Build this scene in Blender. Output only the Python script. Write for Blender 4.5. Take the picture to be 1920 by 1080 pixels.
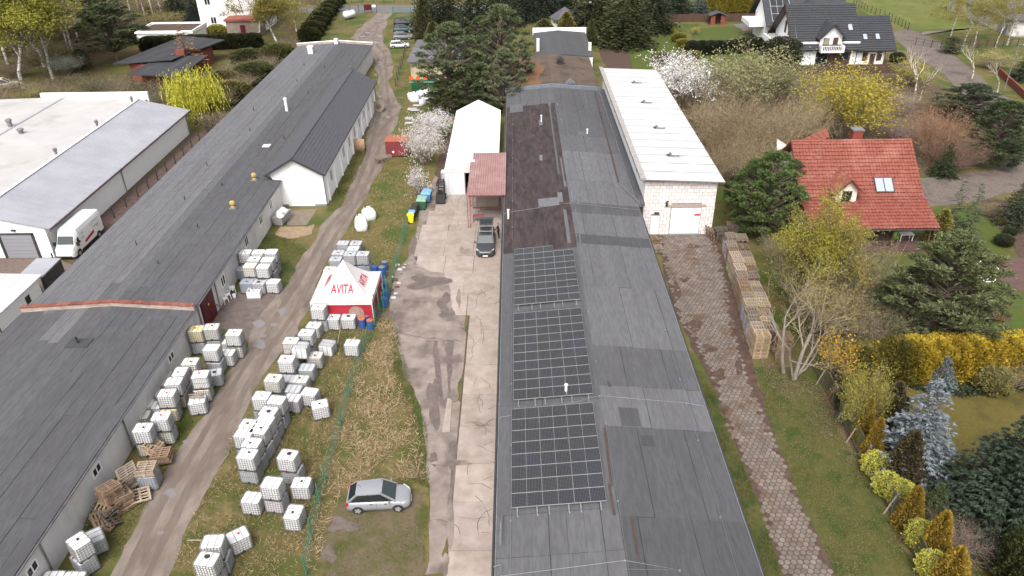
import bpy, bmesh, math, random
import numpy as np
from mathutils import Matrix, Vector
random.seed(7); rng = np.random.default_rng(11)
SC = bpy.context.scene; COL = SC.collection
for o in list(bpy.data.objects): bpy.data.objects.remove(o)

# ------------------------------------------------------------------ camera (drone, 36 m above the ground)
F = 1420.0; CH = 36.0
PITCH = math.atan(845 / F); ROLL = 0.015; YAW = 0.009
def cam_basis():
    cp, sp, cy, sy = math.cos(PITCH), math.sin(PITCH), math.cos(YAW), math.sin(YAW)
    f = Vector((-sy * cp, cy * cp, -sp)); r0 = Vector((cy, sy, 0)); d0 = f.cross(r0)
    c, s = math.cos(ROLL), math.sin(ROLL)
    return c * r0 + s * d0, -s * r0 + c * d0, f
CR, CD, CF = cam_basis()
cam = bpy.data.cameras.new('camera'); cam.sensor_width = 36; cam.lens = F / 1920 * 36
cam.clip_start = 0.5; cam.clip_end = 3000
camo = bpy.data.objects.new('camera', cam); COL.objects.link(camo)
m = Matrix.Identity(4)
for i in range(3): m[i][0], m[i][1], m[i][2] = CR[i], -CD[i], -CF[i]
m[2][3] = CH
camo.matrix_world = m; SC.camera = camo

# ------------------------------------------------------------------ light: bright thin overcast, sun from the left
W = bpy.data.worlds.new('World'); SC.world = W; W.use_nodes = True
wn = W.node_tree.nodes; bg = wn['Background']
sky = wn.new('ShaderNodeTexSky'); sky.sky_type = 'NISHITA'; sky.sun_disc = False
SUN_EL, SUN_AZ = 52.0, -170.0      # azimuth clockwise from +Y (north): the sun stands to the left, a little behind
sky.sun_elevation = math.radians(SUN_EL); sky.sun_rotation = math.radians(SUN_AZ)
sky.air_density = 1.0; sky.dust_density = 8.0; sky.ozone_density = 1.0
hs = wn.new('ShaderNodeHueSaturation'); hs.inputs['Saturation'].default_value = .3      # the even grey-white of thin overcast
W.node_tree.links.new(sky.outputs[0], hs.inputs['Color']); W.node_tree.links.new(hs.outputs[0], bg.inputs[0]); bg.inputs[1].default_value = 0.15
sl = bpy.data.lights.new('sun', 'SUN'); sl.energy = 0.8; sl.angle = math.radians(18); sl.color = (1, .97, .93)
so = bpy.data.objects.new('sun', sl); COL.objects.link(so)
el, az = math.radians(SUN_EL), math.radians(SUN_AZ)
sd = Vector((math.sin(az) * math.cos(el), math.cos(az) * math.cos(el), math.sin(el)))
so.rotation_euler = sd.to_track_quat('Z', 'Y').to_euler(); so.location = (-60, -20, 90)
vs = SC.view_settings; vs.view_transform = 'Standard'; vs.look = 'None'; vs.exposure = 0.84; vs.gamma = 1; vs.use_curve_mapping = False

# ------------------------------------------------------------------ helpers
def G(x, y, z=0.0):
    """where the line of sight through picture point (x, y of 1920x1080) meets the height z"""
    d = CR * ((x - 960) / F) + CD * ((y - 540) / F) + CF
    t = (z - CH) / d.z
    return Vector((d.x * t, d.y * t, z))
def srgb(r, g=None, b=None):
    if g is None: g = b = r
    return tuple((c / 255 / 12.92 if c <= 10 else ((c / 255 + .055) / 1.055) ** 2.4) for c in (r, g, b)) + (1,)
def L(r, g=None, b=None): return (r, r if g is None else g, r if b is None else b, 1)

MATS = {}
def mat(name, c1, c2=None, scale=3.0, rough=.85, bump=0.0, bscale=None, metal=0.0, spec=.3, objcol=False, island=0.0,
        lo=.35, hi=.65, stretch=None, detail=4, trans=0.0, c3=None, s3=.3, lo3=.5, hi3=.7, local=False, sss=0):
    if name in MATS: return MATS[name]
    ma = bpy.data.materials.new(name); ma.use_nodes = True
    n = ma.node_tree.nodes; l = ma.node_tree.links; b = n['Principled BSDF']
    b.inputs['Roughness'].default_value = rough; b.inputs['Metallic'].default_value = metal
    b.inputs['Specular IOR Level'].default_value = spec
    if local: src = n.new('ShaderNodeTexCoord').outputs['Object']
    else: src = n.new('ShaderNodeNewGeometry').outputs['Position']
    if stretch:
        mp = n.new('ShaderNodeVectorMath'); mp.operation = 'MULTIPLY'; mp.inputs[1].default_value = stretch
        l.new(src, mp.inputs[0]); src = mp.outputs[0]
    def noise(sc, det, lo, hi):
        t = n.new('ShaderNodeTexNoise'); t.inputs['Scale'].default_value = sc; t.inputs['Detail'].default_value = det
        t.inputs['Roughness'].default_value = .62
        l.new(src, t.inputs['Vector'])
        r = n.new('ShaderNodeMapRange'); r.inputs[1].default_value = lo; r.inputs[2].default_value = hi
        l.new(t.outputs[0], r.inputs[0]); return r.outputs[0]
    def mix(f, a, bb, mode='MIX'):
        mx = n.new('ShaderNodeMix'); mx.data_type = 'RGBA'; mx.blend_type = mode
        for s, i in ((f, 0), (a, 6), (bb, 7)):
            if hasattr(s, 'node'): l.new(s, mx.inputs[i])
            else: mx.inputs[i].default_value = s
        return mx.outputs[2]
    col = c1
    if c2 is not None: col = mix(noise(scale, detail, lo, hi), c1, c2)
    if c3 is not None: col = mix(noise(s3, 3, lo3, hi3), col, c3)
    if objcol:
        oi = n.new('ShaderNodeObjectInfo'); col = mix(1.0, col, oi.outputs['Color'], 'MULTIPLY')
    if island:
        g = n.new('ShaderNodeNewGeometry'); r = n.new('ShaderNodeMapRange')
        r.inputs[3].default_value = 1 - island; r.inputs[4].default_value = 1 + island
        l.new(g.outputs['Random Per Island'], r.inputs[0])
        col = mix(1.0, col, r.outputs[0], 'MULTIPLY')
    if hasattr(col, 'node'): l.new(col, b.inputs['Base Color'])
    else: b.inputs['Base Color'].default_value = col
    if bump:
        bp = n.new('ShaderNodeBump'); bp.inputs['Strength'].default_value = bump; bp.inputs['Distance'].default_value = .05
        l.new(noise(bscale or scale * 4, 3, 0, 1), bp.inputs['Height']); l.new(bp.outputs[0], b.inputs['Normal'])
    if trans:
        tr = n.new('ShaderNodeBsdfTranslucent'); ms = n.new('ShaderNodeMixShader'); ms.inputs[0].default_value = trans
        if hasattr(col, 'node'): l.new(col, tr.inputs[0])
        else: tr.inputs[0].default_value = col
        l.new(b.outputs[0], ms.inputs[1]); l.new(tr.outputs[0], ms.inputs[2])
        l.new(ms.outputs[0], n['Material Output'].inputs[0])
    MATS[name] = ma
    return ma

class MB:
    """collects polygons for ONE mesh object"""
    def __init__(s): s.v = []; s.f = []; s.m = []
    def add(s, vs, fs, mi=0):
        k = len(s.v); s.v += [tuple(p) for p in vs]; s.f += [tuple(i + k for i in q) for q in fs]; s.m += [mi] * len(fs); return s
    def quad(s, a, b, c, d, mi=0): return s.add([a, b, c, d], [(0, 1, 2, 3)], mi)
    def poly(s, pts, mi=0): return s.add(pts, [tuple(range(len(pts)))], mi)
    def box(s, x0, x1, y0, y1, z0, z1, mi=0):
        return s.add([(x0, y0, z0), (x1, y0, z0), (x1, y1, z0), (x0, y1, z0), (x0, y0, z1), (x1, y0, z1), (x1, y1, z1), (x0, y1, z1)],
                     [(0, 3, 2, 1), (4, 5, 6, 7), (0, 1, 5, 4), (1, 2, 6, 5), (2, 3, 7, 6), (3, 0, 4, 7)], mi)
    def hexa(s, lo4, hi4, mi=0):
        return s.add(list(lo4) + list(hi4), [(0, 3, 2, 1), (4, 5, 6, 7), (0, 1, 5, 4), (1, 2, 6, 5), (2, 3, 7, 6), (3, 0, 4, 7)], mi)
    def bar(s, a, b, w, h, mi=0, up=(0, 0, 1)):
        """a straight bar of rectangular section from a to b"""
        a = Vector(a); b = Vector(b); d = (b - a).normalized(); up = Vector(up)
        if abs(d.dot(up)) > .95: up = Vector((1, 0, 0))
        x = d.cross(up).normalized() * w / 2; y = x.cross(d).normalized() * h / 2
        return s.hexa([a - x - y, a + x - y, b + x - y, b - x - y], [a - x + y, a + x + y, b + x + y, b - x + y], mi)
    def tube(s, pts, rs, n=6, mi=0, caps=True):
        pts = [Vector(p) for p in pts]
        if not hasattr(rs, '__len__'): rs = [rs] * len(pts)
        k = len(s.v); ref = Vector((.31, .17, .93))
        for i, p in enumerate(pts):
            d = (pts[min(i + 1, len(pts) - 1)] - pts[max(i - 1, 0)]).normalized()
            u = d.cross(ref if abs(d.dot(ref)) < .95 else Vector((1, 0, 0))).normalized(); w = d.cross(u)
            for j in range(n):
                a = 2 * math.pi * j / n; s.v.append(tuple(p + (u * math.cos(a) + w * math.sin(a)) * rs[i]))
        fs = [(k + i * n + j, k + i * n + (j + 1) % n, k + (i + 1) * n + (j + 1) % n, k + (i + 1) * n + j) for i in range(len(pts) - 1) for j in range(n)]
        if caps: fs += [tuple(k + j for j in range(n))[::-1], tuple(k + (len(pts) - 1) * n + j for j in range(n))]
        s.f += fs; s.m += [mi] * len(fs); return s
    def lathe(s, prof, n=16, c=(0, 0, 0), mi=0):
        """prof: (radius, z) pairs, bottom to top"""
        k = len(s.v)
        for r, z in prof:
            for j in range(n):
                a = 2 * math.pi * j / n; s.v.append((c[0] + r * math.cos(a), c[1] + r * math.sin(a), c[2] + z))
        fs = [(k + i * n + j, k + i * n + (j + 1) % n, k + (i + 1) * n + (j + 1) % n, k + (i + 1) * n + j) for i in range(len(prof) - 1) for j in range(n)]
        fs += [tuple(k + j for j in range(n))[::-1], tuple(k + (len(prof) - 1) * n + j for j in range(n))]
        s.f += fs; s.m += [mi] * len(fs); return s
    def prism(s, poly, z0, z1, mi=0):
        n = len(poly); lo = [(p[0], p[1], z0) for p in poly]; hi = [(p[0], p[1], z1) for p in poly]
        return s.add(lo + hi, [tuple(range(n))[::-1], tuple(range(n, 2 * n))] + [(i, (i + 1) % n, n + (i + 1) % n, n + i) for i in range(n)], mi)
    def build(s, name, mats, parent=None, loc=None, smooth=False, rot=None):
        me = bpy.data.meshes.new(name); me.from_pydata(s.v, [], s.f)
        mats = mats if isinstance(mats, (list, tuple)) else [mats]
        for x in mats: me.materials.append(x)
        if len(mats) > 1: me.polygons.foreach_set('material_index', s.m)
        if smooth: me.polygons.foreach_set('use_smooth', [True] * len(s.f))
        me.update()
        return link(name, me, parent, loc, rot)
def link(name, me, parent=None, loc=None, rot=None):
    o = bpy.data.objects.new(name, me); COL.objects.link(o)
    if parent: o.parent = parent
    if loc is not None: o.location = loc
    if rot is not None: o.rotation_euler = (0, 0, rot) if not hasattr(rot, '__len__') else rot
    return o
def np_mesh(name, v, f, mats, mi=None):
    """a mesh from numpy arrays v (N,3) and f (M,3 or 4)"""
    me = bpy.data.meshes.new(name); k = f.shape[1]
    me.vertices.add(len(v)); me.vertices.foreach_set('co', v.astype(np.float32).ravel())
    me.loops.add(f.size); me.loops.foreach_set('vertex_index', f.astype(np.int32).ravel())
    me.polygons.add(len(f)); me.polygons.foreach_set('loop_start', np.arange(0, f.size, k, dtype=np.int32))
    for x in (mats if isinstance(mats, (list, tuple)) else [mats]): me.materials.append(x)
    if mi is not None: me.polygons.foreach_set('material_index', mi.astype(np.int32))
    me.update(calc_edges=True); me.validate()
    return me
def thing(name, label, cat, loc=(0, 0, 0), rotz=0.0, group=None, scale=None):
    o = bpy.data.objects.new(name, None); COL.objects.link(o); o.empty_display_size = .3
    o.location = loc; o.rotation_euler = (0, 0, rotz)
    if scale: o.scale = scale
    return tag(o, label, cat, group)
def tag(o, label, cat, group=None):
    o['label'] = label; o['category'] = cat
    if group: o['group'] = group
    return o
def struct(o): o['kind'] = 'structure'; return o
def stuff(o, label=None, cat=None):
    o['kind'] = 'stuff'
    if label: o['label'] = label; o['category'] = cat
    return o
def copy_tree(o, parent=None):
    c = o.copy(); COL.objects.link(c)
    if parent: c.parent = parent
    for ch in o.children: copy_tree(ch, c)
    return c
ORD = ['first', 'second', 'third', 'fourth', 'fifth', 'sixth', 'seventh', 'eighth', 'ninth', 'tenth', 'eleventh', 'twelfth',
       'thirteenth', 'fourteenth', 'fifteenth', 'sixteenth', 'seventeenth', 'eighteenth', 'nineteenth', 'twentieth']
def rnd(a, b): return random.uniform(a, b)
def text_mesh(txt, size, extr=.004, bold=0.0):
    cu = bpy.data.curves.new('lettering', 'FONT'); cu.body = txt; cu.size = size; cu.extrude = extr; cu.align_x = 'CENTER'; cu.align_y = 'CENTER'; cu.offset = bold
    ob = bpy.data.objects.new('lettering', cu); COL.objects.link(ob)
    bpy.context.view_layer.update()
    me = bpy.data.meshes.new_from_object(ob.evaluated_get(bpy.context.evaluated_depsgraph_get()))
    bpy.data.objects.remove(ob); return me
def shift(p, **k): pass
# ================================================================== the ground
def A(r, g=None, b=None, k=.6): c = srgb(r, g, b); return (c[0] * k, c[1] * k, c[2] * k, 1)
M_grass = mat('rough_grass', A(108, 104, 54), A(130, 114, 74), 1.1, bump=.6, bscale=9, c3=A(82, 98, 38), s3=.23, lo3=.45, hi3=.6)
M_dry = mat('dry_grass_ground', A(138, 122, 82), A(106, 96, 58), 1.6, bump=.7, bscale=8, c3=A(90, 94, 44), s3=.5, lo3=.44, hi3=.58)
M_verge = mat('verge_grass', A(84, 90, 38), A(106, 98, 58), 2.2, bump=.6, bscale=10, c3=A(66, 82, 32), s3=.6, lo3=.48, hi3=.62)
M_lawn = mat('lawn', A(78, 98, 36), A(92, 106, 42), 2.5, bump=.4, bscale=14, c3=A(98, 96, 46), s3=.25, lo3=.45, hi3=.7)
M_lawn2 = mat('olive_lawn', A(104, 98, 44), A(116, 102, 50), 3, bump=.4, bscale=14, c3=A(84, 74, 40), s3=.35)
M_field = mat('field_grass', A(122, 130, 62), A(104, 112, 50), .35, bump=.3, bscale=6, c3=A(136, 128, 78), s3=.12)
M_forest = mat('forest_floor', A(104, 84, 52), A(84, 74, 46), .7, bump=.7, bscale=5, c3=A(104, 102, 48), s3=.14, lo3=.45, hi3=.6)
M_track = mat('dirt_track', A(158, 144, 134), A(132, 118, 108), .9, bump=.5, bscale=14, stretch=(1, .35, 1), c3=A(114, 100, 92), s3=.55, lo3=.5, hi3=.72)
M_soil = mat('dark_soil', A(84, 66, 58), A(108, 88, 76), 2, bump=.6)
M_mud = mat('bare_dirt', A(172, 158, 150), A(144, 130, 122), .8, bump=.5, bscale=9, c3=A(122, 110, 104), s3=.35, lo3=.5, hi3=.64)
M_mudw = mat('damp_dirt', A(112, 100, 96), A(134, 120, 114), 1.6, rough=.55, bump=.4)
M_gravel = mat('gravel', A(142, 130, 122), A(118, 106, 98), 3, bump=.7, bscale=20, c3=A(104, 94, 88), s3=.4)
M_asph = mat('asphalt', A(134, 132, 134), A(118, 115, 115), 1.5, bump=.3)
M_conc = mat('concrete_slab', A(196, 182, 174), A(178, 164, 154), 1.3, rough=.8, bump=.25, bscale=30, objcol=True, c3=A(160, 146, 134), s3=.45, lo3=.52, hi3=.75)
M_joint = mat('joint_dirt', A(112, 96, 84), A(86, 74, 62), 3)
M_puddle = mat('puddle_water', A(150, 142, 142), rough=.08, spec=.6)
M_hex = mat('hex_paver', A(148, 136, 128), A(124, 113, 106), 1.4, bump=.4, bscale=30, objcol=True, island=.16, c3=A(116, 92, 70), s3=.5, lo3=.52, hi3=.7)
M_leafl = mat('leaf_litter', A(110, 86, 62), A(150, 124, 110), 6, bump=.6)

def inset_poly(pts, step=.8, jit=.12):
    out = []; n = len(pts)
    for i in range(n):
        a, b = pts[i], pts[(i + 1) % n]; d = (b - a).length; k = max(1, min(60, int(d / step)))
        for j in range(k):
            p = a.lerp(b, j / k)
            out.append(p)
    if jit:
        n = len(out); ox, oy = [random.gauss(0, jit) for _ in out], [random.gauss(0, jit) for _ in out]
        out = [p + Vector((sum(ox[(i + k) % n] for k in range(-2, 3)) * .5, sum(oy[(i + k) % n] for k in range(-2, 3)) * .5, 0)) for i, p in enumerate(out)]
    return out
def sheet(name, px, z, ma, jit=.12, step=.8, world=False):
    pts = [Vector((p[0], p[1], 0)) if world else G(*p) for p in px]
    pts = inset_poly(pts, step, jit)
    if sum(pts[i].x * pts[(i + 1) % len(pts)].y - pts[(i + 1) % len(pts)].x * pts[i].y for i in range(len(pts))) < 0: pts.reverse()
    o = MB().poly([(p.x, p.y, 0) for p in pts]).build(name, ma, loc=(0, 0, z)); struct(o); return o
g = MB().quad((-700, -60, 0), (700, -60, 0), (700, 900, 0), (-700, 900, 0)).build('ground', M_grass); struct(g)

sheet('forest_ground', [(-500, 130), (-60, 260), (70, 195), (250, 180), (440, 130), (590, 55), (600, 8), (600, -60), (-500, -60)], .006, M_forest, .3, 2)
sheet('field', [(1560, -10), (1640, 30), (1690, 60), (1790, 60), (1860, 55), (2300, 40), (2300, -90), (1500, -90)], .008, M_field, .3, 2)
TRL = [(203, 1085), (282, 927), (350, 825), (375, 790), (425, 705), (457, 662), (475, 620), (497, 588), (534, 540), (577, 470), (600, 425), (640, 388), (665, 330), (690, 285), (684, 262), (695, 217), (712, 195), (710, 150), (697, 105), (692, 84), (655, 72), (680, 48), (705, 28), (716, 15)]
TRR = [(732, 14), (732, 27), (720, 57), (717, 82), (730, 92), (737, 115), (730, 160), (751, 197), (742, 240), (722, 282), (715, 315), (687, 370), (650, 440), (615, 487), (580, 585), (530, 652), (487, 725), (475, 747), (440, 812), (410, 867), (360, 972), (307, 1085)]
sheet('dirt_track', TRL + TRR, .03, M_track, .16, .7)
def along(f, w0):
    n = 16; Lp = [G(*TRL[int(i * (len(TRL) - 1) / n)]) for i in range(n)]; out = []
    for a in Lp:
        best = min((G(*q) for q in TRR), key=lambda q: abs(q.y - a.y)); k = [G(*q) for q in TRR]; k.sort(key=lambda q: q.y); b = best
        for q0, q1 in zip(k, k[1:]):
            if q0.y <= a.y <= q1.y: b = q0.lerp(q1, (a.y - q0.y) / max(1e-6, q1.y - q0.y)); break
        out.append(a.lerp(b, f))
    l_ = [(p.x - w0, p.y) for p in out]; r_ = [(p.x + w0, p.y) for p in out]; return l_ + r_[::-1]
M_rut = mat('compacted_rut', A(138, 124, 114), A(122, 108, 100), 1.2, bump=.4, stretch=(1, .2, 1))
for f in (.3, .68): sheet('wheel_rut', along(f, .26), .037, M_rut, .05, .5, True)
sheet('bare_yard', [(400, 610), (382, 590), (440, 545), (475, 555), (520, 545), (540, 540), (500, 592), (470, 640), (440, 620)], .024, M_mudw, .2, .7)
sheet('garage_apron', [(528, 394), (594, 393), (575, 423), (540, 424)], .036, mat('apron_concrete', A(152, 140, 124), A(132, 120, 104), 2, bump=.3), .03)
sheet('sand_patch', [(528, 425), (575, 425), (590, 420), (582, 440), (545, 448), (520, 440)], .034, mat('sand', A(186, 158, 128), A(160, 138, 116), 2), .2)
sheet('road', [(560, 24), (1100, 24), (1100, 10), (560, 10)], .034, M_asph, .1, 4)
# gravel lane on the right
sheet('gravel_lane', [(1672, 62), (1700, 52), (1752, 75), (1800, 115), (1850, 155), (1925, 205), (1990, 260), (1985, 290), (1905, 222), (1870, 250), (1820, 190), (1770, 140), (1700, 95)], .03, M_gravel, .25, 1.2)
sheet('gravel_drive', [(1722, 335), (1760, 330), (1850, 322), (1900, 300), (1935, 285), (1990, 280), (1990, 360), (1935, 352), (1890, 362), (1840, 375), (1790, 383), (1740, 390), (1726, 372)], .028, M_gravel, .15, 1)
# gardens on the right
sheet('house_lawn', [(1640, 470), (1740, 400), (1800, 388), (1832, 372), (1860, 410), (1900, 470), (1960, 520), (1960, 620), (1700, 640), (1600, 560)], .012, M_lawn, .15, 1)
sheet('garden_lawn', [(1560, 690), (1640, 640), (1960, 620), (2100, 800), (2050, 1150), (1760, 1100), (1690, 1000), (1600, 840)], .010, M_lawn2, .1, 1)
sheet('mulch_bed', [(1560, 690), (1650, 640), (1960, 628), (1960, 715), (1880, 735), (1800, 742), (1720, 728), (1690, 740), (1700, 800), (1680, 870), (1760, 960), (1810, 1090), (1740, 1100), (1680, 990), (1600, 850), (1550, 740)], .016, M_soil, .15, .8)
sheet('flower_bed', [(1835, 375), (1865, 372), (1960, 400), (1960, 520), (1905, 478), (1880, 440), (1850, 410)], .018, M_soil, .15, .8)
sheet('flower_bed', [(1815, 580), (1850, 570), (1885, 582), (1900, 600), (1860, 606), (1820, 602)], .02, M_soil, .1, .6)
sheet('wild_plot', [(1240, 170), (1400, 130), (1660, 135), (1760, 160), (1850, 230), (1840, 310), (1740, 330), (1450, 330), (1350, 340), (1300, 250)], .012, mat('wild_ground', A(112, 92, 70), A(92, 84, 52), .8, bump=.7, c3=A(124, 100, 92), s3=.3), .3, 1.5)
sheet('back_lawn', [(1180, 90), (1252, 65), (1240, 48), (1265, 55), (1268, 98), (1225, 100), (1222, 132), (1186, 132), (1178, 100)], .012, M_lawn, .1, 1)
sheet('back_lawn', [(1290, 55), (1375, 48), (1400, 62), (1374, 76), (1300, 74)], .012, M_lawn, .1, 1)
sheet('back_lawn', [(1308, 100), (1420, 95), (1450, 108), (1420, 130), (1330, 140)], .012, M_lawn, .1, 1)
sheet('soil_bed', [(1122, 90), (1178, 90), (1187, 130), (1140, 131)], .016, M_soil, .1, 1)
sheet('paved_path', [(1374, 45), (1420, 43), (1424, 52), (1396, 58)], .02, M_asph, .05, 1)
sheet('patio', [(1445, 118), (1480, 128), (1660, 128), (1688, 136), (1460, 140)], .02, mat('patio_paving', A(120, 112, 114), A(102, 96, 98), 2), .02, 2)
sheet('sand_drive', [(1665, 108), (1692, 106), (1702, 125), (1662, 126)], .02, mat('pale_gravel', A(176, 142, 104), A(156, 126, 94), 3), .05, 1)
sheet('paved_yard', [(1712, 68), (1730, 60), (1870, 52), (1900, 70), (1960, 72), (1960, 60), (1905, 45), (1830, 50)], .02, mat('rubble_paving', A(168, 162, 158), A(140, 134, 130), 1.5, bump=.5), .1, 1)
# yard between the halls: bare dirt, puddled and rutted
sheet('bare_dirt', [(742, 505), (772, 480), (786, 400), (800, 350), (835, 300), (855, 290), (862, 360), (880, 420), (878, 520), (874, 640), (858, 760), (852, 850), (842, 1000), (838, 1085), (800, 1085), (806, 900), (790, 780), (762, 690), (742, 620), (728, 560)], .02, M_mud, .15, .6)
sheet('brown_ground', [(820, 295), (865, 200), (870, 195), (868, 300), (852, 345), (818, 345)], .022, M_soil, .2, .8)
# hardstanding of the tall hall
sheet('track_soil', [(1232, 440), (1345, 436), (1372, 540), (1410, 680), (1450, 790), (1500, 905), (1535, 980), (1590, 1085), (1450, 1085), (1420, 985), (1380, 850), (1345, 750), (1300, 650), (1255, 560)], .01, M_soil, .1, .6)
sheet('grass_verge', [(1436, 985), (1418, 935), (1370, 812), (1340, 735), (1318, 700), (1300, 690), (1330, 790), (1380, 930), (1425, 1085), (1468, 1085)], .016, M_verge, .06, .5)
sheet('grass_verge', [(1415, 690), (1480, 690), (1530, 720), (1600, 860), (1690, 1020), (1730, 1090), (1565, 1090), (1528, 992), (1492, 917), (1445, 800)], .016, M_verge, .1, .6)
sheet('dry_verge', [(430, 830), (480, 745), (530, 655), (600, 600), (700, 600), (735, 600), (745, 640), (765, 700), (790, 790), (806, 900), (800, 1085), (312, 1085), (365, 972), (412, 867)], .012, M_dry, .12, .6)
sheet('worn_grass', [(640, 940), (800, 930), (800, 1085), (600, 1085), (620, 1010)], .016, mat('worn_grass', A(104, 98, 62), A(124, 108, 92), 1.1, bump=.5, c3=A(84, 90, 44), s3=.5), .2, .6)
sheet('worn_strip', [(470, 440), (530, 440), (575, 470), (540, 545), (520, 540), (530, 500)], .018, M_verge, .2, .6)

sheet('soil_strip', [(150, 500), (104, 480), (200, 395), (300, 305), (356, 252), (400, 235), (440, 215), (380, 280), (300, 370), (220, 450)], .016, mat('brown_soil', A(104, 84, 76), A(124, 104, 94), 1.6, bump=.6), .15, .8)
sheet('brick_paving', [(-40, 486), (104, 482), (140, 500), (125, 530), (80, 560), (-40, 600)], .02, mat('paver_brown', A(142, 126, 118), A(124, 108, 100), 3, bump=.4), .05, 1)
# puddles and damp patches
def blob(cx, cy, rx, ry, n=18, ir=.3):
    ph = [rnd(0, 6.28) for _ in range(3)]
    return [(cx + rx * math.cos(t) * (1 + ir * math.sin(2 * t + ph[0]) * .5 + ir * math.sin(3 * t + ph[1]) * .6 + ir * math.sin(5 * t + ph[2]) * .4),
             cy + ry * math.sin(t) * (1 + ir * math.sin(2 * t + ph[1]) * .5 + ir * math.sin(3 * t + ph[2]) * .6)) for t in [2 * math.pi * i / n for i in range(n)]]
for c in [(320, 925, 11, 9), (487, 608, 11, 7), (486, 646, 12, 9), (529, 584, 9, 6), (492, 630, 6, 4), (515, 610, 9, 3), (762, 613, 18, 6), (712, 225, 8, 2.5), (350, 830, 9, 5), (300, 1000, 8, 4),
          (690, 62, 6, 1.2), (680, 69, 7, 1.2), (706, 80, 6, 2), (712, 117, 4, 1.2), (713, 121, 4, 1.2), (704, 141, 4, 1), (727, 220, 5, 1.8), (712, 181, 4, 1.6), (720, 34, 6, .8), (706, 40, 6, .8), (690, 50, 5, .8), (712, 68, 5, 1.6)]:
    sheet('puddle', blob(*c), .045, M_puddle, 0, 9)
for c in [(795, 525, 40, 16), (825, 570, 20, 22), (812, 735, 12, 26), (812, 860, 8, 14), (775, 475, 10, 26), (640, 985, 26, 16), (615, 1040, 14, 18), (760, 590, 40, 10), (815, 780, 8, 30)]:
    sheet('damp_patch', blob(*c, 26, .45), .038 + c[0] * 2e-6 + c[1] * 1.5e-6, M_mudw, .03, .6)
for i, (a, b) in enumerate([((838, 1085, 850, 830), 7), ((812, 640, 825, 760), 5), ((838, 640, 842, 760), 6), ((856, 835, 858, 1085), 4)]):
    x0, y0, x1, y1 = a
    sheet('wheel_rut', [(x0, y0), (x0 + b * 1.6, y0), (x1 + b, y1), (x1, y1)], .0425 + i * .001, M_mudw, .07, .4)

# concrete slabs, each a piece of the yard
YJ = [G(900, y).y for y in (1130, 1034, 942, 870, 800, 740, 685, 639, 592, 552, 514, 480, 449, 421, 395, 372, 352)]
yard = MB().poly([(-4.3, YJ[0], 0), (-1.5, YJ[0], 0), (-1.5, YJ[-1], 0), (-8.6, YJ[-1], 0), (-9.4, YJ[-3], 0), (-10.4, YJ[12], 0), (-10, YJ[10], 0), (-8.6, YJ[9], 0), (-7.6, YJ[8], 0), (-4.4, YJ[8], 0)]).build('concrete_yard', M_joint, loc=(0, 0, .026)); struct(yard)
def slab(x0, x1, y0, y1):
    mb = MB(); g_ = .018; j = lambda: rnd(-.02, .02)
    P4 = [(x0 + g_ + j(), y0 + g_ + j()), (x1 - g_ + j(), y0 + g_ + j()), (x1 - g_ + j(), y1 - g_ + j()), (x0 + g_ + j(), y1 - g_ + j())]
    t = [rnd(.055, .07) - .026 for _ in range(4)]
    mb.hexa([(p[0], p[1], -.02) for p in P4], [(p[0], p[1], t[i]) for i, p in enumerate(P4)])
    o = mb.build('concrete_slab', M_conc, yard); k = rnd(.88, 1.06); o.color = (k, k * rnd(.98, 1.01), k * rnd(.96, 1.0), 1)
LEFT = {8: -7.6, 9: -8.6, 10: -10.0, 11: -10.4, 12: -10.3, 13: -9.9, 14: -9.3, 15: -8.6}
for i in range(len(YJ) - 1):
    y0, y1 = YJ[i], YJ[i + 1]; xl = -4.25 if i < 8 else LEFT[i]
    if i < 8:
        slab(xl, -1.5, y0, y1)
    else:
        n = max(1, round((-1.5 - xl) / 2.9)); xs = [xl + (-1.5 - xl) * k / n for k in range(n + 1)]
        for k in range(n): slab(xs[k], xs[k + 1], y0, y1)
# cracks: thin dark dirt seams
for i in range(46):
    iy = random.randrange(0, 15); x = rnd(-4.0, -1.7) if iy < 10 else rnd(-9.5, -1.7); y = rnd(YJ[iy], YJ[iy + 1]); a = random.choice([0, 1.57]) + rnd(-.3, .3)
    pts = [Vector((x, y, 0))]
    for k in range(random.randrange(4, 11)):
        a += rnd(-.5, .5); pts.append(pts[-1] + Vector((math.cos(a), math.sin(a), 0)) * rnd(.2, .4))
    pts = [p for p in pts if -10 < p.x < -1.6]
    if len(pts) > 2:
        mb = MB()
        for p, q in zip(pts, pts[1:]):
            n_ = Vector((-(q - p).y, (q - p).x, 0)).normalized() * rnd(.008, .02); mb.quad(p - n_, p + n_, q + n_, q - n_)
        mb.build('crack', M_joint, yard, loc=(0, 0, .049))
for c in [(866, 470, 5, 6), (860, 560, 4, 16), (852, 740, 7, 16), (838, 900, 7, 50), (846, 990, 6, 40), (834, 1060, 8, 20), (848, 870, 40, 5)]:
    sheet('dirt_spill', blob(*c, 24, .3), .08 + c[1] * 4e-6 + c[0] * 3e-6, M_mud, .02, .4)
sheet('mud_apron', [(738, 510), (770, 478), (782, 500), (800, 508), (832, 514), (848, 540), (846, 575), (862, 600), (866, 640), (745, 625)], .088, M_mud, .12, .5)
sheet('damp_patch', blob(800, 530, 34, 14, 26, .45), .093, M_mudw, .03, .6); sheet('damp_patch', blob(832, 572, 12, 18, 26, .45), .093, M_mudw, .03, .6)
sheet('loose_slab', [(838, 748), (848, 748), (842, 812), (828, 812)], .06, M_conc, .02, 3)

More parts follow.
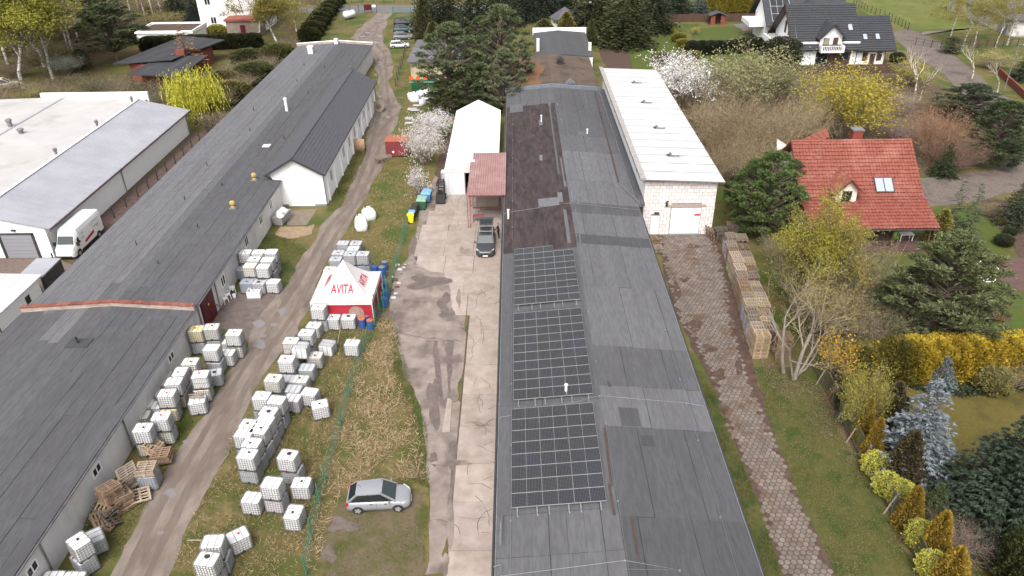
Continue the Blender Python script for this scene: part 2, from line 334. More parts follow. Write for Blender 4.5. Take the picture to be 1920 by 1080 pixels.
# hexagonal concrete pavers
HS = .213; HW = HS * math.sqrt(3)
hexdrive = bpy.data.objects.new('paver_drive', None); COL.objects.link(hexdrive)
PL = [G(*p) for p in [(1236, 440), (1243, 480), (1262, 560), (1275, 602), (1312, 655), (1347, 740), (1365, 802), (1417, 935), (1435, 985), (1472, 1085), (1500, 1150)]]
PR_ = [G(*p) for p in [(1335, 438), (1350, 480), (1362, 540), (1385, 660), (1405, 715), (1435, 790), (1490, 917), (1525, 990), (1565, 1085), (1590, 1150)]]
def at_y(line, y):
    for a, b in zip(line, line[1:]):
        if b.y <= y <= a.y: return a.x + (b.x - a.x) * (y - a.y) / (b.y - a.y)
    return None
def hex_prism(mb, cx, cy, r, dz=0, tl=(0, 0)):
    lo, hi, ch = [], [], []
    for k in range(6):
        a = math.pi / 6 + k * math.pi / 3; c, s_ = math.cos(a), math.sin(a)
        z = dz + tl[0] * c * r + tl[1] * s_ * r
        lo.append((cx + r * c, cy + r * s_, -.02)); ch.append((cx + r * c, cy + r * s_, z + .018)); hi.append((cx + (r - .014) * c, cy + (r - .014) * s_, z + .03))
    f = [(12, 13, 14, 15, 16, 17)]
    for k in range(6):
        q = (k + 1) % 6; f += [(k, q, 6 + q, 6 + k), (6 + k, 6 + q, 12 + q, 12 + k)]
    mb.add(lo + ch + hi, f)
cells = []; y = 22.0; row = 0
while y < 71.5:
    a, b = at_y(PL, y), at_y(PR_, y)
    if a is not None and b is not None:
        x = math.floor(a / HW) * HW + (HW / 2 if row % 2 else 0)
        while x < b:
            e = min(x - a, b - x)
            if e > 0 and not (e < .35 and random.random() < .28): cells.append((x, y))
            x += HW
    y += HS * 1.5; row += 1
cells.sort(key=lambda c: c[1]); vis = [c for c in cells if c[1] > 25.6]
one = MB(); hex_prism(one, 0, 0, HS - .03); hm = one.build('paver', M_hex, hexdrive); hmesh = hm.data; bpy.data.objects.remove(hm)
for (x, y) in vis[:300]:
    o = link('paver', hmesh, hexdrive, (x, y, .012 + rnd(-.006, .006)), (rnd(-.02, .02), rnd(-.02, .02), rnd(-.02, .02) + random.randrange(6) * math.pi / 3)); k = rnd(.8, 1.2); o.color = (k, k, k, 1)
rest = MB()
for (x, y) in vis[300:] + [c for c in cells if c[1] <= 25.6]: hex_prism(rest, x, y, HS - .03, rnd(-.008, .008), (rnd(-.03, .03), rnd(-.03, .03)))
o = rest.build('pavers', M_hex, hexdrive, (0, 0, .012)); o['kind'] = 'stuff'; struct(hexdrive)
for c in [(1330, 655, 13, 10), (1347, 703, 14, 10), (1302, 610, 14, 10), (1385, 690, 8, 16), (1425, 742, 6, 16), (1268, 545, 8, 22), (1285, 525, 9, 4), (1300, 462, 12, 5), (1340, 450, 10, 8)]:
    sheet('soil_spill', blob(*c, 22, .45), .047, M_soil, .03, .35)
# ================================================================== halls and sheds
M_felt = mat('roofing_felt', L(.074, .074, .079), L(.059, .059, .063), 3.2, rough=.9, bump=.4, bscale=30, objcol=True, detail=14, lo=.4, hi=.6, stretch=(1.6, .3, 1), c3=L(.054, .053, .057), s3=.3, lo3=.5, hi3=.85)
M_feltold = mat('old_brown_felt', L(.036, .026, .027), L(.06, .045, .044), 1.0, rough=.95, bump=.5, stretch=(2.2, .5, 1), objcol=True, c3=L(.03, .022, .023), s3=.9, lo3=.5, hi3=.62)
M_moss = mat('mossy_felt', L(.085, .06, .05), L(.11, .085, .06), 1, bump=.5, c3=L(.05, .036, .034), s3=.3, objcol=True)
M_rust = mat('needle_litter', L(.19, .1, .05), L(.14, .075, .04), 2.5, bump=.5)
M_render = mat('grey_render', L(.66, .64, .63), L(.58, .56, .55), .7, bump=.2, stretch=(1, 1, .5), c3=L(.47, .44, .43), s3=.5, lo3=.52, hi3=.75)
M_white = mat('white_render', L(.82, .82, .82), L(.78, .78, .78), .8, rough=.8)
M_cream = mat('cream_render', L(.72, .68, .6), L(.66, .62, .54), .8)
M_whitemetal = mat('white_sheet_metal', L(.72, .73, .76), L(.64, .65, .69), .3, rough=.45, stretch=(1, .3, 1))
M_tin = mat('pale_tin_roof', A(192, 192, 200), A(178, 178, 188), .3, rough=.5, spec=.4)
M_flatw = mat('white_membrane', L(.42, .41, .405), L(.37, .36, .35), .25, rough=.7, c3=L(.29, .275, .26), s3=.2, lo3=.55, hi3=.8)
M_frame = mat('white_pvc', L(.78), rough=.5)
M_glass = mat('window_glass', L(.02, .022, .026), rough=.08, spec=.6)
M_gutter = mat('zinc', A(168, 168, 170), A(140, 140, 142), 2, rough=.45, metal=.3)
M_dark = mat('dark_metal', L(.035), L(.05), 3, rough=.5)
M_door = mat('white_sectional_door', L(.74, .75, .76), rough=.5)
M_plinth = mat('grey_plinth', L(.2), L(.16), 2)
M_brickr = mat('red_brick', A(156, 92, 76), A(132, 76, 64), 4, bump=.4, objcol=True)
M_redcap = mat('brick_coping', A(164, 104, 90), A(134, 84, 74), 3, bump=.4, objcol=True)
M_oxide = mat('maroon_paint', A(112, 32, 42), A(94, 26, 36), 2, rough=.5)
M_wood = mat('brown_wood', L(.09, .05, .035), L(.06, .034, .026), 4, stretch=(1, 1, .2))

def window(parent, c, u, n, w, h, fm=None, pm=None, mull=1, name='window'):
    """frame proud of the wall with its pane as a sub-part; c centre, u horizontal, n outward"""
    c, u, n = Vector(c), Vector(u).normalized(), Vector(n).normalized(); z = n.cross(u).normalized()
    if abs(z.z) > .5 and z.z < 0: z = -z
    mb = MB(); t = min(.09, w * .14)
    def slab(a0, a1, b0, b1, d0, d1):
        lo = [c + u * a + z * b + n * d0 for a, b in ((a0, b0), (a1, b0), (a1, b1), (a0, b1))]
        hi = [p + n * (d1 - d0) for p in lo]; mb.hexa(lo, hi)
    slab(-w / 2, w / 2, -h / 2, -h / 2 + t, -.02, .05); slab(-w / 2, w / 2, h / 2 - t, h / 2, -.02, .05)
    slab(-w / 2, -w / 2 + t, -h / 2 + t, h / 2 - t, -.02, .05); slab(w / 2 - t, w / 2, -h / 2 + t, h / 2 - t, -.02, .05)
    for i in range(mull):
        a = -w / 2 + w * (i + 1) / (mull + 1); slab(a - t / 2, a + t / 2, -h / 2 + t, h / 2 - t, -.02, .045)
    fo = mb.build(name, fm or M_frame, parent)
    pb = MB(); q = [c + u * a + z * b + n * .02 for a, b in ((-w / 2 + t, -h / 2 + t), (w / 2 - t, -h / 2 + t), (w / 2 - t, h / 2 - t), (-w / 2 + t, h / 2 - t))]
    pb.poly(q); pb.build('pane', pm or M_glass, fo)
    return fo
def garage_door(parent, c, u, n, w, h, ma, rows=5, name='garage_door'):
    c, u, n = Vector(c), Vector(u).normalized(), Vector(n).normalized(); z = Vector((0, 0, 1))
    d = MB(); q = [c + u * a + z * b for a, b in ((-w / 2, 0), (w / 2, 0), (w / 2, h), (-w / 2, h))]; d.hexa([p - n * .02 for p in q], [p + n * .01 for p in q])
    do = d.build(name, M_plinth, parent)
    for i in range(rows):
        b0, b1 = h * i / rows + .012, h * (i + 1) / rows - .012; p_ = MB()
        q = [c + u * a + z * b for a, b in ((-w / 2 + .02, b0), (w / 2 - .02, b0), (w / 2 - .02, b1), (-w / 2 + .02, b1))]
        p_.hexa([x + n * .01 for x in q], [x + n * .045 for x in q]); p_.build('door_panel', ma, do)
    return do
M_bead = mat('bitumen_bead', L(.02, .02, .022), L(.04, .04, .042), .6, lo=.45, hi=.6)
def bead(mb, lo, th, s_):
    # the run of bitumen squeezed out along the lap and at the strip's near end
    a, b, c, d = [Vector(p) + Vector((0, 0, th)) for p in (lo if s_ > 0 else (lo[1], lo[0], lo[3], lo[2]))]
    ux = (b - a).normalized(); up = Vector((0, 0, .003)); w = rnd(.025, .05)
    q = [a + up, a + ux * w + up, d + ux * w + up, d + up]
    mb.poly(q if s_ > 0 else q[::-1], 1)
    if random.random() < .6:
        q = [a + up, b + up, b + up + Vector((0, .03, 0)), a + up + Vector((0, .03, 0))]; mb.poly(q if s_ > 0 else q[::-1], 1)
def felt_roof(parent, xe, ze, xr, zr, y0, y1, n, seg, tone, ma=None):
    """strips of felt laid along the building on one slope; tone(x, y) gives the colour factor, or None for no strip"""
    for i in range(n):
        xa, xb = xe + (xr - xe) * i / n, xe + (xr - xe) * (i + 1) / n; za, zb = ze + (zr - ze) * i / n, ze + (zr - ze) * (i + 1) / n
        ys = [y0]; off = rnd(0, seg)
        y = y0 + off
        while y < y1 - 2: ys.append(y); y += seg * rnd(.85, 1.15)
        ys.append(y1)
        for a, b in zip(ys, ys[1:]):
            mb = MB(); th = .012 + .006 * ((i * 7 + int(a)) % 3); s_ = 1 if xr > xe else -1; lap = .03 * s_
            lo = [(xa - lap, a, za + .004), (xb, a, zb + .004), (xb, b + .04, zb + .004), (xa - lap, b + .04, za + .004)]
            if s_ < 0: lo = [lo[1], lo[0], lo[3], lo[2]]
            mb.hexa(lo, [(p[0], p[1], p[2] + th) for p in lo]); bead(mb, lo, th, s_)
            k = tone((xa + xb) / 2, (a + b) / 2) * rnd(.95, 1.05)
            o = mb.build('felt_strip', [ma or M_felt, M_bead], parent); o.color = (k * rnd(.99, 1.01), k, k * rnd(1.0, 1.02), 1)

# ---------------------------------------------------------------- long grey hall on the left
LX0, LX1, LXR, LY0, LY1, LZ, LZR = -40.4, -26.45, -32.9, 16.0, 144.0, 3.2, 3.72
h1 = thing('long_hall', 'long low grey hall with dark felt roof along the dirt track', 'building', ((LX0 + LX1) / 2, 80, 0))
def P1(mb, name, ma): o = mb.build(name, ma, h1); o.location = -h1.location; return o
def ch(o, par): o.location = -par.location; return o
w = MB(); w.box(LX1 - .4, LX1 - .3, LY0, LY1, 0, LZ - .05); P1(w, 'wall', M_render)
w = MB(); w.box(LX0 + .3, LX0 + .4, LY0, LY1, 0, LZ - .05); P1(w, 'wall', M_render)
w = MB(); w.add([(LX0 + .4, LY1 - .3, 0), (LX1 - .4, LY1 - .3, 0), (LX1 - .4, LY1 - .3, LZ), (LXR, LY1 - .3, LZR), (LX0 + .4, LY1 - .3, LZ)], [(0, 1, 2, 3, 4)]); P1(w, 'gable_wall', M_white)
d = MB()
d.hexa([(LX0, LY0, LZ - .12), (LXR, LY0, LZR - .12), (LXR, LY1, LZR - .12), (LX0, LY1, LZ - .12)], [(LX0, LY0, LZ), (LXR, LY0, LZR), (LXR, LY1, LZR), (LX0, LY1, LZ)])
d.hexa([(LXR, LY0, LZR - .12), (LX1, LY0, LZ - .12), (LX1, LY1, LZ - .12), (LXR, LY1, LZR - .12)], [(LXR, LY0, LZR), (LX1, LY0, LZ), (LX1, LY1, LZ), (LXR, LY1, LZR)])
roof1 = P1(d, 'roof', M_felt); roof1.color = (.8, .8, .82, 1)
def lit_tone1l(x, y):
    return 1.16 if y < 52 else (1.72 if x < -33.6 else 1.45)  # felt tone by stretch; left slope lightened in colour to paint in sunlight
def shade_tone1r(x, y):
    return 1.08 if y < 52 else (1.2 if y < 75 else 1.12)  # felt tone by stretch; right slope kept darker in colour as painted shade
felt_roof(roof1, LX0, LZ, LXR, LZR, LY0, LY1, 8, 11, lit_tone1l)
felt_roof(roof1, LX1, LZ, LXR, LZR, LY0, LY1, 7, 11, shade_tone1r)
gt = MB(); gt.box(LX1 - .02, LX1 + .1, LY0, LY1, LZ - .14, LZ - .04); P1(gt, 'gutter', M_gutter)
for (yy, zz) in ((35.2, 2.1), (27.7, 2.05), (47.3, 2.1), (66.5, 2.2), (59.3, 1.9), (71.4, 2.2), (75.2, 2.2)):
    h = .7 if yy < 50 else 1.1
    wo = window(h1, Vector((LX1 - .29, yy, zz - .1)) - h1.location, (0, 1, 0), (1, 0, 0), 1.0, h, mull=1)
for yy in (28.8, 39.2, 53.3, 57.4):
    t = MB(); t.tube([(LX1 - .05, yy, 3.05), (LX1 - .22, yy, 2.7), (LX1 - .22, yy, .1)], .055, 8); P1(t, 'downpipe', M_gutter)
gd = MB(); gd.box(LX1 - .3, LX1 - .2, 53.9, 56.6, .05, 2.85); gdo = P1(gd, 'gate', M_oxide)
for a, b in ((53.98, 55.2), (55.3, 56.52)):
    q = MB(); q.box(LX1 - .2, LX1 - .16, a, b, .12, 2.78); q.build('gate_leaf', M_oxide, gdo)
q = MB(); q.add([(LX1 - .15, 55.05, 1.75), (LX1 - .15, 55.35, 1.75), (LX1 - .15, 55.2, 2.02)], [(0, 1, 2)]); q.build('warning_sign', mat('sign_yellow', L(.75, .55, .02)), gdo)
# parapets: one across the near part, one at the far end
for py, rx in ((52.0, 'brick'), (143.6, 'white')):
    p = MB(); xs = [LX0 - .1, LXR, LX1 + .1]
    for (xa, za), (xb, zb) in zip([(xs[0], LZ + .42), (xs[1], LZR + .36)], [(xs[1], LZR + .36), (xs[2], LZ + .42)]):
        p.hexa([(xa, py, LZ - .1), (xb, py, LZ - .1), (xb, py + .3, LZ - .1), (xa, py + .3, LZ - .1)], [(xa, py, za), (xb, py, zb), (xb, py + .3, zb), (xa, py + .3, za)])
    po = P1(p, 'parapet', mat('stained_plaster', A(214, 198, 186), A(180, 158, 146), 1.4, bump=.5, stretch=(1, 1, 2)))
    n = 24
    for i in range(n):
        a, b = xs[0] + (xs[2] - xs[0]) * i / n, xs[0] + (xs[2] - xs[0]) * (i + 1) / n
        f = lambda x: (LZ + .42 + (LZR - LZ - .06) * (x - xs[0]) / (xs[1] - xs[0])) if x < xs[1] else (LZR + .36 - (LZR - LZ - .06) * (x - xs[1]) / (xs[2] - xs[1]))
        c = MB(); a += .008; b -= .008
        c.hexa([(a, py - .06, f(a) + .002), (b, py - .06, f(b) + .002), (b, py + .38, f(b) + .002), (a, py + .38, f(a) + .002)], [(a, py - .06, f(a) + .09), (b, py - .06, f(b) + .09), (b, py + .38, f(b) + .09), (a, py + .38, f(a) + .09)])
        co = c.build('coping_tile', M_redcap if rx == 'brick' else M_white, po); k = rnd(.75, 1.25); co.color = (k, k, k, 1)
# roof fittings
for (x, y) in ((-29.3, 71.4), (-29.3, 78.9)):
    v = MB(); v.box(x - .35, x + .35, y - .35, y + .35, 3.42, 3.52, 1); v.lathe([(.22, 0), (.2, .18), (.16, .25), (.3, .42), (.3, .62), (.16, .78), (.05, .82)], 10, (x, y, 3.5), 0)
    P1(v, 'turbine_vent', [mat('yellowed_plastic', A(214, 186, 120), A(196, 168, 104), 5), M_gutter])
for (x, y) in ((-35.8, 63.2), (-35, 73.3), (-36.1, 83.2), (-32.2, 76.8), (-31.2, 66.6), (-32.1, 59.2), (-34.6, 95), (-36.8, 104), (-34.1, 118), (-31, 112), (-35.4, 128), (-31.5, 126), (-29.4, 92)):
    v = MB(); v.tube([(x, y, 3.35), (x, y, 3.95), (x + .08, y, 4.05)], .055, 8); P1(v, 'vent_pipe', M_dark)
v = MB(); v.tube([(-31.9, 103.2, 3.5), (-31.9, 103.2, 5.3)], .2, 12); v.lathe([(.26, 0), (.26, .12), (.05, .25)], 12, (-31.9, 103.2, 5.32)); P1(v, 'flue', M_whitemetal)
v = MB(); v.box(-36.7, -35.9, 136.4, 137.2, 3.4, 4.6); v.box(-36.8, -35.8, 136.3, 137.3, 4.6, 4.75); P1(v, 'chimney', M_white)
v = MB(); v.box(-33.3, -32.7, 142.6, 143.4, 3.6, 4.6); P1(v, 'chimney', M_white)
v = MB(); v.tube([(-33.1, 46.8, 3.6), (-33.15, 46.75, 4.35)], .09, 8); P1(v, 'vent_pipe', M_dark)
v = MB(); v.box(-33.9, -32.2, 46.2, 47.4, 3.735, 3.75); o = P1(v, 'felt_patch', M_felt); o.color = (.8, .8, .8, 1)
v = MB(); v.box(-31.3, -30.4, 88.9, 89.8, 3.62, 3.7); P1(v, 'roof_hatch', M_whitemetal)

# ---------------------------------------------------------------- garage wing with a gabled roof
wing = thing('garage_wing', 'white gabled wing with a roller garage door built against the long hall', 'building', (-24.75, 79, 0))
def PW(mb, name, ma, sm=False): o = mb.build(name, ma, wing, smooth=sm); o.location = -wing.location; return o
M_shingle = mat('dark_metal_tile', L(.075, .075, .085), L(.06, .06, .068), 2, rough=.5, spec=.4)
ex0, ex1, rx_, ez, rz = -28.1, -21.4, -24.75, 4.02, 5.95
mb = MB(); mb.add([(-27.6, 79.3, 0), (-21.75, 79.3, 0), (-21.75, 79.3, ez + .1), (rx_, 79.3, rz - .12), (-27.6, 79.3, ez + .1)], [(0, 1, 2, 3, 4)]); PW(mb, 'gable_wall', M_white)
mb = MB(); mb.add([(-27.6, 115.6, 2), (-21.75, 115.6, 0), (-21.75, 115.6, ez + .1), (rx_, 115.6, rz - .12), (-27.6, 115.6, ez + .1)], [(4, 3, 2, 1, 0)]); PW(mb, 'gable_wall', M_white)
mb = MB(); mb.quad((-21.75, 79.3, 0), (-21.75, 115.6, 0), (-21.75, 115.6, ez), (-21.75, 79.3, ez)); PW(mb, 'side_wall', M_white)
mb = MB(); mb.quad((-27.6, 115.6, 2), (-27.6, 79.3, 0), (-27.6, 79.3, ez), (-27.6, 115.6, ez)); PW(mb, 'side_wall', M_white)
def tile_roof(parent, A_, B_, C_, D_, cols, rows, amp, step, ma, name='roof', nx=4, th=.12):
    """a slope A-B (eave, left to right) up to D-C (ridge) with stepped, rolled tile courses as real relief"""
    A_, B_, C_, D_ = map(Vector, (A_, B_, C_, D_)); nrm = (B_ - A_).cross(D_ - A_).normalized()
    U = np.linspace(0, 1, cols * nx + 1); vv = []
    for r in range(rows):
        for e, hgt in ((0.0, step), (1.0, 0.0)):
            v = (r + e) / rows
            for u in U:
                p = A_.lerp(B_, u).lerp(D_.lerp(C_, u), v); k = amp * (.5 + .5 * math.cos(2 * math.pi * u * cols)); vv.append(p + nrm * (k + hgt + .002))
    n = len(U); ff = []
    for r in range(2 * rows - 1):
        for i in range(n - 1): a = r * n + i; ff.append((a, a + 1, a + n + 1, a + n))
    k = len(vv); q = [A_, B_, C_, D_]; vv += [p - nrm * .01 for p in q] + [p - nrm * th for p in q]
    ff += [(k + 7, k + 6, k + 5, k + 4), (k, k + 4, k + 5, k + 1), (k + 1, k + 5, k + 6, k + 2), (k + 3, k + 2, k + 6, k + 7), (k, k + 3, k + 7, k + 4)]
    o = MB().add(vv, ff).build(name, ma, parent); o.location = -parent.location if parent.parent is None else (0, 0, 0); return o
tile_roof(wing, (ex1, 78.7, ez), (ex1, 116.2, ez), (rx_, 116.2, rz), (rx_, 78.7, rz), 104, 10, .022, .03, M_shingle, 'roof_slope', 3)
tile_roof(wing, (ex0, 116.2, ez), (ex0, 78.7, ez), (rx_, 78.7, rz), (rx_, 116.2, rz), 104, 10, .022, .03, M_shingle, 'roof_slope', 3)
mb = MB(); mb.tube([(rx_, 78.7, rz + .03), (rx_, 116.2, rz + .03)], .11, 8); PW(mb, 'ridge_cap', M_shingle)
for s_, x in ((1, ex1), (-1, ex0)):
    mb = MB(); mb.bar((x, 78.66, ez - .06), (rx_, 78.66, rz - .06), .05, .22, up=(0, 0, 1)); PW(mb, 'bargeboard', M_dark)
mb = MB(); mb.tube([(ex1 + .06, 78.7, ez - .07), (ex1 + .06, 116.2, ez - .07)], .07, 8); PW(mb, 'gutter', M_dark)
for y in (79.22, 115.5):
    mb = MB(); mb.tube([(ex1 + .06, y, ez - .1), (-21.68, y, ez - .4), (-21.68, y, .1)], .05, 8); PW(mb, 'downpipe', M_dark)
mb = MB(); mb.tube([(ex0 + .1, 78.8, ez - .1), (-27.5, 79.2, ez - .5), (-27.5, 79.2, .1)], .05, 8); PW(mb, 'downpipe', M_dark)
garage_door(wing, Vector((-24.55, 79.28, .05)) - wing.location, (1, 0, 0), (0, -1, 0), 3.0, 3.0, M_door, 8)
for i in range(10):
    y = 81 + i * 3.75; mb = MB(); mb.box(-21.75, -21.6, y - .16, y + .16, 0, ez - .15); PW(mb, 'pilaster', M_white)
    if i < 9 and i not in (1,): window(wing, Vector((-21.74, y + 1.9, 2.3)) - wing.location, (0, 1, 0), (1, 0, 0), 1.3, 1.5, mull=2)
mb = MB(); mb.box(-27.6, -21.72, 79.24, 79.3, 0, .25); PW(mb, 'plinth', M_plinth)

# ---------------------------------------------------------------- central hall with the solar arrays
CX0, CX1, CXR, CY0, CY1, CZ, CZR = -1.3, 12.25, 5.35, 17.0, 111.0, 3.65, 4.28
h2 = thing('solar_hall', 'long central hall with patched grey felt roof carrying the solar arrays', 'building', (5.5, 65, 0))
def P2(mb, name, ma): o = mb.build(name, ma, h2); o.location = -h2.location; return o
for x in (CX0 + .25, CX1 - .35):
    w = MB(); w.box(x, x + .1, CY0, CY1, 0, CZ - .05); P2(w, 'wall', M_render)
w = MB(); w.add([(CX0 + .3, CY0, 0), (CX1 - .3, CY0, 0), (CX1 - .3, CY0, CZ), (CXR, CY0, CZR), (CX0 + .3, CY0, CZ)], [(0, 1, 2, 3, 4)]); P2(w, 'gable_wall', M_render)
d = MB()
d.hexa([(CX0, CY0, CZ - .14), (CXR, CY0, CZR - .14), (CXR, CY1, CZR - .14), (CX0, CY1, CZ - .14)], [(CX0, CY0, CZ), (CXR, CY0, CZR), (CXR, CY1, CZR), (CX0, CY1, CZ)])
d.hexa([(CXR, CY0, CZR - .14), (CX1, CY0, CZ - .14), (CX1, CY1, CZ - .14), (CXR, CY1, CZR - .14)], [(CXR, CY0, CZR), (CX1, CY0, CZ), (CX1, CY1, CZ), (CXR, CY1, CZR)])
roof2 = P2(d, 'roof', M_felt); roof2.color = (1, 1, 1, 1)
yo = G(1000, 470, 4).y; yb = G(1000, 197, 4).y      # the old brown felt lies between these
def band_roof(xe, ze, xr, zr, n, bands, ma, lift=0):
    for (y0, y1, k, m_) in bands:
        for i in range(n):
            xa, xb = xe + (xr - xe) * i / n, xe + (xr - xe) * (i + 1) / n; za, zb = ze + (zr - ze) * i / n, ze + (zr - ze) * (i + 1) / n
            ys = [y0, y1]
            if y1 - y0 > 14: ys = [y0, y0 + (y1 - y0) * rnd(.35, .65), y1]
            for a, b in zip(ys, ys[1:]):
                mb = MB(); th = .012 + .007 * ((i * 5 + int(a)) % 3) + lift; s_ = 1 if xr > xe else -1
                lo = [(xa - .03 * s_, a, za + .004), (xb, a, zb + .004), (xb, b + .03, zb + .004), (xa - .03 * s_, b + .03, za + .004)]
                if s_ < 0: lo = [lo[1], lo[0], lo[3], lo[2]]
                mb.hexa(lo, [(p[0], p[1], p[2] + th) for p in lo]); bead(mb, lo, th, s_)
                o = mb.build('felt_strip', [m_, M_bead], roof2); q = k * rnd(.95, 1.05); o.color = (q, q, q * 1.01, 1)
yy = lambda p: G(1150, p, 4).y
band_roof(CX1, CZ, CXR, CZR, 7, [(CY0, yy(975), .95, M_felt), (yy(975), yy(805), 1.05, M_felt), (yy(805), yy(728), 1.62, M_felt), (yy(728), yy(653), 1.18, M_felt), (yy(653), yy(540), 1.6, M_felt), (yy(540), yy(460), 1.5, M_felt),
          (yy(460), yy(443), 1.0, M_felt), (yy(443), yy(402), 1.55, M_felt), (yy(402), yy(383), 1.05, M_felt), (yy(383), yy(340), 1.6, M_felt), (yy(340), yy(285), 1.7, M_felt), (yy(285), yy(255), 1.35, M_felt), (yy(255), CY1, 1.15, M_felt)], M_felt)
yl = lambda p: G(1000, p, 4).y
band_roof(CX0, CZ, CXR, CZR, 7, [(CY0, yl(1040), 1.45, M_felt), (yl(1040), yl(960), 1.4, M_felt), (yl(960), yl(755), 1.3, M_felt), (yl(755), yl(580), 1.22, M_felt), (yl(580), yo, 1.2, M_felt), (yo, yb, 1.0, M_feltold), (yb, CY1, 1.25, M_felt)], M_felt)
def roofz(x): return CZ + (CZR - CZ) * ((x - CX0) / (CXR - CX0) if x < CXR else (CX1 - x) / (CX1 - CXR))
def patch(x0, x1, y0, y1, k, name='felt_patch', ma=None, lift=.03):
    mb = MB(); lo = [(x0, y0, roofz(x0) + .01), (x1, y0, roofz(x1) + .01), (x1, y1, roofz(x1) + .01), (x0, y1, roofz(x0) + .01)]
    mb.hexa(lo, [(p[0], p[1], p[2] + lift) for p in lo]); o = mb.build(name, ma or M_felt, roof2); o.color = (k, k, k, 1); return o
def patch_px(x0, y0, x1, y1, k, **kw):
    a, b = G(x0, y1, 4), G(x1, y0, 4); return patch(a.x, b.x, a.y, b.y, k, **kw)
for c in [(1012, 291, 1061, 302, 2.0), (1010, 373, 1047, 388, 1.9), (1047, 364, 1072, 383, 1.9), (1064, 397, 1080, 460, 1.7), (1011, 226, 1053, 236, 1.9), (1028, 196, 1046, 201, 1.9), (1046, 193, 1056, 330, 1.3), (956, 193, 980, 208, 1.5), (1058, 344, 1070, 354, 1.8),
          (1084, 247, 1099, 255, 1.5), (956, 520, 964, 600, 1.1), (1056, 300, 1066, 345, 1.5)]:
    patch_px(*c)
for c in [(1165, 768, 1195, 803, .95), (1204, 818, 1224, 838, .8), (1090, 443, 1215, 461, .9)]: patch_px(*c)
mred = mat('bare_brown_strip', L(.075, .05, .045), L(.05, .035, .03), 3)
for c in [(1140, 715, 1143, 726), (1133, 805, 1147, 914), (1142, 910, 1152, 968), (1183, 970, 1196, 1042)]:
    a, b = G(c[0], c[1], 4.2), G(c[2], c[3], 4.2); mb = MB(); n_ = .07
    mb.hexa([(b.x - n_, b.y, roofz(b.x) + .01), (b.x + n_, b.y, roofz(b.x) + .01), (a.x + n_, a.y, roofz(a.x) + .01), (a.x - n_, a.y, roofz(a.x) + .01)],
            [(b.x - n_, b.y, roofz(b.x) + .06), (b.x + n_, b.y, roofz(b.x) + .06), (a.x + n_, a.y, roofz(a.x) + .06), (a.x - n_, a.y, roofz(a.x) + .06)]); mb.build('felt_strip_bare', mred, roof2)
# eaves: bright drip edge and dark gutter behind it
for x, s_ in ((CX0, -1), (CX1, 1)):
    mb = MB(); mb.box(min(x, x + s_ * .05), max(x, x + s_ * .05), CY0, CY1, CZ - .13, CZ + .05); P2(mb, 'drip_edge', M_gutter)
    mb = MB(); mb.tube([(x + s_ * .14, CY0, CZ - .1), (x + s_ * .14, CY1, CZ - .1)], .08, 8); P2(mb, 'gutter', M_dark)
# lightning wires on small supports
wm = mat('steel_wire', L(.24), rough=.45, metal=.4)
def wire(pts, name='lightning_wire', r=.009):
    mb = MB(); mb.tube([(x, y, roofz(x) + .13) for x, y in pts], r, 5)
    for (x, y), (x2, y2) in zip(pts, pts[1:]):
        n = max(1, int(math.hypot(x2 - x, y2 - y) / 6))
        for k in range(n):
            a, b = x + (x2 - x) * k / n, y + (y2 - y) * k / n; mb.box(a - .05, a + .05, b - .05, b + .05, roofz(a) + .02, roofz(a) + .12)
    P2(mb, name, wm)
wire([(CXR + .05, 17), (CXR + .1, 69)]); wire([(10.9, 17), (11.2, 66)]); wire([(-.55, 17), (-.4, 108)])
wire([(-1.2, yl(777)), (1.5, yl(770)), (5.3, yl(752)), (11, yl(756)), (12.1, yl(760))]); wire([(-1.2, yl(395)), (5.3, yl(388)), (12.1, yl(392))])
wire([(-1, yl(1075)), (5.3, yl(1062)), (8, yl(1075)), (5.2, yl(1078))])
for (px, py, hh) in ((1061, 740, .7), (1015, 230, .8), (953, 405, .9), (1101, 250, .5)):
    p = G(px, py, 4); v = MB(); v.tube([(p.x, p.y, roofz(p.x)), (p.x, p.y, roofz(p.x) + hh)], .09, 10); v.lathe([(.13, 0), (.13, .1), (.03, .16)], 10, (p.x, p.y, roofz(p.x) + hh)); P2(v, 'vent_pipe', M_whitemetal)
v = MB(); v.tube([(-1.0, 29.6, CZ + .1), (-1.05, 28.6, CZ + .5), (-1.05, 27.2, CZ + .55)], .07, 8); P2(v, 'drain_pipe', M_gutter)
v = MB(); v.tube([(-1.4, 26.2, CZ + .05), (-1.0, 26.2, CZ + .2), (-1.0, 25.7, CZ + .22)], .035, 8); P2(v, 'bracket', M_gutter)
# far parapet flashing and the old brown roof sections behind it
p = MB()
for (xa, za), (xb, zb) in zip([(CX0 - .3, CZ + .5), (CXR, CZR + .5)], [(CXR, CZR + .5), (CX1 + .3, CZ + .5)]):
    p.hexa([(xa, CY1, CZ - .2), (xb, CY1, CZ - .2), (xb, CY1 + .4, CZ - .2), (xa, CY1 + .4, CZ - .2)], [(xa, CY1, za), (xb, CY1, zb), (xb, CY1 + .4, zb), (xa, CY1 + .4, za)])
P2(p, 'parapet', mat('zinc_flashing', A(150, 158, 168), A(132, 140, 150), 2, rough=.45, metal=.2))
v = MB(); v.hexa([(12.28, 70.2, 3.55), (12.95, 70.2, 3.75), (12.95, 110.8, 3.75), (12.28, 110.8, 3.55)], [(12.28, 70.2, 3.68), (12.95, 70.2, 4.05), (12.95, 110.8, 4.05), (12.28, 110.8, 3.68)]); o = P2(v, 'flashing', M_felt); o.color = (1.2, 1.2, 1.25, 1)
v = MB(); v.bar((11.0, 76, 3.78), (11.6, 110.5, 3.72), .18, .1); o = P2(v, 'kerb_strip', mred)
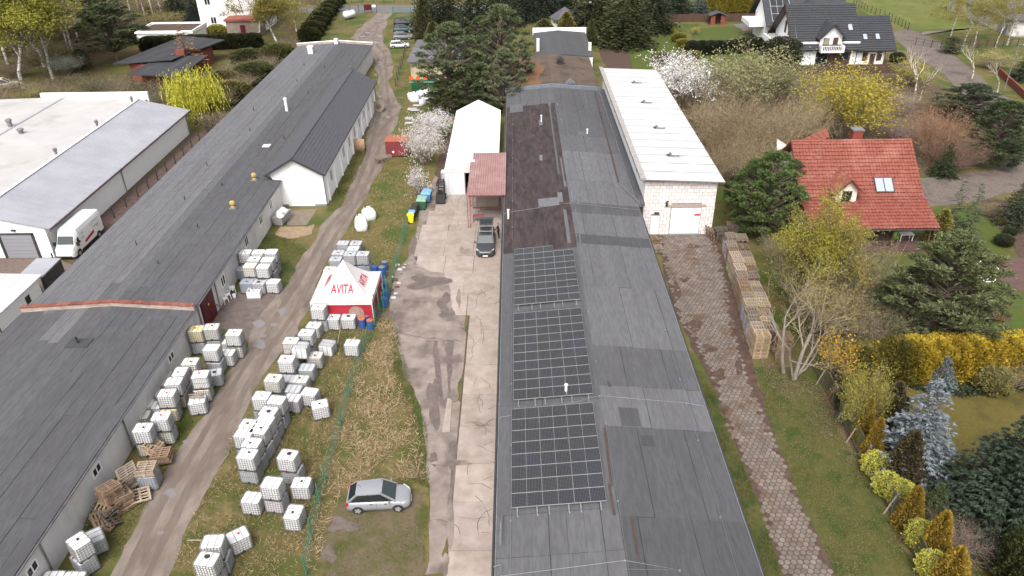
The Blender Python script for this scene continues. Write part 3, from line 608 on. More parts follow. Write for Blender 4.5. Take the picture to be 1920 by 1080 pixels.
v = MB(); v.bar((11.0, 76, 3.79), (12.6, 70.6, 3.75), .3, .1); o = P2(v, 'valley_strip', M_felt); o.color = (1.7, 1.7, 1.75, 1)

back = thing('old_annexe', 'old brown mossy felt roofed annexe behind the solar hall', 'building', (5.5, 130, 0))
def PB(mb, name, ma): o = mb.build(name, ma, back); o.location = -back.location; return o
mb = MB(); mb.box(CX0 + .2, 12.6, 111.5, 133, 0, 3.1); PB(mb, 'wall', M_render)
def slopes(x0, x1, xr, y0, y1, z, zr, ma, nm):
    for i, (xa, za, xb, zb) in enumerate(((x0, z, xr, zr), (xr, zr, x1, z))):
        n = 5
        for k in range(n):
            a, b = xa + (xb - xa) * k / n, xa + (xb - xa) * (k + 1) / n; c, e = za + (zb - za) * k / n, za + (zb - za) * (k + 1) / n
            mb = MB(); mb.hexa([(a, y0, c - .1), (b, y0, e - .1), (b, y1, e - .1), (a, y1, c - .1)], [(a, y0, c), (b, y0, e), (b, y1, e), (a, y1, c)]); o = PB(mb, nm, ma); q = rnd(.92, 1.08); o.color = (q, q, q, 1)
slopes(CX0, 12.7, 5.5, 111.5, 133, 3.2, 3.8, M_moss, 'felt_strip')
mb = MB(); mb.box(4.0, 13.4, 133, 152, 0, 3.1); PB(mb, 'wall', M_render)
slopes(3.5, 13.6, 8.3, 133.02, 152, 3.25, 3.7, M_felt, 'felt_strip')
mb = MB(); mb.box(3.4, 13.8, 152.1, 152.5, 2.8, 4.1); PB(mb, 'parapet', M_white)
for x in (4.0, 13.2):
    mb = MB(); mb.box(x - .25, x + .25, 137, 137.8, 3.2, 5.4 if x < 9 else 4.6); PB(mb, 'chimney', M_cream)
o = MB().poly([(p.x, p.y, 3.26 + (p.x - CX0) * .085) for p in inset_poly([Vector((CX0, 111.8, 0)), Vector((3.2, 112.2, 0)), Vector((4.2, 118, 0)), Vector((4.8, 124, 0)), Vector((2.2, 130, 0)), Vector((CX0, 131, 0))], .7, .25)]).build('needle_litter', M_rust, back); o.location = -back.location; o.location.z = .02
for (x, y, s_) in ((8.2, 113.6, 1), (7.4, 127, 0), (2.2, 122, 0)):
    v = MB(); v.box(x - .4, x + .4, y - .4, y + .4, 3.3, 4.3, 0)
    v.add([(x - .7, y - .6, 4.2), (x + .7, y - .6, 4.2), (x + .7, y + .6, 4.2), (x - .7, y + .6, 4.2), (x, y - .6, 4.8), (x, y + .6, 4.8)], [(0, 1, 4), (1, 2, 5, 4), (2, 3, 5), (3, 0, 4, 5)], 1); PB(v, 'roof_vent', [M_dark, M_gutter if s_ else M_dark])

# ---------------------------------------------------------------- tall white block hall
h3 = thing('block_hall', 'tall white block-built hall with ribbed white roof and garage door', 'building', (16.5, 71.1, 0))
def P3(mb, name, ma): o = mb.build(name, ma, h3); o.location = -h3.location; return o
BX0, BX1, BY0, BY1 = 12.98, 20.3, 71.1, 112.8
zt = lambda x: 6.45 - (x - 12.2) * .045
M_block = mat('white_block', L(.7, .67, .66), L(.62, .58, .57), 3, bump=.4, objcol=True)
M_mort = mat('mortar', L(.3, .27, .265), L(.22, .2, .19), 4)
front = MB(); front.add([(BX0, BY0 + .06, 0), (BX1, BY0 + .06, 0), (BX1, BY0 + .06, zt(BX1) - .1), (BX0, BY0 + .06, zt(BX0) - .1)], [(0, 1, 2, 3)]); fo = P3(front, 'front_wall', M_mort)
for nm, q in (('side_wall', [(BX0, BY1, 0), (BX0, BY0 + .06, 0), (BX0, BY0 + .06, zt(BX0) - .1), (BX0, BY1, zt(BX0) - .1)]), ('side_wall', [(BX1, BY0 + .06, 0), (BX1, BY1, 0), (BX1, BY1, zt(BX1) - .1), (BX1, BY0 + .06, zt(BX1) - .1)]), ('back_wall', [(BX1, BY1, 0), (BX0, BY1, 0), (BX0, BY1, 6.1), (BX1, BY1, 6.1)])):
    P3(MB().poly(q), nm, M_white)
DX0, DX1, DH = 15.85, 18.95, 3.1
rows = 15; bh = 5.95 / rows; bl = .62
for r in range(rows):
    z0 = r * bh + .02; z1 = (r + 1) * bh - .02; x = BX0 - (bl / 2 if r % 2 else 0)
    while x < BX1:
        a, b = max(x, BX0), min(x + bl, BX1); x += bl
        for (p_, q_) in ([(a, b)] if z0 > DH + .15 or b <= DX0 or a >= DX1 else [(a, min(b, DX0)), (max(a, DX1), b)]):
            if q_ - p_ < .08: continue
            if z0 < 2.2 and p_ < 14.75 and q_ > 13.85:
                if p_ < 13.8: q_ = 13.86
                elif q_ > 14.8: p_ = 14.74
                else: continue
            m_ = MB(); j = lambda: rnd(-.006, .006); d_ = rnd(-.012, .012)
            m_.hexa([(p_ + .02 + j(), BY0 + .06, z0 + j()), (q_ - .02 + j(), BY0 + .06, z0 + j()), (q_ - .02 + j(), BY0 + .06, z1 + j()), (p_ + .02 + j(), BY0 + .06, z1 + j())][::1],
                    [(p_ + .022, BY0 + .02 + d_, z0), (q_ - .022, BY0 + .02 + d_, z0), (q_ - .022, BY0 + .02 + d_, z1), (p_ + .022, BY0 + .02 + d_, z1)])
            o = m_.build('block', M_block, fo); k = rnd(.88, 1.05); o.color = (k, k * rnd(.97, 1), k * rnd(.95, 1), 1)
m_ = MB(); m_.box(DX0 - .4, DX1 + .45, BY0 - .02, BY0 + .1, DH + .02, DH + .3); P3(m_, 'lintel', mat('raw_beam', A(196, 176, 164)))
m_ = MB(); m_.hexa([(BX0, BY0 - .01, 5.97), (BX1, BY0 - .01, 5.97), (BX1, BY0 + .1, 5.97), (BX0, BY0 + .1, 5.97)], [(BX0, BY0 - .01, zt(BX0) - .1), (BX1, BY0 - .01, zt(BX1) - .1), (BX1, BY0 + .1, zt(BX1) - .1), (BX0, BY0 + .1, zt(BX0) - .1)]); P3(m_, 'ring_beam', mat('raw_beam', A(196, 176, 164), A(170, 150, 138), 3))
gdo = garage_door(h3, Vector(((DX0 + DX1) / 2, BY0 + .04, .1)) - h3.location, (1, 0, 0), (0, -1, 0), DX1 - DX0 - .06, DH - .15, M_door, 5)
sg = MB(); sg.box(18.3, 18.9, BY0 - .03, BY0 - .02, 2.15, 2.38); o = sg.build('sign', mat('red_notice', L(.45, .05, .08)), gdo); o.location = -h3.location
m_ = MB(); m_.box(DX0 - .1, DX1 + .1, BY0 - .25, BY0, .02, .14); P3(m_, 'sill', M_plinth)
m_ = MB(); m_.box(13.87, 14.73, BY0 + .01, BY0 + .05, .05, 2.15); dd = P3(m_, 'side_door', M_whitemetal)
m_ = MB(); m_.box(14.52, 14.6, BY0 - .02, BY0 + .01, 1.85, 1.95); o = m_.build('vent', M_dark, dd); o.location = -h3.location
m_ = MB(); m_.box(14.15, 14.65, BY0 - .02, BY0 + .02, 2.35, 2.6); P3(m_, 'plate', M_dark)
m_ = MB(); m_.box(15.22, 15.42, BY0 - .2, BY0 + .02, 3.3, 3.75); m_.tube([(15.36, BY0, 3.8), (15.4, BY0 - .35, 3.95)], .08, 8); P3(m_, 'wall_lamp', M_dark)
RX0, RX1, RY0, RY1 = 12.35, 20.85, 70.55, 113.2
n = 18
deck = MB(); deck.hexa([(RX0, RY0, zt(RX0) - .1), (RX1, RY0, zt(RX1) - .1), (RX1, RY1, zt(RX1) - .1), (RX0, RY1, zt(RX0) - .1)], [(RX0, RY0, zt(RX0)), (RX1, RY0, zt(RX1)), (RX1, RY1, zt(RX1)), (RX0, RY1, zt(RX0))]); ro = P3(deck, 'roof', mat('seam_grey', L(.16), L(.12), 2))
M_panel = mat('white_roof_panel', L(.5, .5, .505), L(.46, .46, .465), .5, rough=.5, objcol=True, c3=L(.4, .39, .39), s3=.25, lo3=.5, hi3=.8)
for i in range(n):
    a, b = RY0 + (RY1 - RY0) * i / n + .08, RY0 + (RY1 - RY0) * (i + 1) / n - .08; m_ = MB()
    m_.hexa([(RX0 + .6, a, zt(RX0 + .6)), (RX1 + .03, a, zt(RX1)), (RX1 + .03, b, zt(RX1)), (RX0 + .6, b, zt(RX0 + .6))], [(RX0 + .6, a, zt(RX0 + .6) + .02), (RX1 + .03, a, zt(RX1) + .02), (RX1 + .03, b, zt(RX1) + .02), (RX0 + .6, b, zt(RX0 + .6) + .02)])
    o = m_.build('roof_panel', M_panel, ro); k = rnd(.96, 1.03); o.color = (k, k, k, 1)
m_ = MB(); m_.hexa([(RX0, RY0, zt(RX0) + .004), (RX0 + .56, RY0, zt(RX0) - .02), (RX0 + .56, RY1, zt(RX0) - .02), (RX0, RY1, zt(RX0) + .004)], [(RX0, RY0, zt(RX0) + .2), (RX0 + .56, RY0, zt(RX0) + .16), (RX0 + .56, RY1, zt(RX0) + .16), (RX0, RY1, zt(RX0) + .2)]); m_.build('coping', mat('grey_coping', A(196, 190, 190), A(176, 168, 166), 1.5), ro)
for y in (105.8, 96.6, 86.6, 77.6):
    m_ = MB(); z = zt(17) + .02; m_.box(16.5, 17.5, y - .42, y + .42, z, z + .22); so_ = m_.build('skylight', M_gutter, ro)
    m_ = MB(); m_.box(16.75, 17.45, y - .36, y + .36, z + .22, z + .26); m_.build('pane', M_whitemetal, so_)
    m_ = MB(); m_.box(16.2, 16.5, y - .3, y + .3, z - .02, z + .06); m_.build('vent_slot', M_dark, so_)
for y in (76.9, 82.2, 87.7, 92.4, 97.3, 101.8, 106.0):
    window(h3, Vector((BX0 - .01, y, 5.1)) - h3.location, (0, -1, 0), (-1, 0, 0), 1.3, .95, mull=1)
m_ = MB(); m_.hexa([(BX0 - .14, BY0, 5.65), (BX0, BY0, 5.65), (BX0, BY1, 5.65), (BX0 - .14, BY1, 5.65)], [(BX0 - .14, BY0, 5.78), (BX0, BY0, 5.78), (BX0, BY1, 5.78), (BX0 - .14, BY1, 5.78)]); P3(m_, 'string_course', M_cream)
# ================================================================== solar arrays
M_pv = None
def pv_material():
    ma = bpy.data.materials.new('solar_cells'); ma.use_nodes = True; n = ma.node_tree.nodes; l = ma.node_tree.links; b = n['Principled BSDF']
    tc = n.new('ShaderNodeTexCoord'); sx = n.new('ShaderNodeSeparateXYZ'); l.new(tc.outputs['Object'], sx.inputs[0])
    def line(sock, per, wd, off):
        a = n.new('ShaderNodeMath'); a.operation = 'ADD'; a.inputs[1].default_value = off; l.new(sock, a.inputs[0])
        d = n.new('ShaderNodeMath'); d.operation = 'PINGPONG'; d.inputs[1].default_value = per / 2; l.new(a.outputs[0], d.inputs[0])
        c = n.new('ShaderNodeMath'); c.operation = 'LESS_THAN'; c.inputs[1].default_value = wd; l.new(d.outputs[0], c.inputs[0]); return c.outputs[0]
    m1 = n.new('ShaderNodeMath'); m1.operation = 'MAXIMUM'; l.new(line(sx.outputs[0], .0865, .006, 0), m1.inputs[0]); l.new(line(sx.outputs[1], .1035, .006, 0), m1.inputs[1])
    mx = n.new('ShaderNodeMix'); mx.data_type = 'RGBA'; l.new(m1.outputs[0], mx.inputs[0])
    oi = n.new('ShaderNodeObjectInfo'); l.new(oi.outputs['Color'], mx.inputs[6]); mx.inputs[7].default_value = (.13, .13, .13, 1); l.new(mx.outputs[2], b.inputs['Base Color'])
    b.inputs['Roughness'].default_value = .22; b.inputs['Specular IOR Level'].default_value = .35; return ma
M_pv = pv_material(); M_alu = mat('aluminium', L(.34), L(.3), 6, rough=.4, metal=.3)
PW_, PH_ = 1.745, 1.045
pm = MB(); hw, hh = PW_ / 2, PH_ / 2; t = .014
pm.box(-hw + t, hw - t, -hh + t, hh - t, -.02, .012, 0)
for q in ((-hw, hw, -hh, -hh + t), (-hw, hw, hh - t, hh), (-hw, -hw + t, -hh + t, hh - t), (hw - t, hw, -hh + t, hh - t), (-.009, .009, -hh + t, hh - t)): pm.box(*q, -.03, .02 if q[0] > -.1 and q[1] < .1 else .03, 1)
pmo = pm.build('solar_panel', [M_pv, M_alu]); panel_mesh = pmo.data; bpy.data.objects.remove(pmo)
slope = math.atan((CZR - CZ) / (CXR - CX0))
def array(x0, y0, rows3, label):
    a = thing('solar_array', label, 'solar panels', (x0, y0, roofz(x0) + .2), 0, 'solar arrays on the felt roof'); cs, sn = math.cos(slope), math.sin(slope)
    for c in range(3):
        u = (PW_ + .02) * c + PW_ / 2
        for r in range(rows3[c]):
            v = (PH_ + .012) * r + PH_ / 2
            o = link('solar_panel', panel_mesh, a, (u * cs, v, u * sn + .05), (0, -slope, 0)); k = rnd(.8, 1.25); o.color = (.011 * k, .0115 * k, .016 * k * rnd(.8, 1.3), 1)
        for du in (-.55, .55):
            ln = (PH_ + .012) * rows3[c]; rb = MB(); uu = u + du
            rb.box(-.025, .025, -.35, ln + .12, -.05, .0); rb.build('mounting_rail', M_alu, a, (uu * cs, 0, uu * sn)); fb = MB()
            fb.tube([(0, -.3, -.02), (0, -.33, -.16), (.05, -.5, -.19)], .025, 6); fb.build('rail_foot', M_alu, a, (uu * cs, 0, uu * sn))
    return a
p = G(959, 953, 3.95); array(p.x, p.y, (8, 8, 8), 'nearest of the three solar arrays on the central roof')
p = G(963, 751, 3.95); array(p.x, p.y, (10, 10, 10), 'middle and longest solar array on the central roof')
p = G(964, 573, 3.95); array(p.x, p.y, (9, 9, 8), 'farthest solar array, one panel missing at its corner')

# ================================================================== IBC tanks on pallets
M_tank = mat('white_polyethylene', L(.7, .7, .7), L(.62, .62, .61), 1.5, rough=.5, objcol=True)
M_cage = mat('galvanised_tube', L(.3, .3, .31), L(.24, .24, .25), 5, rough=.45, metal=.3)
M_pal = mat('dark_pallet', L(.09, .08, .075), L(.06, .055, .05), 5)
M_cap = mat('tank_cap', L(1, 1, 1), rough=.5, objcol=True)
def rounded(w, d, r, n=3):
    out = []
    for cx, cy, a0 in ((w / 2 - r, d / 2 - r, 0), (-w / 2 + r, d / 2 - r, 90), (-w / 2 + r, -d / 2 + r, 180), (w / 2 - r, -d / 2 + r, 270)):
        for k in range(n + 1):
            a = math.radians(a0 + 90 * k / n); out.append((cx + r * math.cos(a), cy + r * math.sin(a)))
    return out
def ring_loft(mb, rings, mi=0, cap=True):
    n = len(rings[0]); k = len(mb.v)
    for r in rings: mb.v += [tuple(p) for p in r]
    fs = [(k + i * n + j, k + i * n + (j + 1) % n, k + (i + 1) * n + (j + 1) % n, k + (i + 1) * n + j) for i in range(len(rings) - 1) for j in range(n)]
    if cap: fs += [tuple(k + j for j in range(n))[::-1], tuple(k + (len(rings) - 1) * n + j for j in range(n))]
    mb.f += fs; mb.m += [mi] * len(fs)
def make_ibc():
    T = {}
    mb = MB(); R0 = lambda s, z: [(x * s, y * s, z) for x, y in rounded(1.14, .94, .13)]
    ring_loft(mb, [R0(.97, .16), R0(1, .2), R0(1, 1.05), R0(.98, 1.1), R0(.9, 1.13)])
    for x in (-.2, .2): mb.box(x - .012, x + .012, -.46, .46, 1.1, 1.138)
    T['tank'] = mb.build('tank', M_tank).data
    for cols, rows, nm in ((6, 5, 'cage'), (8, 2, 'cage_bars')):
        mb = MB()
        for z in [.17 + (1.1 - .17) * k / rows for k in range(rows + 1)]:
            ring = [(x, y) for x, y in rounded(1.2, 1.0, .13, 2)]
            for a, b in zip(ring, ring[1:] + ring[:1]): mb.bar((*a, z), (*b, z), .022, .03)
        for k in range(cols + 1):
            x = -.5 + 1.0 * k / cols
            for s_ in (-.5, .5): mb.box(x - .015, x + .015, s_ - .012, s_ + .012, .15, 1.12)
        nc = cols - 1
        for k in range(nc + 1):
            y = -.4 + .8 * k / nc
            for s_ in (-.6, .6): mb.box(s_ - .012, s_ + .012, y - .015, y + .015, .15, 1.12)
        for x in (-.2, .2): mb.box(x - .02, x + .02, -.5, .5, 1.14, 1.16)
        T[nm] = mb.build(nm, M_cage).data
    mb = MB()
    for x in (-.5, 0, .5):
        for y in (-.42, 0, .42): mb.box(x - .09, x + .09, y - .06, y + .06, 0, .1)
    mb.box(-.6, .6, -.5, .5, .1, .14)
    for y in (-.42, 0, .42): mb.box(-.598, .598, y - .05, y + .05, 0.002, .02)
    T['pallet'] = mb.build('pallet', M_pal).data
    mb = MB(); mb.lathe([(.085, 0), (.085, .035), (.06, .045)], 12); T['cap'] = mb.build('cap', M_cap).data
    mb = MB(); mb.lathe([(.15, 0), (.15, .04), (.12, .055)], 14); T['big_cap'] = mb.build('cap', M_cap).data
    mb = MB(); mb.tube([(0, .06, 0), (0, -.1, -.02)], .045, 8); mb.box(-.09, .09, -.13, -.09, -.05, .03); T['valve'] = mb.build('valve', M_cap).data
    mb = MB(); mb.box(-.19, .19, -.006, .006, -.12, .12); T['plate'] = mb.build('label_plate', mat('grey_plate', L(.28), rough=.5)).data
    mb = MB(); mb.box(-.4, .4, -.3, .3, 0, .004); T['grime'] = mb.build('grime', M_mudw).data
    for o in [o for o in COL.objects if o.data in T.values()]: bpy.data.objects.remove(o)
    return T
IB = make_ibc()
CAPC = {'r': (.5, .03, .05, 1), 'k': (.02, .02, .02, 1), 'w': (.7, .7, .7, 1), 'g': (.2, .5, .4, 1), 'b': (.1, .25, .6, 1), 'K': (.03, .03, .032, 1), '-': None}
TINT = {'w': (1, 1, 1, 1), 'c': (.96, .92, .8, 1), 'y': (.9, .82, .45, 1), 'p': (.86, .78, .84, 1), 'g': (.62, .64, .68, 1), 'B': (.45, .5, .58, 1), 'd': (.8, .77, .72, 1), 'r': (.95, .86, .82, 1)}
IBCG = 'bulk liquid tanks standing about the yard'
def ibc(p, rot, label, cap='k', tint='w', bars=False, plate=False, z=0.0, tilt=None):
    t = thing('bulk_tank', label, 'tank', (p[0], p[1], z), rot, IBCG)
    if tilt: t.rotation_euler = (tilt[0], tilt[1], rot)
    a = link('tank', IB['tank'], t); k = rnd(.93, 1.0); c = TINT[tint]; a.color = (c[0] * k, c[1] * k, c[2] * k, 1)
    link('cage', IB['cage_bars' if bars else 'cage'], t); link('pallet', IB['pallet'], t)
    if CAPC[cap]: o = link('cap', IB['big_cap' if cap == 'K' else 'cap'], t, (rnd(-.08, .08), rnd(-.12, .12), 1.13)); o.color = CAPC[cap]
    o = link('valve', IB['valve'], t, (0, -.52, .24)); o.color = random.choice([CAPC['k'], (.2, .03, .03, 1), CAPC['k'], CAPC['k']]); o.scale = (.75, .75, .75)
    if plate: link('label_plate', IB['plate'], t, (.61, 0, .62), math.pi / 2)
    return t
PX = 1.18      # stacking height
def stack(px, py, n, rot, labels, **kw):
    """px, py: the picture point of the top face's centre; n: how many tanks high; labels from the top one down"""
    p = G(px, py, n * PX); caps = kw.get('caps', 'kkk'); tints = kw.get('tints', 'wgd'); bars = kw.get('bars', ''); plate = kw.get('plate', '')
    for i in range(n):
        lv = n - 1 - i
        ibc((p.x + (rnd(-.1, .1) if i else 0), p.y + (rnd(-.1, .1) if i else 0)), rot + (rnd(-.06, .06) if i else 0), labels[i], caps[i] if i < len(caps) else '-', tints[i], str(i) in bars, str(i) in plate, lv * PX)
R_ = math.radians
# row along the grey wall
WL = 'beside the long grey wall'
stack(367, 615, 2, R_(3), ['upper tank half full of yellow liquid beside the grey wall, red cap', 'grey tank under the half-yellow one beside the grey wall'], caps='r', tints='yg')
stack(396, 611, 2, R_(4), ['upper tank just behind the half-yellow one, open black rim on top', 'lower tank just behind the half-yellow pair by the maroon gate'], caps='k', tints='dg')
stack(438, 622, 2, R_(-2), ['upper tank with ringed red cap, rightmost by the puddled yard', 'lower tank under the one with the ringed red cap'], caps='r', tints='wc')
stack(431, 638, 1, R_(-4), ['cream tank wedged in front of the ringed red cap pair'], caps='w', tints='c')
stack(396, 650, 2, R_(-3), ['upper tank with green cap and blue sticker by the track', 'grey lower tank beneath the green-capped one'], caps='g', tints='wg')
stack(425, 659, 1, R_(-3), ['low tank tucked right of the green-capped stack'], caps='-', tints='w')
stack(356, 676, 2, R_(2), ['upper cream-sided tank with small black cap at the far end of the wall row', 'lower tank under the cream-sided one at the far end of the wall row'], caps='k', tints='cd')
stack(337, 695, 2, R_(92), ['upper tank turned end-on with a blue cap, behind the three-bar-topped tank', 'lower tank under the end-on blue-capped one'], caps='b', tints='wd')
stack(325, 713, 2, R_(3), ['upper tank with grimy middle panel, third in the inner row by the wall', 'lower tank under the grimy-panelled one'], caps='w', tints='wy')
stack(312, 735, 2, R_(3), ['upper tank with pink cap and reddish stains low on its side', 'yellow-stained lower tank beneath the pink-capped one'], caps='r', tints='wy')
stack(301, 778, 2, R_(3), ['upper bright white tank with red cap nearest the track in the wall row', 'cream lower tank beneath the red-capped one nearest the track'], caps='r', tints='wc')
stack(375, 700, 2, R_(6), ['upper tank with vertical bars only and an oval mark on top', 'cream lower tank below the vertical-barred one'], caps='r', tints='wc', bars='0')
stack(400, 697, 1, R_(14), ['bare grey tank with a black open neck by the track grass'], caps='K', tints='g')
stack(369, 748, 1, R_(12), ['leaning bluish tank with broken pallet boards on top'], caps='-', tints='w')
stack(306, 700, 1, R_(4), ['dirty grey tank hard against the wall with a dark puddle on top'], caps='K', tints='d')
stack(294, 716, 1, R_(4), ['grey-topped tank hard against the wall behind the dark red-capped one'], caps='k', tints='d')
stack(283, 734, 1, R_(4), ['wall-side tank with a dark red cap'], caps='r', tints='d')
stack(271, 755, 1, R_(4), ['wall-side tank with mustard-stained top'], caps='k', tints='c')
stack(299, 757, 1, R_(5), ['low tank with a big grey lid between two taller stacks'], caps='K', tints='w')
stack(264, 776, 1, R_(3), ['wall-side tank with rust-stained centre and black cap'], caps='k', tints='c')
stack(267, 800, 2, R_(2), ['nearest upper tank of the wall row, smooth white top above the broken pallets', 'grimy lower tank at the near end of the wall row'], caps='k', tints='wc')
stack(304, 678, 1, R_(3), ['dark open-topped tank under the small wall window'], caps='-', tints='B')
# near pair at the bottom left
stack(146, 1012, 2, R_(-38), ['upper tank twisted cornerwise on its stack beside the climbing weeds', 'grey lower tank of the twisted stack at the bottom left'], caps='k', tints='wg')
stack(175, 1003, 1, R_(-52), ['tank half hidden behind the twisted stack at the bottom left'], caps='-', tints='g')
stack(96, 1082, 1, R_(0), ['left of the two tanks cut by the bottom edge near the downpipe'], caps='-'); stack(135, 1083, 1, R_(0), ['right of the two tanks cut by the bottom edge near the downpipe'], caps='-')
# block of tanks by the far end of the grey wall
GB = 'in the block beyond the maroon gate'
for (x, y, r, cp, tn, lb) in [(459, 471, 0, 'k', 'w', 'back left'), (484, 471, 0, 'k', 'w', 'back middle'), (508, 470, 0, '-', 'w', 'back right'), (476, 484, -2, 'k', 'w', 'second row left'), (501, 485, -2, 'w', 'w', 'second row right'), (468, 496, -3, '-', 'c', 'front left'), (493, 498, -3, 'w', 'w', 'front right')]:
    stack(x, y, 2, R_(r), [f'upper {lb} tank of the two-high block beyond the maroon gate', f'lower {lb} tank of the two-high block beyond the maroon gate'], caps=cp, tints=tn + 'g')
stack(448, 502, 1, R_(-3), ['dark-sided low tank against the wall beside the two-high block'], caps='-', tints='B')
stack(463, 526, 1, R_(0), ['blue-grey tank on a timber pallet near the plastic chairs'], caps='k', tints='B')
stack(486, 527, 1, R_(-6), ['bluish tank with a large round grey lid in front of the two-high block'], caps='K', tints='g')
stack(512, 526, 1, R_(-8), ['pale tank with red lettering smears on top beside the track'], caps='-', tints='w')
# behind the tent
for (x, y, n, cp, tn, lb) in [(643, 454, 1, 'w', 'g', 'left tank of the farthest pair'), (667, 454, 1, 'k', 'g', 'right tank of the farthest pair'), (662, 464, 1, 'k', 'w', 'bright white tank set among the grey ones'), (634, 472, 1, 'k', 'g', 'left tank of the middle row'), (656, 474, 2, 'k', 'gB', 'middle tank'), (680, 474, 2, 'k', 'gB', 'right tank'), (629, 484, 1, 'k', 'g', 'front left grey tank'), (619, 503, 1, 'k', 'w', 'white tank peeping out at the left corner')]:
    stack(x, y, n, R_(-4), [f'{lb} behind the lettered tent' if n == 1 else f'upper {lb} in the blue-grey stacks behind the lettered tent', f'lower {lb} in the blue-grey stacks behind the lettered tent'], caps=cp, tints=tn)
# in front of the tent
stack(597, 574, 2, R_(-8), ['upper tank with a red mark on top at the tent\'s left front corner', 'lower grey tank at the tent\'s left front corner'], caps='r', tints='wg', bars='1')
stack(624, 593, 1, R_(-4), ['tank with blackish cap in front of the red tent wall, left of the big-lidded one'], caps='k'); stack(653, 592, 1, R_(-2), ['tank with a big black lid and grey plate before the tent window'], caps='K')
stack(588, 608, 1, R_(-8), ['tank with a smudged top behind the pink-capped one, below the tent corner'], caps='r', plate='0'); stack(574, 622, 2, R_(-8), ['upper tank with a pale pink cap by the track below the tent', 'yellow-based lower tank below the pale pink cap'], caps='r', tints='wc', plate='0')
stack(545, 637, 2, R_(-4), ['upper tank with pinkish liquid low inside, bare vertical bars', 'lower tank beneath the one with pinkish liquid'], caps='r', tints='rw', bars='0'); stack(567, 646, 1, R_(-12), ['slim-looking tank squeezed beside the pinkish-bottomed one'], caps='-')
def fallen(px, py, rot, label, tilt, z):
    p = G(px, py, .7); ibc((p.x, p.y), rot, label, '-', 'w', True, False, z, tilt)
fallen(620, 641, R_(-12), 'tank lying on its side in the grass below the tent', (R_(90), 0), .55)
stack(660, 641, 1, R_(-6), ['lone tank near the dry reeds with a pole across its top'], caps='-')
# long double row beside the track
stack(537, 671, 2, R_(-4), ['upper tank with a neat red cap heading the long double row', 'lower tank beneath the neat red cap of the double row'], caps='r'); fallen(573, 668, R_(-4), 'upper tank tipped on its side beside the neat red-capped one', (R_(90), 0), 1.75)
stack(575, 687, 1, R_(-4), ['grey lower tank that carries the tipped one'], caps='-', tints='g'); stack(590, 664, 1, R_(-3), ['cluttered open-caged tank behind the tipped one'], caps='k', tints='d')
stack(512, 707, 2, R_(-8), ['upper cream tank with one black neck beside the track', 'lower tank under the cream black-necked one'], caps='k', tints='cw'); stack(563, 709, 1, R_(-6), ['dirty-topped tank with rust blots in the double row'], caps='k', tints='d')
stack(550, 727, 1, R_(-6), ['grey-topped tank with wire scraps in the double row'], caps='-', tints='g'); stack(539, 708, 1, R_(-6), ['low tank hidden between the cream one and the rust-blotted one'], caps='-', tints='g')
stack(490, 740, 2, R_(-6), ['upper tank with a faint blue cap on the track side', 'lower tank under the faint blue cap'], caps='b'); stack(518, 748, 2, R_(-8), ['upper plain tank right of the faint blue-capped one', 'lower tank under the plain one right of the faint blue cap'], caps='w')
stack(548, 744, 1, R_(-8), ['tank with yellow-stained corner on top and pinkish base'], caps='-', tints='p'); stack(580, 733, 1, R_(-12), ['loose tank with a black side neck, right of the double row'], caps='-'); stack(599, 756, 1, R_(20), ['loose tank with black straps and corner blocks, outermost in the grass'], caps='k')
stack(503, 769, 2, R_(-10), ['upper tank with twin grey caps on the right side of the double row', 'lower tank under the twin grey caps'], caps='K', plate='0'); stack(496, 786, 2, R_(-10), ['upper tank with plain top between the twin-capped and triple-capped ones', 'lower tank under the plain-topped one in mid row'], caps='w')
stack(485, 803, 2, R_(-10), ['upper tank with three black caps in a line', 'lower tank under the three black caps'], caps='k'); stack(466, 793, 2, R_(-8), ['upper track-side tank with two black caps behind the bare white one', 'lower track-side tank under the two black caps'], caps='k'); stack(457, 810, 2, R_(-8), ['upper bare white track-side tank with embossed ring', 'lower tank under the bare white one with embossed ring'], caps='w')
stack(471, 828, 2, R_(-8), ['upper tank with a small white-rimmed cap, second from the near end', 'lower tank second from the near end'], caps='k', plate='0'); stack(463, 849, 2, R_(-8), ['upper tank at the near end of the double row, dark plate on its side', 'lower sheet-sided tank at the near end of the double row'], caps='k', plate='0', bars='1')
stack(539, 851, 2, R_(-10), ['upper tank with a wide black lid standing apart in straw-coloured grass', 'lower tank with dark plate under the wide black lid'], caps='K', plate='1')
stack(509, 903, 2, R_(-8), ['upper tank on a pinkish one, middle of the nearest group', 'pinkish-purple lower tank of the nearest group'], caps='w', tints='wp'); stack(472, 931, 1, R_(-8), ['single tank with embossed ring left of the pinkish stack'], caps='w')
stack(564, 903, 1, R_(-2), ['single tank with black cap right of the pinkish stack'], caps='k'); stack(550, 958, 1, R_(84), ['single end-on tank nearest the green fence stakes'], caps='k')
stack(398, 1013, 2, R_(4), ['upper plain tank behind the grey-lidded one at the bottom edge', 'lower tank behind the grey-lidded pair at the bottom edge'], caps='-'); stack(387, 1046, 2, R_(-8), ['upper tank with a large grey lid at the bottom edge', 'lower tank with the large grey lid tank on it at the bottom edge'], caps='K')
stack(445, 1001, 1, R_(36), ['tank with a rosy cap turned cornerwise in the grass near the bottom'], caps='r', z=0)
# on the forklift's left
stack(836, 320, 2, R_(0), ['upper tank beside the forklift at the white marquee', 'lower tank beside the forklift at the white marquee'], caps='k')
# ================================================================== tents, sheds and the other buildings
def part(root, mb, name, ma, parent=None, smooth=False):
    o = mb.build(name, ma, parent or root, smooth=smooth)
    if parent is None or parent is root: o.location = -root.location
    return o
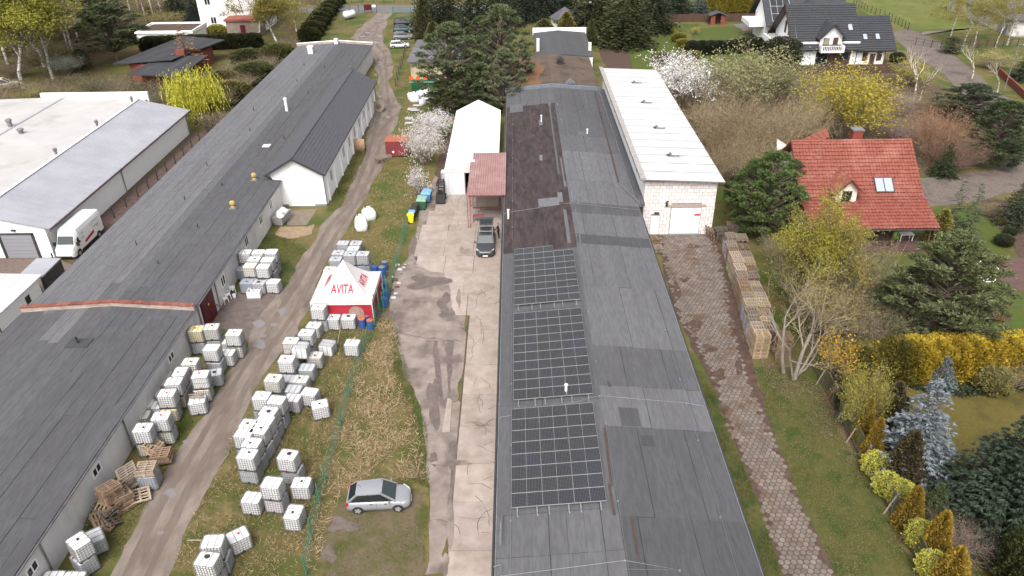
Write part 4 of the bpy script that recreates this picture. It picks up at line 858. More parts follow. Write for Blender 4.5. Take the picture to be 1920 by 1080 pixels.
# ---- lettered pyramid tent
TX0, TX1, TY0, TY1, TZ, TA = -17.62, -12.4, 54.5, 59.75, 2.35, (-15.0, 57.1, 5.05)
tent = thing('pyramid_tent', 'white pyramid tent with red side walls and red lettering among the tanks', 'tent', (-15, 57.1, 0))
M_canvas = mat('white_canvas', L(.58, .55, .54), L(.53, .5, .49), 1.2, rough=.8)
M_redc = mat('red_canvas', L(.34, .02, .035), L(.27, .016, .028), 1.5, rough=.6, bump=.3)
cor = [(TX0, TY0), (TX1, TY0), (TX1, TY1), (TX0, TY1)]
def tentz(s): return TZ + (TA[2] - TZ) * (s ** 1.55)
for i in range(4):
    a, b = cor[i], cor[(i + 1) % 4]; mb = MB(); n = 10; rows = []
    for k in range(n + 1):
        s_ = k / n; p = [(x + (TA[0] - x) * s_, y + (TA[1] - y) * s_, tentz(s_)) for x, y in (a, b)]
        rows.append([tuple(Vector(p[0]).lerp(Vector(p[1]), j / 8) - Vector((0, 0, .16 * math.sin(math.pi * j / 8) * math.sin(math.pi * min(1, s_ * 1.2)) * (1 - s_)))) for j in range(9)])
    vv = [p for r in rows for p in r]; mb.add(vv, [(r * 9 + j, r * 9 + j + 1, (r + 1) * 9 + j + 1, (r + 1) * 9 + j) for r in range(n) for j in range(8)]); part(tent, mb, 'roof_panel', M_canvas, smooth=True)
    mb = MB(); d = Vector((b[1] - a[1], -(b[0] - a[0]), 0)).normalized() * .03
    q = [Vector((*a, TZ - .28)) + d, Vector((*b, TZ - .28)) + d, Vector((*b, TZ)) + d, Vector((*a, TZ)) + d]; mb.poly(q); part(tent, mb, 'valance', M_canvas)
    mb = MB(); nseg = 14; vv = []
    for j in range(nseg + 1):
        p = Vector((*a, 0)).lerp(Vector((*b, 0)), j / nseg) - d * (1.5 + 1.2 * math.sin(j * 2.1)); vv += [p + Vector((0, 0, .02)), p + Vector((0, 0, TZ - .1))]
    mb.add(vv, [(2 * j, 2 * j + 2, 2 * j + 3, 2 * j + 1) for j in range(nseg)]); part(tent, mb, 'side_wall', M_redc, smooth=True)
    mb = MB(); mb.tube([(*a, 0), (*a, TZ)], .035, 6); part(tent, mb, 'pole', M_whitemetal)
arch = [(-.65, .5), (.65, .5)] + [(.65 * math.cos(t), 1.35 + .6 * math.sin(t)) for t in [math.pi * k / 10 for k in range(11)]]
mb = MB(); mb.poly([(-13.8 + x, TY0 - .045, z) for x, z in arch]); part(tent, mb, 'window', mat('clear_pvc', L(.3, .2, .17), L(.22, .16, .13), 3, rough=.3))
for (i, wd) in ((0, 2.5), (1, 2.5), (3, 2.5)):
    me = text_mesh('AVITA', 1.0, .002, .025); a, b = cor[i], cor[(i + 1) % 4]; mid = Vector(((a[0] + b[0]) / 2, (a[1] + b[1]) / 2, 0)); ux = (Vector((*b, 0)) - Vector((*a, 0))).normalized(); inn = (Vector((TA[0], TA[1], 0)) - mid); din = inn.length; inn.normalize()
    xs = [v.co.x for v in me.vertices]; k = (1.95 if i == 0 else 1.75) / (max(xs) - min(xs))
    for v in me.vertices:
        s0 = .40 + v.co.y * k * 1.15 / din; xx = v.co.x * k * 1.0
        half = 2.6 * (1 - s0); j = (xx / half + 1) / 2
        sag = .16 * math.sin(math.pi * max(0, min(1, j))) * math.sin(math.pi * min(1, s0 * 1.2)) * (1 - s0)
        p = mid + ux * xx + inn * (s0 * din); v.co = (p.x, p.y, tentz(s0) - sag + .035 + v.co.z)
    me.materials.append(mat('red_print', L(.4, .03, .06))); o = link('lettering', me, tent); o.location = -tent.location
# ---- white marquee
mq = thing('marquee', 'long white storage marquee between the pines and the red shed', 'marquee', (-5.3, 82, 0))
MX0, MX1, MY0, MY1, MZ, MR = -8.35, -2.25, 82.0, 105.2, 2.75, 4.3
for nm, a, b in (('roof_sheet', (MX0 - .1, MZ), (-5.3, MR)), ('roof_sheet', (-5.3, MR), (MX1 + .1, MZ))):
    for k in range(4):
        y0, y1 = MY0 + (MY1 - MY0) * k / 4, MY0 + (MY1 - MY0) * (k + 1) / 4; mb = MB(); nn = 6; vv = []
        for i in range(nn + 1):
            for j in range(3): s_ = j / 2; y = y0 + (y1 - y0) * i / nn; vv.append((a[0] + (b[0] - a[0]) * s_, y, a[1] + (b[1] - a[1]) * s_ - .05 * math.sin(math.pi * i / nn)))
        mb.add(vv, [(i * 3 + j, i * 3 + j + 1, i * 3 + j + 4, i * 3 + j + 3) for i in range(nn) for j in range(2)]); part(mq, mb, nm, mat('white_tarpaulin', L(.86, .86, .87), L(.82, .82, .83), .6, rough=.6))
for x in (MX0, MX1): part(mq, MB().quad((x, MY0, 0), (x, MY1, 0), (x, MY1, MZ), (x, MY0, MZ)), 'side_wall', M_canvas)
part(mq, MB().add([(MX0, MY0, MZ), (MX1, MY0, MZ), (-5.3, MY0, MR)], [(0, 1, 2)]), 'gable', M_canvas)
part(mq, MB().add([(MX0, MY1, 0), (MX1, MY1, 0), (MX1, MY1, MZ), (-5.3, MY1, MR), (MX0, MY1, MZ)], [(4, 3, 2, 1, 0)]), 'back_wall', M_canvas)
mb = MB(); vv = []
for j in range(25):
    x = MX0 + 2.3 * j / 24; y = MY0 - .05 - .05 * math.sin(j * 1.9); vv += [(x, y, .02), (x, y, MZ)]
mb.add(vv, [(2 * j, 2 * j + 2, 2 * j + 3, 2 * j + 1) for j in range(24)]); part(mq, mb, 'curtain', mat('pvc_curtain', L(.6, .6, .62), L(.5, .5, .53), 1, stretch=(3, 1, .2)), smooth=True)
for x in (MX0, -6.0, -3.6, MX1): part(mq, MB().tube([(x, MY0, 0), (x, MY0, MZ)], .05, 6), 'pole', M_gutter)
# ---- shed with a red corrugated roof on lattice posts
sh = thing('lattice_shed', 'open shed on red lattice posts with a red corrugated roof', 'shed', (-3.2, 73, 0))
M_red_corr = mat('faded_red_sheet', L(.3, .18, .175), L(.25, .14, .135), .8, rough=.65, c3=L(.33, .23, .22), s3=.5)
M_redst = mat('pink_red_steel', A(170, 100, 96), A(150, 86, 82), 3)
for k in range(8):
    x0, x1 = -5.25 + 4.05 * k / 8, -5.25 + 4.05 * (k + 1) / 8; mb = MB(); vv = []
    for j in range(17):
        x = x0 + (x1 - x0) * j / 16; z = .045 * math.cos(j * math.pi / 4); vv += [(x, 72.9, 3.9 + z), (x, 84.7, 4.15 + z)]
    mb.add(vv, [(2 * j, 2 * j + 2, 2 * j + 3, 2 * j + 1) for j in range(16)]); part(sh, mb, 'roof_sheet', M_red_corr)
for (x, y) in ((-5.1, 73.1), (-1.45, 73.1), (-5.1, 78.5), (-1.45, 78.5), (-5.1, 84.4), (-1.45, 84.4)):
    mb = MB(); w_ = .14
    for dx in (-w_, w_): mb.box(x + dx - .03, x + dx + .03, y - .03, y + .03, 0, 3.85)
    z = .1
    while z < 3.6: mb.bar((x - w_, y, z), (x + w_, y, z + .32), .025, .025); mb.bar((x + w_, y, z + .32), (x - w_, y, z + .64), .025, .025); z += .64
    part(sh, mb, 'post', M_redst)
for y in (73.1, 78.5, 84.4): part(sh, MB().bar((-5.1, y, 3.78), (-1.45, y, 3.78), .1, .16), 'beam', M_redst)
for x in (-5.1, -1.45): part(sh, MB().bar((x, 73.1, 3.78), (x, 84.4, 3.9), .1, .14), 'beam', M_redst)
part(sh, MB().box(-4.5, -2.0, 76.6, 76.66, .9, 2.9), 'grey_screen', mat('grey_sheet', A(168, 158, 150), A(150, 140, 132), .6))
part(sh, MB().bar((-4.9, 76.5, .85), (-1.6, 76.5, .85), .12, .14), 'rail', M_redst)
wb = thing('work_bench', 'red steel bench rail with scrap under the red-roofed shed', 'bench', (-4.2, 74.6, 0)); mb = MB(); mb.box(-.6, .6, -.3, .3, .75, .82)
mb.build('bench_top', M_redst, wb)
for x in (-.55, .55):
    for y in (-.25, .25): MB().box(x - .03, x + .03, y - .03, y + .03, 0, .75).build('leg', M_redst, wb)

# ---- tin-roofed white hall at the left
th = thing('tin_hall', 'white hall with pale ribbed tin roof and grey garage door beside the van', 'building', (-50, 67.5, 0))
HX0, HX1, HY0, HY1 = -53.2, -46.9, 67.5, 104.9
z0, z1 = 5.0, 3.5
part(th, MB().add([(HX0, HY0, 0), (HX1, HY0, 0), (HX1, HY0, z1), (HX0, HY0, z0)], [(0, 1, 2, 3)]), 'front_wall', M_white); part(th, MB().quad((HX1, HY0, 0), (HX1, HY1, 0), (HX1, HY1, z1 - .05), (HX1, HY0, z1 - .05)), 'side_wall', M_white)
part(th, MB().add([(HX0, HY1, 0), (HX1, HY1, 0), (HX1, HY1, z1), (HX0, HY1, z0)], [(3, 2, 1, 0)]), 'back_wall', M_white)
part(th, MB().quad((HX0, HY1, 0), (HX0, HY0, 0), (HX0, HY0, z0), (HX0, HY1, z0)), 'side_wall', M_dark)
n = 36
for k in range(n):
    a, b = HY0 - .35 + (HY1 - HY0 + .6) * k / n + .02, HY0 - .35 + (HY1 - HY0 + .6) * (k + 1) / n - .012
    mb = MB(); mb.hexa([(HX0, a, z0 - .06), (HX1 + .7, a, z1 - .2), (HX1 + .7, b, z1 - .2), (HX0, b, z0 - .06)], [(HX0, a, z0), (HX1 + .7, a, z1 - .14), (HX1 + .7, b, z1 - .14), (HX0, b, z0)])
    mb.bar((HX0, a, z0 + .015), (HX1 + .7, a, z1 - .125), .05, .04); part(th, mb, 'roof_sheet', M_tin)
part(th, MB().box(HX1 + .66, HX1 + .82, HY0 - .3, HY1 + .3, z1 - .3, z1 - .18), 'gutter', mat('rusty_gutter', A(104, 82, 76), A(84, 66, 62), 3))
part(th, MB().box(HX0 - .05, HX0 + .25, HY0 - .35, HY1 + .25, z0 + .01, z0 + .1), 'ridge_flashing', M_whitemetal)
for y in (67.65, 84, 104.6): part(th, MB().tube([(HX1 + .7, y, z1 - .3), (HX1 + .1, y, z1 - .9), (HX1 + .1, y, .1)], .06, 6), 'downpipe', M_gutter)
garage_door(th, Vector((-50.0, HY0 - .02, .05)) - th.location, (1, 0, 0), (0, -1, 0), 3.1, 2.5, mat('grey_door', A(168, 168, 176), rough=.5), 6)
for x in (-51.7, -48.3): part(th, MB().box(x - .12, x + .12, HY0 - .1, HY0 - .01, 0, 2.75), 'door_jamb', M_dark)
part(th, MB().box(-51.82, -48.18, HY0 - .1, HY0 - .01, 2.62, 2.8), 'door_head', M_dark)
part(th, MB().box(-50.2, -49.8, HY0 - .2, HY0, 3.05, 3.2), 'lamp', M_dark)
# ---- flat white hall beyond it
fh = thing('flat_hall', 'wide white flat-roofed hall at the left edge behind the tin roof', 'building', (-64, 88, 0)); FX0, FX1, FY0, FY1 = -82, -54.2, 60, 109.5
part(fh, MB().box(FX0, FX1, FY0, FY1, 0, 3.7), 'wall', M_white)
for (xa, za, xb, zb) in ((FX0, 3.75, -66.0, 4.15), (-66.0, 4.15, FX1 + .2, 3.75)):
    nn = 4
    for k in range(nn):
        a, b, c, e = xa + (xb - xa) * k / nn, xa + (xb - xa) * (k + 1) / nn, za + (zb - za) * k / nn, za + (zb - za) * (k + 1) / nn
        mb = MB(); mb.hexa([(a, FY0, c - .05), (b, FY0, e - .05), (b, FY1, e - .05), (a, FY1, c - .05)], [(a, FY0, c + .02), (b, FY0, e + .02), (b, FY1, e + .02), (a, FY1, c + .02)]); part(fh, mb, 'roof_membrane', M_flatw)
part(fh, MB().box(FX0 + 12.5, FX1 + .4, FY1 - .1, FY1 + .3, 3.4, 4.75), 'parapet', M_white)
part(fh, MB().bar((-66, FY0, 4.2), (-66, FY1, 4.2), .35, .06), 'ridge_seam', M_tin)
part(fh, MB().box(FX1 + .25, HX0 - .1, FY0, HY1, 3.3, 3.4), 'valley_gutter', M_dark)
for (px, py, hh) in ((20, 238, 1.0), (40, 250, .6)):
    p = G(px, py, 4.1); mb = MB(); mb.tube([(p.x, p.y, 3.9), (p.x, p.y, 3.9 + hh)], .3, 10); mb.lathe([(.4, 0), (.4, .2), (.1, .35)], 10, (p.x, p.y, 3.9 + hh)); part(fh, mb, 'vent', M_gutter)
for (px, py) in ((92, 300), (163, 246), (228, 200)):
    p = G(px, py, 4.2); mb = MB(); mb.tube([(-53.7, p.y, 3.3), (-53.7, p.y, 5.3)], .14, 8); mb.lathe([(.22, 0), (.25, .3), (.1, .4)], 8, (-53.7, p.y, 5.3)); part(fh, mb, 'flue', M_gutter)
# ---- small white building and black-slatted lean-to at the left edge
sw = thing('white_outbuilding', 'small white outbuilding with sheet roof cut by the left edge', 'building', (-46, 55, 0))
part(sw, MB().box(-50, -42.75, 51.6, 58.2, 0, 2.85), 'wall', M_white)
for k in range(5):
    a, b = -50 + 7.6 * k / 5 + .01, -50 + 7.6 * (k + 1) / 5 - .01; mb = MB(); f = lambda x: 3.35 - (x + 50) * .04
    mb.hexa([(a, 51.3, f(a) - .1), (b, 51.3, f(b) - .1), (b, 58.6, f(b) - .1), (a, 58.6, f(a) - .1)], [(a, 51.3, f(a)), (b, 51.3, f(b)), (b, 58.6, f(b)), (a, 58.6, f(a))]); part(sw, mb, 'roof_sheet', mat('white_roof_panel', L(.8)))
window(sw, Vector((-42.74, 56.2, 1.9)) - sw.location, (0, 1, 0), (1, 0, 0), .6, .7, fm=M_dark, mull=0)
part(sw, MB().tube([(-42.6, 51.7, 2.8), (-42.6, 51.7, .1)], .06, 6), 'downpipe', M_dark)
lt = thing('slatted_lean_to', 'low grey-roofed lean-to with black slatted side beside the van', 'shed', (-44, 61, 0))
part(lt, MB().hexa([(-45.2, 59.3, 2.4), (-42.9, 59.3, 2.4), (-42.9, 62.5, 2.5), (-45.2, 62.5, 2.5)], [(-45.2, 59.3, 2.5), (-42.9, 59.3, 2.5), (-42.9, 62.5, 2.6), (-45.2, 62.5, 2.6)]), 'roof', M_tin)
for k in range(9): part(lt, MB().box(-42.95, -42.88, 59.2, 62.4, .12 + k * .26, .12 + k * .26 + .22), 'slat', M_dark)
for y in (59.2, 62.4): part(lt, MB().box(-43.1, -42.96, y - .06, y + .06, 0, 2.4), 'post', M_dark)
bd = thing('cloth_bundle', 'blue cloth heap beside the small white outbuilding', 'bundle', (-41.8, 51.2, 0)); mb = MB()
for k in range(4): mb.lathe([(.25, 0), (.42, .15), (.35, .4), (.1, .55)], 7, (rnd(-.4, .4), rnd(-.4, .4), 0))
mb.build('cloth', mat('blue_cloth', L(.03, .06, .22), L(.06, .1, .3), 3), bd, smooth=True)

# ---- yellow-walled shed under the pines
ys = thing('cream_shed', 'cream-walled shed with a grey felt roof half hidden by the pine', 'shed', (-14, 131.5, 0))
part(ys, MB().box(-18.1, -9.5, 131.5, 147, 0, 3.1), 'wall', mat('cream_wall', A(226, 214, 182), A(206, 192, 160), .8, c3=A(188, 170, 138), s3=.6))
for k in range(5): y0 = 131 + k * 3.3; o = part(ys, MB().hexa([(-18.6, y0, 3.1), (-9, y0, 3.1), (-9, y0 + 3.28, 3.15), (-18.6, y0 + 3.28, 3.15)], [(-18.6, y0, 3.22), (-9, y0, 3.22), (-9, y0 + 3.28, 3.27), (-18.6, y0 + 3.28, 3.27)]), 'felt_strip', M_felt); o.color = (1.8 + rnd(-.2, .2),) * 3 + (1,)

# ---- house helpers
def gable_house(root, x0, x1, y0, y1, ze, wallm):
    part(root, MB().box(x0, x1, y0, y1, 0, ze), 'wall', wallm)
# ---- red-roofed house
rh = thing('red_house', 'cream house with red tiled roof, dormer and covered terrace', 'house', (35, 70.5, 0))
M_rtile = mat('red_clay_tile', A(170, 102, 88), A(146, 82, 70), 2.6, rough=.65, spec=.3, c3=A(182, 122, 108), s3=.4)
part(rh, MB().box(29.3, 40.4, 71.3, 79.5, 0, 4.6), 'wall', M_cream)
part(rh, MB().add([(29.3, 71.3, 4.6), (29.3, 79.5, 4.6), (29.3, 75.6, 8.05)], [(2, 1, 0)]), 'gable_wall', M_cream); part(rh, MB().add([(40.4, 71.3, 4.6), (40.4, 79.5, 4.6), (40.4, 75.6, 8.05)], [(0, 1, 2)]), 'gable_wall', M_cream)
tile_roof(rh, (28.6, 70.6, 4.25), (41.1, 70.6, 4.25), (41.05, 75.6, 8.4), (28.55, 75.6, 8.4), 38, 15, .09, .1, M_rtile, 'roof_slope')
tile_roof(rh, (28.8, 66.9, 2.45), (41.5, 66.9, 2.45), (41.15, 70.6, 4.25), (28.65, 70.6, 4.25), 38, 10, .09, .1, M_rtile, 'roof_slope')
tile_roof(rh, (41.1, 80.6, 4.25), (28.6, 80.6, 4.25), (28.55, 75.6, 8.4), (41.05, 75.6, 8.4), 42, 16, .05, .05, M_rtile, 'roof_slope')
mb = MB(); mb.tube([(28.55, 75.6, 8.45), (41.05, 75.6, 8.45)], .13, 8); part(rh, mb, 'ridge_tiles', M_rtile)
part(rh, MB().tube([(28.8, 66.82, 2.38), (41.5, 66.82, 2.38)], .07, 8), 'gutter', M_dark)
c = MB(); c.box(35.1, 36.1, 76.0, 76.9, 7.4, 9.3); co = part(rh, c, 'chimney', M_brickr); co.color = (1.2, .9, .9, 1); c = MB(); c.box(35.0, 36.2, 75.9, 77.0, 9.3, 9.45); part(rh, c, 'chimney_cap', M_gutter)
# dormer
dx, dy = 33.05, 70.0
part(rh, MB().add([(dx - 1.0, dy, 3.9), (dx + 1.0, dy, 3.9), (dx + 1.0, dy, 5.3), (dx, dy, 6.35), (dx - 1.0, dy, 5.3)], [(0, 1, 2, 3, 4)]), 'dormer_front', M_cream)
for s_ in (-1, 1): part(rh, MB().add([(dx + s_ * 1.0, dy, 3.9), (dx + s_ * 1.0, dy, 5.3), (dx + s_ * 1.0, 72.4, 5.3)], [(0, 1, 2)]), 'dormer_cheek', M_cream)
tile_roof(rh, (dx + 1.45, 69.5, 5.0), (dx + 1.45, 71.8, 5.0), (dx, 73.3, 6.5), (dx, 69.5, 6.5), 8, 6, .04, .04, M_rtile, 'dormer_roof', th=.08)
tile_roof(rh, (dx - 1.45, 71.8, 5.0), (dx - 1.45, 69.5, 5.0), (dx, 69.5, 6.5), (dx, 73.3, 6.5), 8, 6, .04, .04, M_rtile, 'dormer_roof', th=.08)
window(rh, Vector((dx, dy - .01, 4.6)) - rh.location, (1, 0, 0), (0, -1, 0), .95, 1.2, fm=M_wood, mull=0)
part(rh, MB().box(dx - 1.05, dx + 1.05, dy - .25, dy, 3.82, 3.92), 'dormer_sill', M_gutter)
nr = Vector((0, -(8.4 - 4.25), 5.0)).normalized(); sk = Vector((37.3, 71.6, 4.25 + 1.0 * .83)) + nr * .16
window(rh, sk - rh.location, (1, 0, 0), nr, 1.9, 1.7, fm=M_dark, pm=mat('roof_window_glass', L(.3, .33, .38), rough=.06, spec=.8), mull=1, name='roof_window')
part(rh, MB().tube([(30.6, 73.9, 6.9), (30.6, 73.9, 7.5)], .1, 8), 'vent_pipe', M_rtile)
window(rh, Vector((29.28, 74.6, 5.6)) - rh.location, (0, -1, 0), (-1, 0, 0), .7, 1.2, fm=M_wood, mull=0)
# rear wing roof
A1, B1, C1 = G(1551, 241, 7.6), G(1446, 289, 4.6), G(1578, 268, 8.0)
w0 = MB(); w0.add([B1, (B1.x + 5.4, B1.y - .2, 4.6), C1, A1], [(0, 1, 2, 3)]); w0.add([(B1.x, B1.y + 8, 4.4), B1, A1, (A1.x, A1.y + 6, 7.6)], [(0, 1, 2, 3)])
tile_roof(rh, B1, (30.2, 76.2, 7.1), (33.6, 78.0, 7.9), A1, 16, 10, .05, .05, M_rtile, 'wing_roof', th=.1)
part(rh, MB().prism([(B1.x + .9, B1.y + .7), (29.3, 75.6), (33, 80), (B1.x + 2.5, B1.y + 6)], 0, 4.3), 'wing_wall', M_cream)
# terrace
part(rh, MB().box(29.6, 41.0, 66.6, 71.3, .02, .28), 'terrace_deck', mat('brown_deck', L(.1, .055, .05), L(.07, .04, .036), 2))
for x in (29.6, 33.5, 37.2, 40.8): part(rh, MB().box(x - .08, x + .08, 67.1, 67.26, .28, 2.5), 'terrace_post', M_wood)
part(rh, MB().bar((29.6, 67.2, .95), (37.2, 67.2, .95), .06, .08), 'terrace_rail', M_wood)
for x in (31.5, 35, 38.6): window(rh, Vector((x, 71.28, 1.6)) - rh.location, (1, 0, 0), (0, -1, 0), 1.3, 1.9, mull=1)

# ---- grey-roofed house
gh = thing('grey_house', 'white house with charcoal tiled roof and balcony dormer at the upper right', 'house', (57, 136.4, 0))
M_gtile = mat('charcoal_tile', L(.05, .052, .058), L(.04, .042, .048), 2, rough=.42, spec=.45)
part(gh, MB().box(49.6, 60.6, 136.4, 149, 0, 4.4), 'wall', M_white); part(gh, MB().box(60.6, 65.5, 136.6, 146, 0, 3.5), 'wall', M_white)
part(gh, MB().add([(49.6, 136.4, 4.4), (49.6, 149, 4.4), (49.6, 142.8, 9.6)], [(2, 1, 0)]), 'gable_wall', M_white)
part(gh, MB().add([(65.5, 136.6, 3.5), (65.5, 146, 3.5), (65.5, 141.2, 7.4)], [(0, 1, 2)]), 'gable_wall', M_white)
tile_roof(gh, (48.6, 135.4, 3.2), (60.9, 135.4, 3.2), (60.9, 142.8, 9.7), (48.6, 142.8, 9.7), 40, 20, .03, .12, M_gtile, 'roof_slope', 2, .2)
tile_roof(gh, (60.9, 150.2, 3.2), (48.6, 150.2, 3.2), (48.6, 142.8, 9.7), (60.9, 142.8, 9.7), 40, 22, .02, .06, M_gtile, 'roof_slope', 2, .2)
tile_roof(gh, (60.0, 135.3, 3.0), (66.8, 135.3, 3.0), (66.8, 141.2, 7.9), (60.0, 141.2, 7.9), 22, 16, .03, .12, M_gtile, 'roof_slope', 2, .2)
tile_roof(gh, (66.8, 147.1, 3.0), (60.0, 147.1, 3.0), (60.0, 141.2, 7.9), (66.8, 141.2, 7.9), 22, 18, .02, .06, M_gtile, 'roof_slope', 2, .2)
gx, gy = 55.3, 136.2
part(gh, MB().add([(gx - 1.9, gy, 3.2), (gx + 1.9, gy, 3.2), (gx + 1.9, gy, 5.4), (gx, gy, 7.2), (gx - 1.9, gy, 5.4)], [(0, 1, 2, 3, 4)]), 'dormer_front', M_white)
tile_roof(gh, (gx + 2.4, 135.4, 5.0), (gx + 2.4, 138.0, 5.0), (gx, 140.4, 7.5), (gx, 135.4, 7.5), 8, 8, .02, .05, M_gtile, 'dormer_roof', 2, .12)
tile_roof(gh, (gx - 2.4, 138.0, 5.0), (gx - 2.4, 135.4, 5.0), (gx, 135.4, 7.5), (gx, 140.4, 7.5), 8, 8, .02, .05, M_gtile, 'dormer_roof', 2, .12)
window(gh, Vector((gx - .8, gy - .01, 4.3)) - gh.location, (1, 0, 0), (0, -1, 0), 1.0, 1.6, fm=M_dark, pm=mat('pale_blind', L(.25, .22, .15)), mull=0)
part(gh, MB().box(gx + .35, gx + 1.25, gy - .04, gy, 3.4, 5.2), 'balcony_door', M_wood)
part(gh, MB().box(gx - 2.0, gx + 2.0, 134.6, gy, 2.95, 3.15), 'balcony_floor', M_white)
for s_ in (-1, 1): part(gh, MB().box(gx + s_ * 1.92 - .08, gx + s_ * 1.92 + .08, 134.6, gy, 3.15, 4.1), 'balcony_side', M_white)
for k in range(13): x = gx - 1.8 + 3.6 * k / 12; part(gh, MB().box(x - .04, x + .04, 134.62, 134.68, 3.15, 4.05), 'baluster', M_frame)
part(gh, MB().box(gx - 1.9, gx + 1.9, 134.6, 134.7, 4.05, 4.13), 'handrail', M_frame)
ng = Vector((0, -6.5, 7.4)).normalized()
for (x, y) in ((59.3, 138.9),): window(gh, Vector((x, y, 3.2 + (y - 135.4) * .878)) + ng * .12 - gh.location, (1, 0, 0), ng, .9, 1.4, fm=M_dark, pm=mat('roof_window_glass', L(.3)), mull=0, name='roof_window')
for x in (61.7, 63.9): window(gh, Vector((x, 137.6, 3.0 + 2.3 * .83)) + Vector((0, -.64, .77)) * .12 - gh.location, (1, 0, 0), (0, -4.9, 5.9), .85, 1.3, fm=M_dark, pm=mat('roof_window_glass', L(.3)), mull=0, name='roof_window')
part(gh, MB().box(53.2, 55.3, 136.34, 136.4, .1, 2.7), 'terrace_opening', M_glass); part(gh, MB().box(55.35, 59.3, 136.3, 136.4, .1, 2.7), 'wood_cladding', M_wood); window(gh, Vector((58.2, 136.29, 1.9)) - gh.location, (1, 0, 0), (0, -1, 0), 1.6, 1.2, fm=M_wood, mull=0)
for x in (62.0, 64.9 - .4): part(gh, MB().box(x - .45, x + .45, 136.55, 136.6, 1.0, 2.5), 'shutter', M_wood)
part(gh, MB().box(62.9, 63.8, 136.54, 136.6, .05, 2.2), 'door', M_wood)
for x in (50.0, 60.3, 65.3): part(gh, MB().tube([(x, 135.5, 3.1), (x, 136.2, 2.6), (x, 136.2, .1)], .06, 6), 'downpipe', M_dark)
# left balcony on posts
part(gh, MB().box(46.6, 49.6, 138, 146.5, 2.7, 2.9), 'balcony_floor', M_white); part(gh, MB().box(46.5, 46.7, 138, 146.5, 2.9, 3.9), 'balcony_wall', M_white); part(gh, MB().box(46.7, 49.6, 137.9, 138.1, 2.9, 3.5), 'balcony_wall', M_white)
for y in (138.2, 141, 143.6, 146.2): part(gh, MB().box(46.6, 46.8, y - .1, y + .1, 0, 2.7), 'post', M_wood)
for y in (141.6, 143.8): part(gh, MB().box(49.54, 49.6, y - .45, y + .45, 4.5, 6.6), 'balcony_door', M_wood)
part(gh, MB().bar((48.5, 135.3, 3.1), (48.5, 142.8, 9.6), .1, .35), 'bargeboard', M_wood); part(gh, MB().bar((48.5, 150.2, 3.1), (48.5, 142.8, 9.6), .1, .35), 'bargeboard', M_wood)
# retaining fence of that plot
fw = thing('plot_wall', 'dark brown plot wall along the front of the grey-roofed house', 'wall', (57, 132, 0)); mb = MB()
for k in range(12): x = 45.5 + k * 2.0; part(fw, MB().box(x + .02, x + 1.98, 131.9, 132.05, 0, 1.5), 'panel', M_wood)
part(fw, MB().box(45.5, 69.5, 131.85, 132.1, 1.5, 1.58), 'coping', M_joint)
# ---- house with solar roof behind it
ph = thing('solar_house', 'dark-roofed house with solar panels behind the grey-roofed house', 'house', (56, 156, 0))
part(ph, MB().box(49.8, 65, 156, 164, 0, 4.6), 'wall', M_white)
tile_roof(ph, (49.2, 153.8, 3.6), (65.6, 153.8, 3.6), (65.6, 160.5, 9.2), (49.2, 160.5, 9.2), 48, 18, .04, .05, M_gtile, 'roof_slope', 3, .2); tile_roof(ph, (65.6, 167, 3.6), (49.2, 167, 3.6), (49.2, 160.5, 9.2), (65.6, 160.5, 9.2), 48, 18, .04, .05, M_gtile, 'roof_slope', 3, .2)
part(ph, MB().add([(49.8, 156, 4.6), (49.8, 164, 4.6), (49.8, 160.4, 8.4)], [(2, 1, 0)]), 'gable_wall', M_white)
n2 = Vector((0, -5.6, 6.7)).normalized()
for i in range(3):
    for j in range(4):
        c0 = Vector((50.6 + i * 1.25, 154.6 + j * 1.35, 0)); f = lambda y: 3.6 + (y - 153.8) * .836 + .14
        mb = MB(); mb.quad((c0.x, c0.y, f(c0.y)), (c0.x + 1.17, c0.y, f(c0.y)), (c0.x + 1.17, c0.y + 1.27, f(c0.y + 1.27)), (c0.x, c0.y + 1.27, f(c0.y + 1.27))); part(ph, mb, 'solar_panel', M_glass)
part(ph, MB().quad((50.5, 154.5, 4.31), (54.4, 154.5, 4.31), (54.4, 160.1, 8.99), (50.5, 160.1, 8.99)), 'panel_frame', M_alu)
part(ph, MB().add([(56, 155.4, 5), (60, 155.4, 5), (60, 155.4, 6), (58, 155.4, 7.6), (56, 155.4, 6)], [(0, 1, 2, 3, 4)]), 'dormer_front', M_white)
for s_ in (-1, 1): part(ph, MB().hexa([(58 + s_ * 2.4, 154.8, 5.6), (58, 154.8, 7.6), (58, 159.5, 7.6), (58 + s_ * 2.4, 156.5, 5.6)], [(58 + s_ * 2.4, 154.8, 5.75), (58, 154.8, 7.75), (58, 159.5, 7.75), (58 + s_ * 2.4, 156.5, 5.75)]), 'dormer_roof', M_gtile)
part(ph, MB().box(55.2, 57.2, 154.4, 155.4, 4.9, 5.7), 'balcony', mat('pine_timber', A(214, 150, 90), A(190, 130, 76), 4)); part(ph, MB().box(46.8, 49.8, 157, 163, 2.8, 3.7), 'balcony', M_white)
